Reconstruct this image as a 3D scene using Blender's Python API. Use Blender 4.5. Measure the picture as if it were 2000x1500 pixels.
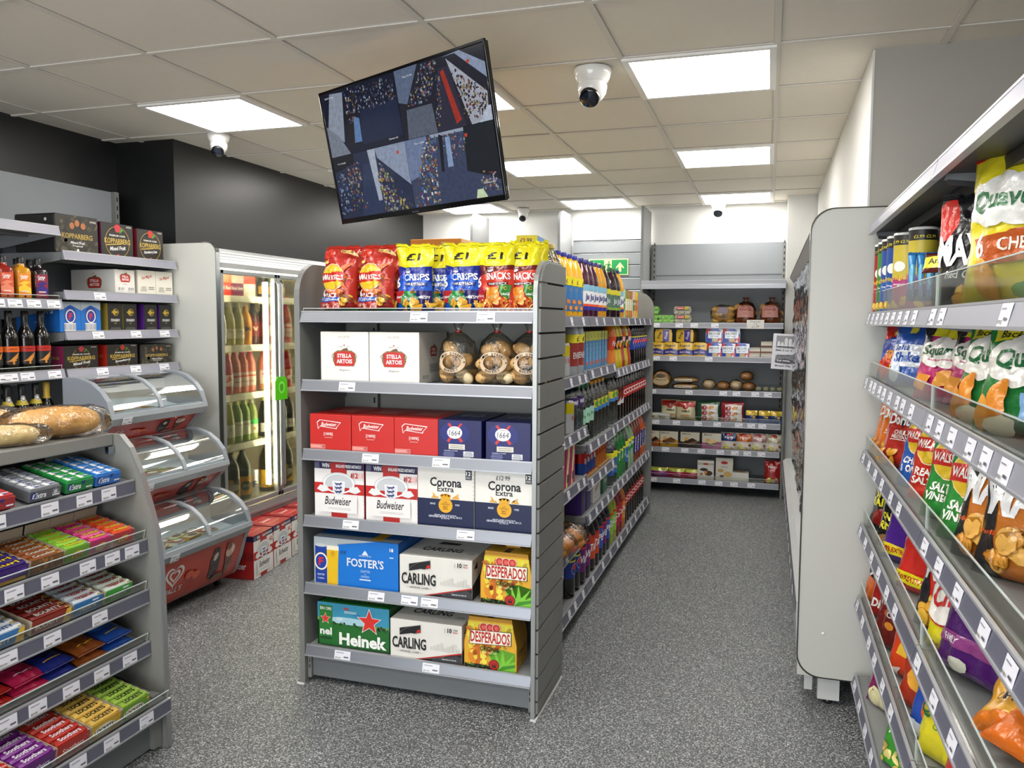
import bpy, bmesh, math, random
from mathutils import Vector, Matrix, noise
from math import sin, cos, pi, radians as rad

S = bpy.context.scene
for o in list(bpy.data.objects):
    bpy.data.objects.remove(o)
COL = S.collection

# ------------------------------------------------------------------ camera, world, exposure
def make_camera():
    yaw, pitch, roll = 0.308857, 0.0786099, 0.0047852
    f = Vector((-sin(yaw) * cos(pitch), cos(yaw) * cos(pitch), -sin(pitch)))
    r = Vector((cos(yaw), sin(yaw), 0)); u = r.cross(f)
    r2 = r * cos(roll) + u * sin(roll); u2 = u * cos(roll) - r * sin(roll)
    cam = bpy.data.cameras.new('camera'); cam.sensor_width = 36.0; cam.lens = 1571.45 / 2000 * 36
    cam.clip_start = 0.05; cam.clip_end = 60
    o = bpy.data.objects.new('camera', cam); COL.objects.link(o)
    m = Matrix((r2, u2, -f)).transposed().to_4x4(); m.translation = (0, 0, 1.5)
    o.matrix_world = m
    S.camera = o
make_camera()
S.view_settings.view_transform = 'Standard'; S.view_settings.look = 'None'
S.view_settings.gamma = 1; S.view_settings.use_curve_mapping = False
S.view_settings.exposure = 0.5
S.cycles.max_bounces = 8; S.cycles.glossy_bounces = 3; S.cycles.transparent_max_bounces = 12
LIGHT_PANEL = 11.0      # emission of the ceiling panels
LED = 42.0              # emission of the chiller strips
w = bpy.data.worlds.new('world'); S.world = w; w.use_nodes = True
w.node_tree.nodes['Background'].inputs[0].default_value = (0.75, 0.8, 0.9, 1)
w.node_tree.nodes['Background'].inputs[1].default_value = 0.25
def add_near_fill():
    # unseen fill light added behind the viewer, tinted like daylight
    l = bpy.data.lights.new('added_near_fill', 'AREA'); l.shape = 'RECTANGLE'; l.size = 3.6; l.size_y = 1.9
    l.energy = 95; l.color = (.93, .96, 1.0)
    o = bpy.data.objects.new('added_near_fill', l); COL.objects.link(o); o.location = (-1.4, -2.04, 1.35); o.rotation_euler = (rad(90), 0, 0)
add_near_fill()

# ------------------------------------------------------------------ materials
def lin(h):
    h = h.lstrip('#'); h = ''.join(c * 2 for c in h) if len(h) == 3 else h; v = [int(h[i:i + 2], 16) / 255 for i in (0, 2, 4)]
    return tuple((c / 12.92 if c <= .04045 else ((c + .055) / 1.055) ** 2.4) for c in v) + (1,)
MATS = {}
def M(h, fin='p'):
    """procedural material: colour h (hex) with a finish"""
    k = h + fin
    if k in MATS: return MATS[k]
    m = bpy.data.materials.new('mat_' + fin + '_' + h.lstrip('#')); m.use_nodes = True
    nt = m.node_tree; N = nt.nodes; L = nt.links; b = N['Principled BSDF']
    c = lin(h); b.inputs['Base Color'].default_value = c
    def noise_tex(scale, detail=2):
        tc = N.new('ShaderNodeTexCoord'); n = N.new('ShaderNodeTexNoise')
        n.inputs['Scale'].default_value = scale; n.inputs['Detail'].default_value = detail
        L.new(tc.outputs['Object'], n.inputs['Vector']); return n
    def bump(n, dist, strength=1):
        bp = N.new('ShaderNodeBump'); bp.inputs['Distance'].default_value = dist
        bp.inputs['Strength'].default_value = strength
        L.new(n.outputs[0], bp.inputs['Height']); L.new(bp.outputs[0], b.inputs['Normal'])
    def vary(n, amt):
        mx = N.new('ShaderNodeMix'); mx.data_type = 'RGBA'
        mx.inputs[6].default_value = tuple(x * (1 - amt) for x in c[:3]) + (1,)
        mx.inputs[7].default_value = tuple(min(1, x * (1 + amt)) for x in c[:3]) + (1,)
        L.new(n.outputs[0], mx.inputs[0]); L.new(mx.outputs[2], b.inputs['Base Color'])
    if fin == 'p':      # printed card
        b.inputs['Roughness'].default_value = .42; vary(noise_tex(14), .05)
    elif fin == 'foil':  # shiny crisp bag film
        b.inputs['Roughness'].default_value = .27; b.inputs['Metallic'].default_value = .12
        b.inputs['Coat Weight'].default_value = .5; b.inputs['Coat Roughness'].default_value = .12
        bump(noise_tex(38, 3), .006, .55)
    elif fin == 'metal':
        b.inputs['Metallic'].default_value = .55; b.inputs['Roughness'].default_value = .38; vary(noise_tex(6), .04)
    elif fin == 'chrome':
        b.inputs['Metallic'].default_value = 1; b.inputs['Roughness'].default_value = .14; vary(noise_tex(5), .03)
    elif fin == 'mirror':
        b.inputs['Metallic'].default_value = 1; b.inputs['Roughness'].default_value = .06; vary(noise_tex(3), .06); bump(noise_tex(9, 4), .02, .6)
    elif fin == 'paint':  # powder coated steel
        b.inputs['Roughness'].default_value = .45; b.inputs['Specular IOR Level'].default_value = .45
        n = noise_tex(9); vary(n, .04)
    elif fin == 'wall':
        b.inputs['Roughness'].default_value = .7; n = noise_tex(40, 4); vary(n, .025)
    elif fin == 'satin':
        b.inputs['Roughness'].default_value = .38; vary(noise_tex(3), .04)
    elif fin == 'gloss':
        b.inputs['Roughness'].default_value = .12; b.inputs['Coat Weight'].default_value = .3; vary(noise_tex(10), .05)
    elif fin == 'bread':
        b.inputs['Roughness'].default_value = .6; n = noise_tex(26, 5); vary(n, .3); bump(n, .004, .5)
    elif fin == 'matte':
        b.inputs['Roughness'].default_value = .85; vary(noise_tex(20), .06)
    elif fin == 'emit':
        b.inputs['Emission Color'].default_value = c; b.inputs['Emission Strength'].default_value = 1
    elif fin == 'screen':
        b.inputs['Base Color'].default_value = (.01, .01, .012, 1); b.inputs['Roughness'].default_value = .12
        n = noise_tex(60, 3); mx = N.new('ShaderNodeMix'); mx.data_type = 'RGBA'
        mx.inputs[6].default_value = tuple(x * .55 for x in c[:3]) + (1,); mx.inputs[7].default_value = tuple(x * 1.35 for x in c[:3]) + (1,)
        L.new(n.outputs[0], mx.inputs[0]); L.new(mx.outputs[2], b.inputs['Emission Color'])
        b.inputs['Emission Strength'].default_value = .58
    elif fin in ('film', 'acryl', 'glass', 'pet', 'smoke'):  # thin clear sheets
        N.remove(b); out = N['Material Output']
        tr = N.new('ShaderNodeBsdfTransparent'); gl = N.new('ShaderNodeBsdfGlossy'); mx = N.new('ShaderNodeMixShader')
        tr.inputs[0].default_value = c
        gl.inputs['Roughness'].default_value = {'film': .16, 'acryl': .08, 'glass': .03, 'pet': .1, 'smoke': .05}[fin]
        fr = N.new('ShaderNodeLayerWeight'); fr.inputs[0].default_value = {'film': .3, 'acryl': .22, 'glass': .2, 'pet': .42, 'smoke': .3}[fin]
        mr = N.new('ShaderNodeMapRange'); mr.inputs['To Min'].default_value = {'film': .06, 'acryl': .03, 'glass': .04, 'pet': .1, 'smoke': .05}[fin]
        mr.inputs['To Max'].default_value = .5 if fin == 'acryl' else .8
        L.new(fr.outputs['Fresnel'], mr.inputs[0]); L.new(mr.outputs[0], mx.inputs[0])
        L.new(tr.outputs[0], mx.inputs[1]); L.new(gl.outputs[0], mx.inputs[2]); L.new(mx.outputs[0], out.inputs[0])
        if fin in ('film', 'pet'):
            n = noise_tex(30, 3); bp = N.new('ShaderNodeBump'); bp.inputs['Distance'].default_value = .012
            L.new(n.outputs[0], bp.inputs['Height']); L.new(bp.outputs[0], gl.inputs['Normal']); L.new(bp.outputs[0], fr.inputs['Normal'])
    MATS[k] = m
    return m

# ------------------------------------------------------------------ mesh builder
class MB:
    def __init__(s): s.v = []; s.f = []; s.m = []; s.mats = []; s.sm = []
    def mi(s, m):
        if m not in s.mats: s.mats.append(m)
        return s.mats.index(m)
    def add(s, vs, fs, m, smooth=False):
        o = len(s.v); s.v += [tuple(x) for x in vs]; k = s.mi(m)
        for f in fs: s.f.append([o + i for i in f]); s.m.append(k); s.sm.append(smooth)
    def box(s, x0, x1, y0, y1, z0, z1, m, ch=0):
        if ch <= 0:
            vs = [(x, y, z) for z in (z0, z1) for y in (y0, y1) for x in (x0, x1)]
            s.add(vs, [(0, 2, 3, 1), (4, 5, 7, 6), (0, 1, 5, 4), (2, 6, 7, 3), (0, 4, 6, 2), (1, 3, 7, 5)], m)
        else:
            bm = bmesh.new(); bmesh.ops.create_cube(bm, size=1)
            for v in bm.verts: v.co = Vector((x0 + (v.co.x + .5) * (x1 - x0), y0 + (v.co.y + .5) * (y1 - y0), z0 + (v.co.z + .5) * (z1 - z0)))
            bmesh.ops.bevel(bm, geom=bm.edges[:], offset=ch, segments=2, affect='EDGES', profile=.5)
            s.bm(bm, m)
    def bm(s, bm, m, smooth=False):
        bm.verts.index_update()
        s.add([v.co for v in bm.verts], [[v.index for v in f.verts] for f in bm.faces], m, smooth); bm.free()
    def prism(s, poly, ax, a, b, m, smooth=False, cap=True):
        """poly: 2D points; ax 'x' -> (y,z) outline extruded along x, 'y' -> (x,z), 'z' -> (x,y)"""
        n = len(poly)
        P = {'x': lambda p, t: (t, p[0], p[1]), 'y': lambda p, t: (p[0], t, p[1]), 'z': lambda p, t: (p[0], p[1], t)}[ax]
        vs = [P(p, a) for p in poly] + [P(p, b) for p in poly]
        s.add(vs, [(i, (i + 1) % n, n + (i + 1) % n, n + i) for i in range(n)], m, smooth)
        if cap: s.add(vs, [list(range(n))[::-1], list(range(n, 2 * n))], m)
    def sheet(s, line, ax, a, b, m, t=0, smooth=True):
        """open outline extruded"""
        n = len(line)
        P = {'x': lambda p, q: (q, p[0], p[1]), 'y': lambda p, q: (p[0], q, p[1])}[ax]
        s.add([P(p, a) for p in line] + [P(p, b) for p in line], [(i, i + 1, n + i + 1, n + i) for i in range(n - 1)], m, smooth)
    def tube(s, pts, r, m, seg=8):
        pts = [Vector(p) for p in pts]; rings = []
        for i, p in enumerate(pts):
            d = (pts[min(i + 1, len(pts) - 1)] - pts[max(i - 1, 0)]).normalized()
            a = d.orthogonal().normalized(); b = d.cross(a)
            rings.append([p + (a * cos(2 * pi * k / seg) + b * sin(2 * pi * k / seg)) * r for k in range(seg)])
        vs = [q for R in rings for q in R]
        fs = [(i * seg + k, i * seg + (k + 1) % seg, (i + 1) * seg + (k + 1) % seg, (i + 1) * seg + k) for i in range(len(pts) - 1) for k in range(seg)]
        fs += [list(range(seg))[::-1], [len(vs) - seg + k for k in range(seg)]]
        s.add(vs, fs, m, True)
    def lathe(s, prof, m, seg=20, c=(0, 0, 0), sq=0, smooth=True):
        """prof: [(r,z)], sq>0 squarish section"""
        vs = []
        for r, z in prof:
            for k in range(seg):
                a = 2 * pi * k / seg
                q = 1 if not sq else 1 / (abs(cos(a)) ** sq + abs(sin(a)) ** sq) ** (1 / sq)
                vs.append((c[0] + r * cos(a) * q, c[1] + r * sin(a) * q, c[2] + z))
        n = len(prof)
        s.add(vs, [(i * seg + k, i * seg + (k + 1) % seg, (i + 1) * seg + (k + 1) % seg, (i + 1) * seg + k) for i in range(n - 1) for k in range(seg)], m, smooth)
        s.add(vs, [list(range(seg))[::-1], list(range((n - 1) * seg, n * seg))], m)
    def blob(s, c, r, m, amp=.1, seed=0, nu=14, nv=9, fr=2.5, rz=0):
        vs = []; fs = []
        for j in range(nv + 1):
            t = pi * j / nv
            for i in range(nu):
                a = 2 * pi * i / nu
                d = Vector((sin(t) * cos(a), sin(t) * sin(a), cos(t)))
                k = 1 + amp * noise.noise(d * fr + Vector((seed * 3.1, 0, 0)))
                q = Vector((d.x * r[0] * k, d.y * r[1] * k, d.z * r[2] * k))
                q.rotate(Matrix.Rotation(rz, 3, 'Z')); vs.append(q + Vector(c))
        for j in range(nv):
            for i in range(nu): fs.append((j * nu + i, (j + 1) * nu + i, (j + 1) * nu + (i + 1) % nu, j * nu + (i + 1) % nu))
        s.add(vs, fs, m, True)
    def mesh(s, name):
        me = bpy.data.meshes.new(name); me.from_pydata(s.v, [], s.f)
        for m in s.mats: me.materials.append(m)
        me.polygons.foreach_set('material_index', s.m); me.polygons.foreach_set('use_smooth', s.sm)
        me.update(); return me
    def build(s, name, parent=None, loc=(0, 0, 0), rz=0, rot=None):
        o = bpy.data.objects.new(name, s.mesh(name)); COL.objects.link(o)
        o.location = loc; o.rotation_euler = rot or (0, 0, rz); o.parent = parent
        return o

def empty(name, loc=(0, 0, 0), rz=0, rot=None):
    o = bpy.data.objects.new(name, None); COL.objects.link(o); o.location = loc
    o.rotation_euler = rot or (0, 0, rz); o.empty_display_size = .05; return o
def tag(o, label, cat, group=None, kind=None):
    if label: o['label'] = label
    if cat: o['category'] = cat
    if group: o['group'] = group
    if kind: o['kind'] = kind
    return o
def struct(o): o['kind'] = 'structure'; return o
def copy_tree(o, parent=None):
    c = o.copy(); COL.objects.link(c); c.parent = parent
    for ch in list(o.children): copy_tree(ch, c)
    return c

# ------------------------------------------------------------------ flat artwork (printing on packs)
TXT = {}
def text2d(s, bold, ital):
    k = (s, bold, ital)
    if k not in TXT:
        cu = bpy.data.curves.new('t', 'FONT'); cu.body = s; cu.size = 1; cu.resolution_u = 2
        cu.offset = (0, .014, .026, .033, .04)[min(4, int(bold + .5))]; cu.shear = ital; cu.fill_mode = 'FRONT'
        ob = bpy.data.objects.new('t', cu); me = ob.to_mesh()
        me.calc_loop_triangles()
        v = [(p.co.x, p.co.y) for p in me.vertices]; f = [tuple(t.vertices) for t in me.loop_triangles]
        ob.to_mesh_clear(); bpy.data.objects.remove(ob); bpy.data.curves.remove(cu)
        if not v: v = [(0, 0), (1, 0), (0, 1)]; f = []
        x0 = min(p[0] for p in v); x1 = max(p[0] for p in v); y0 = min(p[1] for p in v); y1 = max(p[1] for p in v)
        TXT[k] = ([(a - (x0 + x1) / 2, b - (y0 + y1) / 2) for a, b in v], f, x1 - x0, y1 - y0)
    return TXT[k]
def tri_poly(pts):
    bm = bmesh.new(); vs = [bm.verts.new((x, y, 0)) for x, y in pts]
    try: bm.faces.new(vs)
    except ValueError: pass
    bmesh.ops.triangulate(bm, faces=bm.faces[:]); bm.verts.index_update()
    v = [(q.co.x, q.co.y) for q in bm.verts]; f = [tuple(q.index for q in t.verts) for t in bm.faces]; bm.free()
    return v, f
# every op is (verts2d, tris, colour)
def T(s, x, y, w, h, c, b=1, it=0, rot=0):
    """text fitted in a w x h box centred on x,y"""
    v, f, tw, th = text2d(s, b, it); sx = w / max(tw, .01); sy = h / max(th, .01); cr, sr = cos(rot), sin(rot)
    return ([(x + (p * sx) * cr - (q * sy) * sr, y + (p * sx) * sr + (q * sy) * cr) for p, q in v], f, c)
def R(x0, x1, y0, y1, c): return ([(x0, y0), (x1, y0), (x1, y1), (x0, y1)], [(0, 1, 2), (0, 2, 3)], c)
def PL(pts, c):
    v, f = tri_poly(pts); return (v, f, c)
def EL(x, y, rx, ry, c, n=20, a0=0, a1=2 * pi, rot=0):
    k = n if a1 - a0 > 6.2 else n + 1
    P = [(rx * cos(a0 + (a1 - a0) * i / n), ry * sin(a0 + (a1 - a0) * i / n)) for i in range(k)]
    P = [(x + p * cos(rot) - q * sin(rot), y + p * sin(rot) + q * cos(rot)) for p, q in P]
    m = len(P); return ([(x, y)] + P, [(0, i + 1, (i + 1) % m + 1) for i in range(m if a1 - a0 > 6.2 else m - 1)], c)
def RING(x, y, r0, r1, c, n=28, sy=1):
    P = [(x + r * cos(2 * pi * i / n), y + sy * r * sin(2 * pi * i / n)) for r in (r0, r1) for i in range(n)]
    return (P, [t for i in range(n) for t in ((i, n + i, n + (i + 1) % n), (i, n + (i + 1) % n, (i + 1) % n))], c)
def STAR(x, y, r, c, n=5, k=.42):
    return PL([(x + (r if i % 2 == 0 else r * k) * sin(pi * i / n), y + (r if i % 2 == 0 else r * k) * cos(pi * i / n)) for i in range(2 * n)], c)
def crumbs(x0, x1, y0, y1, cols, n, r, seed=0, flat=.65):
    rd = random.Random(seed)
    return [EL(rd.uniform(x0, x1), rd.uniform(y0, y1), r * rd.uniform(.6, 1.2), r * flat * rd.uniform(.6, 1.2), rd.choice(cols), 9, rot=rd.uniform(0, 3)) + (1,) for _ in range(n)]
def lines(x0, x1, y0, y1, n, c, seed=0):
    """small print: n rows of short dashes"""
    rd = random.Random(seed); o = []; h = (y1 - y0) / n
    for i in range(n):
        k = rd.uniform(.6, 1)
        m = (x0 + x1) / 2; hw = (x1 - x0) / 2 * k
        o.append(R(m - hw, m + hw, y0 + i * h + h * .25, y0 + i * h + h * .65, c) + (1,))
    return o
def barcode(x0, x1, y0, y1, c='#222222', n=9, seed=0):
    rd = random.Random(seed); o = [R(x0, x1, y0, y1, '#f4f4f2')]; wd = (x1 - x0) / n
    for i in range(n): o.append(R(x0 + (i + .15) * wd, x0 + (i + .15 + rd.uniform(.25, .6)) * wd, y0 + (y1 - y0) * .12, y1 - (y1 - y0) * .1, c) + (1,))
    return o
def lay(mb, ops, fn, cut=0, fin='p', step=.00035, base=.0006, clip=None):
    """lay artwork on a surface: fn(u,v,off)->point"""
    lv = -1; flat = False
    for i, op in enumerate(ops):
        v, f, c = op[:3]; same = len(op) > 3
        if not (same and flat): lv += 1
        flat = same; lift = lv + (.17 * (i % 5) if same else 0)
        v = list(v); f = list(f)
        if clip: v = [(min(max(a, clip[0]), clip[1]), min(max(b, clip[2]), clip[3])) for a, b in v]
        if cut:
            for _ in range(7):
                mid = {}; nf = []; did = False
                def mp(a, b):
                    k = (min(a, b), max(a, b))
                    if k not in mid: v.append(((v[a][0] + v[b][0]) / 2, (v[a][1] + v[b][1]) / 2)); mid[k] = len(v) - 1
                    return mid[k]
                for t in f:
                    e = [(v[t[j]][0] - v[t[(j + 1) % 3]][0]) ** 2 + (v[t[j]][1] - v[t[(j + 1) % 3]][1]) ** 2 > cut * cut for j in range(3)]
                    n = sum(e)
                    if n == 0: nf.append(t); continue
                    did = True
                    if n == 3:
                        a, b, d = mp(t[0], t[1]), mp(t[1], t[2]), mp(t[2], t[0]); nf += [(t[0], a, d), (a, t[1], b), (d, b, t[2]), (a, b, d)]
                    elif n == 1:
                        j = e.index(True); p, q, r = t[j], t[(j + 1) % 3], t[(j + 2) % 3]; a = mp(p, q); nf += [(p, a, r), (a, q, r)]
                    else:
                        j = e.index(False); p, q, r = t[j], t[(j + 1) % 3], t[(j + 2) % 3]; a = mp(q, r); b = mp(r, p); nf += [(p, q, a), (p, a, b), (b, a, r)]
                f = nf
                if not did: break
        mb.add([fn(a, b, base + step * lift) for a, b in v], f, M(c, fin), cut > 0)

# ------------------------------------------------------------------ stocktaking: labels are written at the end
STOCK = []
def put(proto, loc, rz, desc, where, cat, tilt=(0, 0), sc=None):
    """place a product; a copy after the first. proto is a dict made by P()"""
    if not proto['used']: o = proto['o']; proto['used'] = True
    else: o = copy_tree(proto['o'])
    o.location = (loc[0], loc[1], loc[2] + .0012); o.rotation_euler = (tilt[0], tilt[1], rz)
    if sc: o.scale = sc
    STOCK.append((o, desc, where, cat)); return o
PROTO = {}
def P(key, fn, *a, **k):
    if key not in PROTO: PROTO[key] = {'o': fn(*a, **k), 'used': False}
    return PROTO[key]
ORD = ['first', 'second', 'third', 'fourth', 'fifth', 'sixth', 'seventh', 'eighth', 'ninth', 'tenth', 'eleventh', 'twelfth']
NUM = ['no', 'one', 'two', 'three', 'four', 'five', 'six', 'seven', 'eight', 'nine', 'ten', 'eleven', 'twelve']
def write_labels():
    g = {}
    for o, d, wh, c in STOCK: g.setdefault((d, wh, c), []).append(o)
    cw = {}
    for (d, wh, c), L in g.items(): cw.setdefault((c, wh), []).append(len(L))
    for (d, wh, c), L in g.items():
        n = len(L)
        for i, o in enumerate(L):
            if n == 1: t = f'{d} {wh}'
            elif i == 0: t = f'{d} {wh}, leftmost of {NUM[n]}'
            elif i == n - 1 and n > 1: t = f'{d} {wh}, rightmost of {NUM[n]}'
            else: t = f'{d} {wh}, {ORD[i]} from left'
            pl = c + ('es' if c.endswith('x') else '' if c in ('bread', 'ice cream') else 's')
            o['label'] = t.replace(' ,', ','); o['category'] = c
            if sum(cw[(c, wh)]) > 1: o['group'] = f'{pl} {wh}'
# ------------------------------------------------------------------ the room
CZ = 2.554
def floor_mat():
    m = bpy.data.materials.new('speckled_vinyl'); m.use_nodes = True; N = m.node_tree.nodes; L = m.node_tree.links; b = N['Principled BSDF']
    tc = N.new('ShaderNodeTexCoord')
    def ns(sc, d):
        n = N.new('ShaderNodeTexNoise'); n.inputs['Scale'].default_value = sc; n.inputs['Detail'].default_value = d; n.inputs['Roughness'].default_value = .7
        L.new(tc.outputs['Object'], n.inputs['Vector']); return n
    n1 = ns(150, 4); r1 = N.new('ShaderNodeValToRGB'); e = r1.color_ramp.elements
    e[0].position = .36; e[0].color = lin('#1e2021'); e[1].position = .64; e[1].color = lin('#eceeed')
    k = e.new(.47); k.color = lin('#4a4d4f'); k = e.new(.55); k.color = lin('#7a7e80')
    L.new(n1.outputs[0], r1.inputs[0])
    v = N.new('ShaderNodeTexVoronoi'); v.inputs['Scale'].default_value = 230; L.new(tc.outputs['Object'], v.inputs['Vector'])
    r2 = N.new('ShaderNodeValToRGB'); e = r2.color_ramp.elements; e[0].position = 0; e[0].color = lin('#2b2d2e'); e[1].position = 1; e[1].color = lin('#f0f0ee')
    for p, c in ((.2, '#303334'), (.5, '#505456'), (.76, '#7c8082'), (.9, '#e0e2e1')): k = e.new(p); k.color = lin(c)
    sp = N.new('ShaderNodeSeparateColor'); L.new(v.outputs['Color'], sp.inputs[0]); L.new(sp.outputs[0], r2.inputs[0])
    mx = N.new('ShaderNodeMix'); mx.data_type = 'RGBA'; mx.inputs[0].default_value = .5
    L.new(r1.outputs[0], mx.inputs[6]); L.new(r2.outputs[0], mx.inputs[7]); L.new(mx.outputs[2], b.inputs['Base Color'])
    b.inputs['Roughness'].default_value = .42; b.inputs['Specular IOR Level'].default_value = .4
    bp = N.new('ShaderNodeBump'); bp.inputs['Distance'].default_value = .0012; L.new(n1.outputs[0], bp.inputs['Height']); L.new(bp.outputs[0], b.inputs['Normal'])
    return m
def slab(name, x0, x1, y0, y1, z0, z1, m):
    b = MB(); b.box(x0, x1, y0, y1, z0, z1, m); return struct(b.build(name))
WH = M('#dcdcd9', 'wall'); BK = M('#121314', 'satin'); GREY = M('#8e9192', 'paint')
YB = -2.2
slab('floor', -3.9, 1.05, YB, 7.75, -.1, 0, floor_mat())
slab('ceiling', -3.9, 1.05, YB, 7.75, CZ + .004, CZ + .1, M('#e8e0d2', 'wall'))
slab('wall_left', -3.9, -3.8, YB, 7.75, 0, CZ + .004, M('#202123', 'satin'))
slab('wall_right', .9, 1.05, YB, 7.75, 0, CZ + .004, M('#a5a29b', 'wall'))
slab('wall_rear', -3.8, .9, 7.6, 7.75, 0, CZ + .004, WH)
b = MB()      # unseen wall behind the viewer; its glazed opening is added with the fill light
b.box(-3.8, -3.3, YB, YB + .1, 0, CZ + .004, WH); b.box(.5, .9, YB, YB + .1, 0, CZ + .004, WH); b.box(-3.3, .5, YB, YB + .1, 0, .35, WH); b.box(-3.3, .5, YB, YB + .1, 2.35, CZ + .004, WH); struct(b.build('wall_near'))
b = MB(); fm = M('#3a3c40', 'paint')  # frame and pane of the added window, out of view
for x in (-3.3, -2.05, -.8, .45): b.box(x, x + .05, YB + .02, YB + .08, .35, 2.35, fm)
b.box(-3.3, .5, YB + .02, YB + .08, .35, .4, fm); b.box(-3.3, .5, YB + .02, YB + .08, 2.3, 2.35, fm); b.box(-3.25, .45, YB + .045, YB + .051, .4, 2.3, M('#e8efee', 'glass')); struct(b.build('added_window_1'))
# black pier and bulkhead over the wall chiller
slab('trim_1', -3.8, -3.38, 4.0, 7.6, 1.945, CZ + .004, M('#151617', 'satin'))
# white boxed-in soffit over the open chiller, and the pillar behind it
b = MB(); b.box(.36, .9, 3.49, 7.22, 1.945, CZ + .004, M('#aaa69e', 'satin')); b.box(.352, .36, 3.488, 7.2, 1.945, CZ, WH)
b.box(.36, .9, 3.482, 3.49, 1.93, 1.945, M('#55565a', 'paint')); struct(b.build('trim_2'))
slab('trim_3', .12, .9, 7.22, 7.6, 0, CZ + .004, WH)
# ceiling grid of T bars
def ceiling_grid():
    b = MB(); m = M('#dfd9ce', 'wall'); dk = M('#aaa69f', 'matte')
    for i in range(-7, 2):
        x = -.002 + .6 * i
        if -3.8 < x < .9: b.box(x - .012, x + .012, YB + .1, 7.6, CZ - .003, CZ + .005, m); b.box(x - .0128, x + .0128, YB + .1, 7.6, CZ + .001, CZ + .005, dk)
    for j in range(-9, 8):
        y = 3.303 + .6 * j
        if YB + .1 < y < 7.6: b.box(-3.8, .9, y - .012, y + .012, CZ - .0032, CZ + .005, m); b.box(-3.8, .9, y - .0128, y + .0128, CZ + .0008, CZ + .005, dk)
    struct(b.build('trim_4'))
ceiling_grid()
# ------------------------------------------------------------------ ceiling lights
def ceiling_lights():
    em = bpy.data.materials.new('lit_diffuser'); em.use_nodes = True; p = em.node_tree.nodes['Principled BSDF']
    p.inputs['Emission Color'].default_value = (1.0, .965, .91, 1); p.inputs['Emission Strength'].default_value = LIGHT_PANEL
    root = empty('ceiling_light', (0, 0, 0)); f = MB(); m = M('#f2f0ec', 'paint')
    f.box(-.298, -.272, -.298, .298, -.012, 0, m); f.box(.272, .298, -.298, .298, -.012, 0, m)
    f.box(-.272, .272, -.298, -.272, -.012, 0, m); f.box(-.272, .272, .272, .298, -.012, 0, m); f.build('frame', root)
    d = MB(); d.box(-.273, .273, -.273, .273, -.009, -.004, em); d.build('diffuser', root)
    names = {(0, 1): 'nearest lit ceiling panel above the right aisle, largest in view', (0, 2): 'middle lit ceiling panel of the row above the right aisle', (0, 3): 'farthest lit ceiling panel above the right aisle, behind the dome camera',
             (1, 1): 'lit ceiling panel peeping out at right of the screen top', (1, 2): 'lit ceiling panel right of the lower screen edge', (1, 3): 'small far lit ceiling panel above the slatted wall bay',
             (2, 1): 'lit ceiling panel at left, above the small white dome camera', (2, 2): 'lit ceiling panel hidden behind the hanging screen', (2, 3): 'thin sliver of lit ceiling panel just under the hanging screen'}
    first = True
    for i in range(3):
        for j in (-1, 0, 1, 2, 3):
            o = root if first else copy_tree(root); first = False
            o.location = (-.302 - 1.2 * i, 3.603 + 1.8 * (j - 1), CZ - .0005)
            where = {-1: 'far behind the viewer', 0: 'overhead, out of the picture'}.get(j)
            tag(o, names.get((i, j)) or f'square lit ceiling panel {where}, {["right", "middle", "left"][i]} row', 'ceiling light', 'square lit ceiling panels')
ceiling_lights()
def dome(x, y, rz, label, s=1):
    root = empty('security_camera', (x, y, CZ - .003), rz); root.scale = (s,) * 3; m = M('#efeeea', 'gloss')
    b = MB(); b.lathe([(.062, 0), (.064, -.008), (.058, -.03), (.05, -.046)], m, 28); b.build('mounting_base', root)
    b = MB(); b.lathe([(.001, .0), (.045, -.0), (.05, -.03), (.046, -.05), (.034, -.068), (.018, -.08), (.001, -.084)][::1], m, 28); h = b.build('housing', root, loc=(0, 0, -.03))
    b = MB(); b.lathe([(.034, 0), (.034, -.01), (.03, -.014), (.001, -.016)], M('#0b0c0e', 'gloss'), 24)
    b.lathe([(.03, -.012), (.012, -.02), (.001, -.022)], M('#1d2530', 'gloss'), 16); b.build('lens_window', root, loc=(0, -.029, -.097), rot=(rad(-48), 0, 0))
    tag(root, label, 'security camera', 'white dome cameras on the ceiling')
dome(-.737, 3.40, rad(-5), 'largest white dome camera, left of the nearest right aisle light', 1.25)
dome(-3.03, 3.96, rad(25), 'white dome camera under the left ceiling light, by black wall', 1.0)
dome(-2.24, 7.35, 0, 'small far dome camera above the orange carton, below the screen', .95)
dome(-.457, 7.35, 0, 'far dome camera above the bread shelves, centre of rear wall', 1.1)
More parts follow.
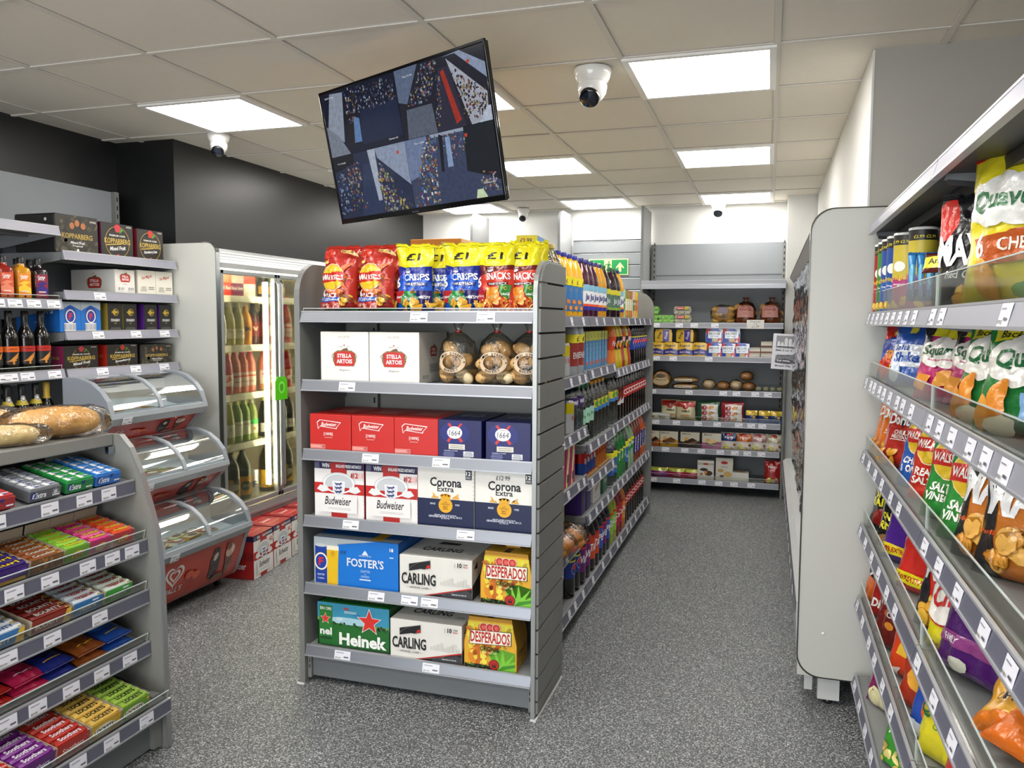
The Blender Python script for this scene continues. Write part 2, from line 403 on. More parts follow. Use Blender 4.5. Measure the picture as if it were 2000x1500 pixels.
# ------------------------------------------------------------------ hanging monitor
def monitor():
    C4 = [Vector(p) for p in ((-1.852, 3.063, 2.447), (-.975, 2.673, 2.461), (-.884, 2.754, 1.927), (-1.761, 3.143, 1.913))]
    c = sum(C4, Vector()) / 4; ux = (C4[1] - C4[0] + C4[2] - C4[3]).normalized(); uz = (C4[0] - C4[3] + C4[1] - C4[2]).normalized()
    uy = uz.cross(ux).normalized(); uz = ux.cross(uy).normalized()   # uy points away from the viewer
    root = empty('hanging_screen'); m = Matrix((ux, uy, uz)).transposed().to_4x4(); m.translation = c - uz * .272
    root.matrix_world = m
    W, H = .962, .545; fr = M('#0a0a0b', 'gloss'); b = MB()
    b.box(-W / 2, W / 2, -.004, .006, 0, .022, fr, .002); b.box(-W / 2, W / 2, -.004, .006, H - .011, H, fr, .002)
    b.box(-W / 2, -W / 2 + .011, -.004, .006, 0, H, fr, .002); b.box(W / 2 - .011, W / 2, -.004, .006, 0, H, fr, .002); b.build('bezel', root)
    b = MB(); b.box(-W / 2 + .004, W / 2 - .004, .006, .022, .004, H - .004, fr, .004); b.box(-.33, .33, .022, .05, .04, .4, M('#141416', 'paint'), .01); b.build('back_cover', root)
    b = MB(); b.box(-.02, .02, -.0052, -.003, .005, .011, M('#9a9a9c', 'chrome')); b.build('maker_badge', root)
    b = MB(); b.box(-W / 2 + .01, W / 2 - .01, .001, .0055, .021, H - .01, M('#05060a', 'screen'))
    w2, h0, h1 = W / 2 - .011, .022, H - .011; hm = (h0 + h1) / 2; rd = random.Random(5); A = []
    def q(x0, y0, x1, y1, pts, c):   # quad region helper in 0..1 coordinates
        return PL([(x0 + (x1 - x0) * a, y0 + (y1 - y0) * d) for a, d in pts], c)
    def stock(x0, y0, x1, y1, quad, n, cols, s):
        o = []
        for _ in range(n):
            a, d = rd.random(), rd.random()
            p = [quad[0][k] * (1 - a) * (1 - d) + quad[1][k] * a * (1 - d) + quad[2][k] * a * d + quad[3][k] * (1 - a) * d for k in (0, 1)]
            x, y = x0 + (x1 - x0) * p[0], y0 + (y1 - y0) * p[1]; o.append(R(x, x + s * .75 * rd.uniform(.5, 1.3), y, y + s * .65 * rd.uniform(.6, 1.6), rd.choice(cols)) + (1,))
        return o
    bright = ['#8a3a34', '#9a8a44', '#41598c', '#4e6a50', '#94664a', '#9a9eae', '#5a2f40', '#394a78', '#a8a49c', '#2c3450', '#3a3a4c']
    dim = ['#5a6478', '#8f99aa', '#2d3850', '#6a4a3a', '#9aa3b0', '#30364a']
    B1 = (-w2, hm, 0, h1)      # till and entrance
    A += [q(*B1, [(0, 0), (1, 0), (1, 1), (0, 1)], '#0d1428'), q(*B1, [(.45, .1), (1, .1), (.98, .62), (.5, .62)], '#18233f'), q(*B1, [(.0, .35), (.22, .2), (.3, .95), (.12, .98)], '#8f98a8'),
          q(*B1, [(0, .0), (.28, .0), (.16, .3), (0, .5)], '#78818f'), q(*B1, [(.28, .1), (.42, .15), (.44, .6), (.3, .7)], '#1a1416')]
    A += stock(*B1, [(.4, .58), (.98, .58), (.96, .95), (.42, .95)], 190, dim + ['#3a4052', '#1f2636'], .009) + stock(*B1, [(.3, .45), (.42, .45), (.42, 1), (.3, 1)], 40, bright, .01)
    A += [q(*B1, [(.36, .15), (.46, .15), (.47, .5), (.4, .55)], '#5f7fb0'), EL(-w2 + .43 * w2, hm + .22, .012, .014, '#2a1c18')]
    B2 = (0, hm, w2, h1)       # chiller aisle
    A += [q(*B2, [(0, 0), (1, 0), (1, 1), (0, 1)], '#1a1c28'), q(*B2, [(.4, 0), (.72, 0), (.62, .85), (.5, .85)], '#2c2a3c'), q(*B2, [(.05, .0), (.4, .0), (.38, .42), (.08, .42)], '#5a6272'),
          q(*B2, [(.0, .55), (.0, 1), (.28, 1), (.1, .5)], '#5e6c86'), q(*B2, [(.56, .98), (.7, .98), (1, .55), (1, .75), (.75, 1)], '#8e9bb5'), q(*B2, [(.6, .95), (.98, .38), (.96, .02), (.78, .0)], '#a8adba')]
    A += stock(*B2, [(.63, .8), (.72, .05), (.95, .08), (.96, .4)], 170, ['#2a1d1a', '#6a3028', '#1c2430', '#8a7a50', '#3a2c28'], .01) + stock(*B2, [(.08, .45), (.36, .45), (.5, .95), (.32, .97)], 170, bright + dim, .009)
    A += stock(*B2, [(.38, .05), (.44, .05), (.52, .8), (.47, .8)], 60, bright, .007) + [q(*B2, [(.52, .8), (.56, .82), (.68, .1), (.62, .06)], '#a3301f'), q(*B2, [(.86, 0), (1, 0), (1, .2), (.96, .2)], '#b8c2d2')]
    B3 = (-w2, h0, 0, hm)      # crisps aisle from the front
    A += [q(*B3, [(0, 0), (1, 0), (1, 1), (0, 1)], '#202b45'), q(*B3, [(.3, 0), (.62, .0), (.55, .8), (.42, .8)], '#2a3756'), q(*B3, [(.55, .2), (.6, .2), (.6, 1), (.5, 1)], '#a9b4c4'), q(*B3, [(.6, 1), (1, 1), (1, .35), (.62, .85)], '#8e9ab2'),
          q(*B3, [(.0, .75), (.3, .85), (.3, 1), (0, 1)], '#0e1018')]
    A += stock(*B3, [(.15, .1), (.38, .1), (.36, .85), (.18, .8)], 120, bright, .011) + stock(*B3, [(.62, .0), (.98, .0), (.62, .78), (.58, .5)], 240, bright + ['#d1c437'], .011) + stock(*B3, [(.0, .05), (.14, .05), (.14, .7), (.03, .75)], 70, dim + ['#3e6aa8'], .01)
    B4 = (0, h0, w2, hm)       # crisps aisle from the till
    A += [q(*B4, [(0, 0), (1, 0), (1, 1), (0, 1)], '#3a4460'), q(*B4, [(.0, .4), (.0, 1), (.26, 1), (.12, .45)], '#6f7ea0'), q(*B4, [(.66, .4), (.68, 1), (1, 1), (1, .2), (.85, .3)], '#161c22'), q(*B4, [(.3, .95), (.68, .95), (.68, 1), (.3, 1)], '#9aa6bb')]
    A += stock(*B4, [(.0, .0), (.3, .0), (.36, .95), (.22, .98)], 300, bright + ['#3e6aa8', '#d8d8d8'], .011) + stock(*B4, [(.45, .6), (.67, .6), (.68, .95), (.42, .95)], 110, bright, .008) + stock(*B4, [(.78, .1), (.98, .05), (.95, .3), (.8, .35)], 60, bright, .01)
    A += [q(*B4, [(.38, .45), (.41, .45), (.44, .95), (.4, .98)], '#12141c'), q(*B4, [(.46, .5), (.52, .5), (.52, .92), (.47, .92)], '#8ba3c6'), q(*B4, [(.72, .0), (.84, .0), (.8, .12), (.74, .12)], '#cfe0b8')]
    for x, y, s in ((-w2 + .03, h1 - .02, '2024 Tue'), (.05, h1 - .03, 'Tue 11:14'), (-.08, hm + .02, 'Camera 02'), (-w2 + .04, hm - .03, '11:14:20'), (.06, hm - .02, 'Tue 11:14:20'), (w2 - .08, h0 + .05, 'Camera 01')):
        A.append(T(s, x + .02, y, .055, .006, '#e8e8e8'))
    for x, y in ((w2 - .08, h1 - .045), (-.05, hm - .035), (.33, hm - .03)): A.append(EL(x, y, .008, .007, '#c2402a', 8))
    A.append(R(-w2, w2, hm - .0008, hm + .0008, '#05060a')); A.append(R(-.0008, .0008, h0, h1, '#05060a'))
    lay(b, A, lambda u, v, o: (u, .0009 - o * .25, v), fin='screen', clip=(-w2, w2, h0, h1)); b.build('picture_panel', root)
    b = MB(); b.tube([(0, .05, .3), (0, .45, .3)], .02, fr, 12); b.box(-.12, .12, .045, .055, .16, .44, fr); b.build('wall_bracket', root)
    # the drop pole is vertical in the world
    inv = root.matrix_world.inverted(); p0 = root.matrix_world @ Vector((0, .44, .3))
    b = MB(); b.tube([inv @ p0, inv @ Vector((p0.x, p0.y, CZ))], .022, fr, 12); b.build('drop_pole', root)
    tag(root, 'tilted black flat screen showing four shop camera views, hung from ceiling', 'screen')
monitor()
# ------------------------------------------------------------------ shelving
def price_card(w=.05, h=.036, full=False):
    k = f'card{w}{h}'
    if k not in MATS:
        b = MB(); b.box(-w / 2, w / 2, -.0012, 0, -h / 2, h / 2, M('#e6e6ee', 'p'))
        rd = random.Random(int(w * 1e4)); A = lines(-w * .42, w * .1, h * .18, h * .36, 1, '#8c8c94') + barcode(-w * .42, -w * .05, -h * .42, -h * .2, n=9)
        A += [R(w * .1, w * .4, -h * .25, -h * .12, '#55555c')]
        lay(b, A, lambda u, v, o: (u, -.0012 - o, v)); MATS[k] = b.mesh('price_card')
    return MATS[k]
RAILG = '#888b92'; RAILD = '#5c5d6c'
def shelf(root, x0, x1, z, D, cards=(), rail=RAILG, brk=.095, tilt=0, riser=0, cw=.05, rh=.042, front=0.0, deck='#8a8d8e', lip=.006, seed=0):
    """one shelf: steel deck, brackets, slanted ticket rail, ticket cards, clear riser. rail top at z, front edge at y=front"""
    b = MB(); dm = M(deck, 'paint'); bm_ = M('#75787a', 'paint')
    b.box(x0, x1, .002, D, -.028 - lip, -lip, dm)
    for x in (x0 + .004, x1 - .004): b.prism([(.012, -.03), (D, -.03), (D, -brk), (D - .06, -brk), (.012, -.045)], 'x', x - .0025, x + .0025, bm_)
    b.box(x0 + .01, x1 - .01, D * .45, D * .45 + .03, -.045, -.03, bm_)
    o = b.build('shelf', root, loc=(0, front, z), rot=(tilt, 0, 0))
    b = MB(); rm = M(rail, 'metal' if rail == RAILG else 'satin'); ed = M('#b9bbc0', 'metal')
    b.prism([(.004, 0), (-.002, .0), (-.012, -rh + .004), (-.012, -rh), (.004, -rh), (.004, -.03)], 'x', x0, x1, rm)
    b.prism([(.004, .003), (-.0035, .003), (-.0035, -.002), (.004, -.002)], 'x', x0, x1, ed)
    b.prism([(-.012, -rh + .003), (-.0155, -rh + .003), (-.0155, -rh - .002), (.002, -rh - .002)], 'x', x0, x1, ed)
    b.build('ticket_rail', o)
    rd = random.Random(seed)
    for c in cards:
        q = bpy.data.objects.new('price_card', price_card(cw, rh * .86)); COL.objects.link(q); q.parent = o
        q.location = (c, -.0085, -rh / 2); q.rotation_euler = (rad(-13), 0, rd.uniform(-.01, .01))
    if riser:
        b = MB(); b.box(x0 + .004, x1 - .004, .006, .0085, 0, riser, M('#f5f6f2', 'acryl')); b.box(x0 + .004, x1 - .004, .006, .009, riser, riser + .0025, M('#cfd8d6', 'gloss'))
        for x in (x0 + .004, x1 - .006): b.box(x, x + .002, .006, .009, 0, riser, M('#cfd8d6', 'gloss'))
        b.build('clear_riser', o)
    return o
def upright(b, x, y, z1, m):
    b.box(x - .015, x + .015, y, y + .03, 0, z1, m)
    for i in range(int(z1 / .05)): b.box(x - .004, x + .004, y - .0008, y, .04 + i * .05, .065 + i * .05, M('#111214', 'matte'))
def rnd_panel(y0, y1, z1, rf, rb, n=8, z0=0):
    P = [(y0, z0), (y1, z0)]
    P += [(y1 - rb + rb * cos(a), z1 - rb + rb * sin(a)) for a in [pi / 2 * i / n for i in range(n + 1)]] if rb else [(y1, z1)]
    P += [(y0 + rf - rf * sin(a), z1 - rf + rf * cos(a)) for a in [pi / 2 * i / n for i in range(n + 1)]] if rf else [(y0, z1)]
    return P
PANEL = M('#7b7c79', 'paint'); PEDGE = M('#9fa19f', 'metal'); BACKP = M('#767974', 'paint')

# end display of the island
def end_display():
    root = empty('end_display_shelving', (-1.80, 2.81, 0))      # local x 0..1.0 -> X, y -> Y
    b = MB(); b.prism(rnd_panel(0, .38, 1.725, .13, .02), 'x', -.012, .012, PANEL); b.build('side_panel', root)
    b = MB(); b.prism(rnd_panel(0, .38, 1.725, .13, .02), 'x', .982, .998, PEDGE)
    zs = [1.64 - .0925 * i for i in range(18)]
    b.prism([(.385, 1.643), (.385, 1.715), (.13, 1.715)] + [(.13 - math.sqrt(.0144 - (z - 1.595) ** 2), z) for z in (1.71, 1.70, 1.685, 1.665, 1.643)], 'x', .998, 1.008, PANEL)
    for i in range(len(zs)):
        z1 = zs[i] - .005; z0 = (zs[i + 1] + .003) if i + 1 < len(zs) else .02
        y0 = .01 + (.12 - math.sqrt(max(0, .12 ** 2 - max(0, z1 - 1.595) ** 2)))
        b.box(.998, 1.008, y0, .385, z0, z1, PANEL)
    b.box(.9975, .999, .03, .38, .02, 1.58, M('#1b1c1d', 'matte')); b.box(.9975, .999, .14, .38, 1.58, 1.66, M('#1b1c1d', 'matte')); b.build('slatted_side_panel', root)
    b = MB(); b.box(.012, .982, .355, .375, .02, 1.55, BACKP); upright(b, .17, .33, 1.55, PANEL); upright(b, .95, .33, 1.55, PANEL); b.build('back_panel', root)
    cards = {1.532: (.53, .8), 1.258: (.22,), .978: (.32, .62), .705: (.23, .72), .424: (.34, .485, .57), .162: (.185, .575)}
    for i, (z, c) in enumerate(cards.items()):
        shelf(root, .014, .98, z, .34, c, cw=.072, rh=.04, front=.012, seed=i, deck='#979b9c' if i in (4, 5) else '#85888a', riser=.012 if i == 0 else 0)
    b = MB(); b.box(.03, .968, .03, .05, .025, .118, M('#707476', 'paint'), .004); b.box(.014, .03, .02, .07, .02, .13, PANEL); b.box(.968, .98, .02, .07, .02, .13, PANEL)
    for x in (.021, .972): b.box(x, x + .003, .0185, .02, .06, .075, M('#101010', 'matte')); b.box(x, x + .003, .0185, .02, .085, .1, M('#101010', 'matte'))
    b.build('kick_plate', root)
    tag(root, 'grey steel end display shelving with slatted side, stacked with beer packs', 'shelving')
end_display()
b = MB(); sl_ = M('#d8d8d4', 'matte'); b.box(-.8, -.792, 2.80, 3.2, 0, .006, sl_); b.box(-.815, -.792, 2.796, 2.804, 0, .006, sl_); b.box(-1.82, -1.785, 2.797, 2.804, 0, .006, sl_); struct(b.build('trim_5'))
# island, right-hand side facing the aisle (local x -> +Y, front at X -.87)
SIDE = [(3.2, 3.98, [1.52, 1.24, .97, .72, .43, .14]), (3.98, 4.75, [1.52, 1.25, .87, .68, .5, .14]), (4.75, 5.5, [1.52, 1.21, .88, .505, .14]), (5.5, 6.22, [1.52, 1.21, .88, .505, .14])]
def island():
    root = empty('island_shelving', (-.87, 3.2, 0), rad(90)); rd = random.Random(3)
    b = MB(); b.box(.002, 3.02, .415, .455, .02, 1.62, BACKP); b.build('back_panel', root)
    b = MB(); b.prism(rnd_panel(-.02, .89, 1.725, .13, .13), 'x', 3.025, 3.05, PANEL); b.build('end_panel', root)
    for a, c, zs in SIDE:
        for k, z in enumerate(zs):
            w = c - a; n = 3 if k < 1 else rd.choice((3, 4, 5)); cc = [a - 3.2 + w * (i + .5 + rd.uniform(-.2, .2)) / n for i in range(n)]
            shelf(root, a - 3.2 + .004, c - 3.2 - .004, z, .40, cc, rail=RAILD, cw=.045, rh=.045, seed=k)
    b = MB(); b.box(.004, 3.02, .03, .05, .02, .09, M('#2b2c30', 'paint')); b.build('kick_plate', root)
    # left-hand side
    for a, c, zs in SIDE:
        for z in (1.52, 1.1, .6, .14):
            o = shelf(root, 3.2 - c + .004 - 3.02, 3.2 - a - .004 - 3.02 + 0, z, .40, (), rail=RAILG, rh=.045)
            o.location = (0, .87, z); o.rotation_euler = (0, 0, pi)
    tag(root, 'long grey island shelving full of soft drinks, facing the right aisle', 'shelving')
island()
# right-hand crisps wall (local x -> -Y from the far end, front at X .34)
RZ = [1.533, 1.303, 1.03, .757, .48, .178]
def crisps_wall():
    root = empty('crisps_shelving', (.345, 3.2, 0), rad(-90)); rd = random.Random(8)
    b = MB(); b.box(.005, 4.2, .46, .5, .02, 2.25, M('#3c3e3f', 'paint')); b.build('back_panel', root)
    bays = [(0, 1.2), (1.2, 2.4), (2.4, 3.6)]
    for a, c in bays:
        for k, z in enumerate(RZ):
            sp = .12 if k < 2 else .17
            if k == 0 and a == 0: cc = [.06 + .12 * i for i in range(9)]
            elif k == 0: cc = [a + .05, a + .15, a + .62, a + .9]
            else: cc = [a + .07 + sp * i + rd.uniform(-.015, .015) for i in range(int((c - a - .05) / sp))]
            shelf(root, a + .003, c - .003, z, .44, cc, rail=RAILD if k > 1 else '#8d8e98', cw=.055, rh=.042 if k < 2 else .038, riser=(.07 if k == 0 else .055) if k < 5 else 0, seed=k + 10, deck='#8a8d8d')  # upper rails coloured paler, the light falling on them put into the colour
        o = shelf(root, a + .003, c - .003, 1.858, .44, (), rail='#9b9caa', rh=.042, deck='#303233')
        b = MB(); dk = M('#2c2d2e', 'paint')
        for y in (.08, .2, .32): b.box(a + .01, c - .01, y, y + .03, 1.795, 1.822, dk)
        b.prism([(.01, 1.83), (.44, 1.83), (.44, 1.75), (.02, 1.80)], 'x', a + .004, a + .008, dk); b.build('under_shelf_channel', root)
    b = MB(); b.box(0, 3.6, .03, .05, .02, .12, M('#3a3c42', 'paint')); b.build('kick_plate', root)
    tag(root, 'grey shelving wall of crisps on right with clear front strips', 'shelving')
crisps_wall()
# rear bread shelving and the bays beside it
def rear_shelving():
    root = empty('bread_shelving', (-1.06, 7.1, 0))
    b = MB(); b.box(.0, 1.18, .42, .45, .02, 2.2, M('#888d91', 'paint')); b.box(.02, 1.16, .414, .42, 1.92, 1.925, M('#6f7478', 'paint')); b.build('back_panel', root)
    b = MB(); upright(b, .035, .395, 2.2, PANEL); upright(b, 1.165, .395, 2.2, PANEL); b.build('slotted_upright', root)
    def cx(px): return [(1250 + v / 5.882, ) for v in px]
    C = {1.487: (.09, .245, .345, .48), 1.199: (.095, .21, .445), .908: (.075, .32, .545, .63, .75, .83), .638: (.1, .24, .385, .51, .65, .73, .8), .398: (.06, .17, .3, .41, .535, .63, .71, .8), .125: (.09, .25, .42, .53, .63, .74)}
    for i, (z, c) in enumerate(C.items()): shelf(root, .01, 1.17, z, .41, [q * 1.28 for q in c], rail='#8d8f99', cw=.062, rh=.042, seed=i, riser=.035 if z < .7 else 0)
    shelf(root, -.02, 1.18, 1.85, .40, (), rail='#9a9da5', rh=.035)
    b = MB(); b.prism([(-.012, 1.815), (-.02, 1.81), (-.02, 1.78), (.1, 1.78), (.1, 1.815)], 'x', -.02, 1.18, M('#a4a6ac', 'metal')); b.build('canopy_light_rail', root)
    b = MB(); b.box(1.18, 1.2, .0, .45, 0, 1.2, PANEL); b.box(1.18, 1.2, .3, .45, 1.2, 2.2, PANEL); b.build('side_panel', root)
    tag(root, 'grey steel shelving at far end holding bread, cakes, eggs and potatoes', 'shelving')
    root = empty('slatted_wall_bay', (-1.83, 7.1, 0)); b = MB()
    b.box(.03, .73, .44, .46, .9, 2.26, M('#22262a', 'matte'))
    for i in range(9):
        z1 = 2.25 - .115 * i; b.box(.03, .73, .43, .44, z1 - .108, z1, M('#888d90', 'paint')); b.box(.03, .73, .428, .44, z1 - .0065, z1 - .003, M('#cdd0d4', 'chrome'))
    b.build('slatted_board', root)
    b = MB(); b.prism(rnd_panel(0, .46, 2.5, .12, 0), 'x', -.012, .012, M('#8f9192', 'paint')); b.build('end_panel', root)
    b = MB(); b.prism(rnd_panel(0, .46, 2.5, .0, 0), 'x', .738, .762, M('#8c8e8e', 'paint')); b.build('end_panel', root)
    for z in (1.72, 1.3, .9): shelf(root, .03, .73, z, .4, (), rail=RAILG)
    b = MB(); b.box(.03, .73, .41, .415, 1.7, 1.755, M('#b89b62', 'p')); b.build('timber_batten', root)
    tag(root, 'tall grey bay with horizontal slats between rounded panels, fire sign on it', 'shelving')
    root = empty('tall_shelving_bay', (-2.67, 7.1, 0)); b = MB()
    b.prism(rnd_panel(0, .46, 2.5, .12, 0), 'x', -.012, .012, M('#8f9192', 'paint')); b.build('end_panel', root)
    b = MB(); b.box(.02, .81, .44, .46, .1, 2.1, M('#888d90', 'paint')); b.build('back_panel', root)
    for z in (1.9, 1.5, 1.1): shelf(root, .02, .81, z, .4, (), rail=RAILG)
    tag(root, 'far tall grey bay with a round-cornered end panel, left of slatted bay', 'shelving')
rear_shelving()
# left wall alcohol shelving (local x -> +Y, front at X -3.31)
def drinks_wall(name, y0, y1, zs, cards, label, bh):
    root = empty(name, (-3.31, y0, 0), rad(90)); W = y1 - y0
    b = MB(); b.box(0, W - .0, .42, .47, .02, bh, M('#868b91', 'satin')); b.build('back_panel', root)
    b = MB(); upright(b, W - .02, .39, bh, PANEL); b.build('slotted_upright', root)
    for i, z in enumerate(zs):
        shelf(root, .003, W - .003, z, .41, cards[i], rail='#8f8f9c', cw=.075, rh=.042, seed=i, deck='#77797a', riser=.02 if name == 'drinks_shelving' and i else 0, brk=.04 if z < 1.25 and name == 'beer_shelving' else .095)
    tag(root, label, 'shelving'); return root
drinks_wall('drinks_shelving', 2.12, 3.105, [1.945, 1.59, 1.25, .88], [(), (.55, .63, .72, .82, .93), (.55, .62, .68, .77, .92), ()], 'left wall shelving bay holding wine and coloured spirit bottles', 2.25)
drinks_wall('beer_shelving', 3.115, 3.91, [1.832, 1.637, 1.437, 1.247], [(), (.22,), (.2, .46, .68), (.22, .45, .67)], 'left wall shelving bay stacked with cider and lager packs above freezer', 2.245)

# confectionery counter (local x -> +Y, front towards the aisle)
CONF = [(-2.075, .945), (-2.03, .742), (-2.03, .563), (-2.03, .378), (-1.95, .186)]
def counter():
    root = empty('confectionery_counter', (-1.97, .5, 0), rad(90)); W = 1.74
    prof = [(.0, 0), (.008, .64), (.022, .77), (.048, .86), (.082, .97), (.123, 1.057), (.165, 1.1), (.65, 1.1), (.65, 0)]
    b = MB(); b.prism(prof, 'x', W - .02, W, M('#83837d', 'paint')); b.prism([(p[0] - .0015, p[1]) for p in prof[:7]] + [(p[0] + .004, p[1]) for p in prof[:7]][::-1], 'x', W - .021, W + .001, PEDGE); b.build('end_panel', root)
    b = MB(); b.box(0, W - .022, .19, .72, 1.062, 1.104, M('#7d7d79', 'p'), .004); b.build('worktop', root)
    b = MB(); b.box(0, W - .022, .5, .52, .02, 1.06, M('#1d1e1f', 'matte')); b.build('back_panel', root)
    b = MB(); b.box(W - .05, W - .024, .185, .2, 1.035, 1.06, M('#b9c4cc', 'chrome')); b.build('corner_bracket', root)
    cards = [(1.6, 1.5, 1.37, 1.19), (1.645, 1.56, 1.46, 1.32, 1.2), (1.5, 1.32, 1.17), (1.62, 1.5, 1.38, 1.26, 1.16), (1.6, 1.45, 1.32, 1.16)]
    for i, (x, z) in enumerate(CONF):
        shelf(root, .0, W - .024, z, .3, cards[i], rail=RAILD, cw=.062, rh=.044, front=-1.97 - x, tilt=rad(12), riser=(0, .03, .03, .03, .028)[i], seed=i, deck='#6d6f70')
    b = MB(); b.box(0, W - .03, .04, .06, .01, .13, M('#6e7273', 'paint')); b.box(W - .06, W - .024, .02, .06, .01, .2, PANEL); b.build('kick_plate', root)
    tag(root, 'curved-front grey sweets counter at left with loaves on its worktop', 'counter')
counter()

# ------------------------------------------------------------------ glass door chiller on the left
DOORZ = [1.642, 1.335, 1.03, .718, .4]
def glass_chiller():
    root = empty('glass_door_chiller', (-3.05, 3.93, 0), rad(90)); W = 3.5
    white = M('#c6c7c1', 'satin'); alu = M('#9fa3a5', 'metal'); inn = M('#e8dfc9', 'satin')
    b = MB(); b.prism(rnd_panel(0, .72, 1.94, .06, .0), 'x', 0, .03, white)
    P = rnd_panel(-.004, .72, 1.944, .062, 0, 8)[3:]; b.build('end_panel', root)
    b = MB(); b.sheet([(-.006, 0)] + [(p[0], p[1]) for p in rnd_panel(-.006, .4, 1.946, .064, 0, 8)[3:]][::-1] + [(.1, 1.946)], 'x', -.002, .032, M('#8d9094', 'chrome')); b.build('edge_trim', root)
    b = MB()
    b.prism([(.01, 1.8), (.0, 1.83), (.05, 1.9), (.12, 1.925), (.72, 1.925), (.72, 1.8)], 'x', .032, W, M('#c9cccc', 'satin'))
    for i in range(4): b.box(.033, W, .003 + .012 * i, .012 + .012 * i, 1.832 + i * .018, 1.835 + i * .018, M('#9ea1a2', 'metal'))
    b.build('canopy', root)
    b = MB(); b.box(.032, W, .66, .72, .34, 1.8, inn); b.box(.032, W, .08, .66, .3, .345, inn); b.box(.032, W, .08, .66, 1.78, 1.8, inn); b.box(.03, .04, .08, .66, .345, 1.8, inn); b.build('inner_liner', root)
    b = MB(); b.prism([(.0, .33), (-.0, .29), (.05, .12), (.09, .02), (.72, .02), (.72, .3), (.08, .33)], 'x', .032, W, M('#8a8d8e', 'paint')); b.box(.032, W, -.004, .004, .285, .3, alu); b.build('base_plinth', root)
    for k in range(6):
        x0 = .045 + .57 * k; x1 = x0 + .56; d = MB()
        for a, c, z0, z1 in ((x0, x0 + .026, .345, 1.79), (x1 - .026, x1, .345, 1.79), (x0, x1, .345, .375), (x0, x1, 1.765, 1.79)): d.box(a, c, -.0, .03, z0, z1, alu, .003)
        o = d.build('door', root)
        g = MB(); g.box(x0 + .026, x1 - .026, .012, .016, .375, 1.765, M('#eef0e6', 'glass')); g.build('glass_pane', o)
        hx = x1 - .01 if k % 2 == 0 else x0 + .01; h = MB(); h.tube([(hx, -.004, .4), (hx, -.022, .42), (hx, -.022, 1.72), (hx, -.004, 1.74)], .009, alu, 10); h.build('door_handle', o)
        if k == 0: g = MB(); g.prism([(hx - .075, .98), (hx + .055, .98), (hx + .055, 1.1), (hx + .03, 1.13), (hx - .05, 1.13), (hx - .075, 1.1)], 'y', -.036, -.03, M('#58c322', 'gloss')); lay(g, [EL(hx - .01, 1.06, .035, .04, '#7ee04a'), EL(hx - .01, 1.06, .02, .026, '#3f9a18')], lambda u, v, o_: (u, -.036 - o_, v)); g.build('green_hanger', o)
        if k < 3:
            s = MB(); em = bpy.data.materials.get('led_strip')
            if not em:
                em = bpy.data.materials.new('led_strip'); em.use_nodes = True; p = em.node_tree.nodes['Principled BSDF']
                p.inputs['Emission Color'].default_value = (1, .9, .66, 1); p.inputs['Emission Strength'].default_value = LED
            s.box(x1 - .06, x1 - .04, .04, .055, .42, 1.74, em); s.build('light_strip', root); s = MB(); s.box(x0 + .03, x1 - .03, .045, .06, 1.768, 1.778, em); s.build('light_strip', root)  # second strip, behind the top frame, is added to brighten the interior
    for z in DOORZ:
        if z > .45:
            s = MB(); s.box(.045, W, .11, .62, z - .02, z, M('#ddd8c8', 'satin')); s.prism([(.1, z + .004), (.092, z - .035), (.1, z - .04), (.11, z - .02), (.11, z)], 'x', .045, W, M('#ece6d6', 'gloss')); s.build('chiller_shelf', root)
    tag(root, 'brightly lit chiller with glass doors full of wine on left wall', 'chiller')
glass_chiller()
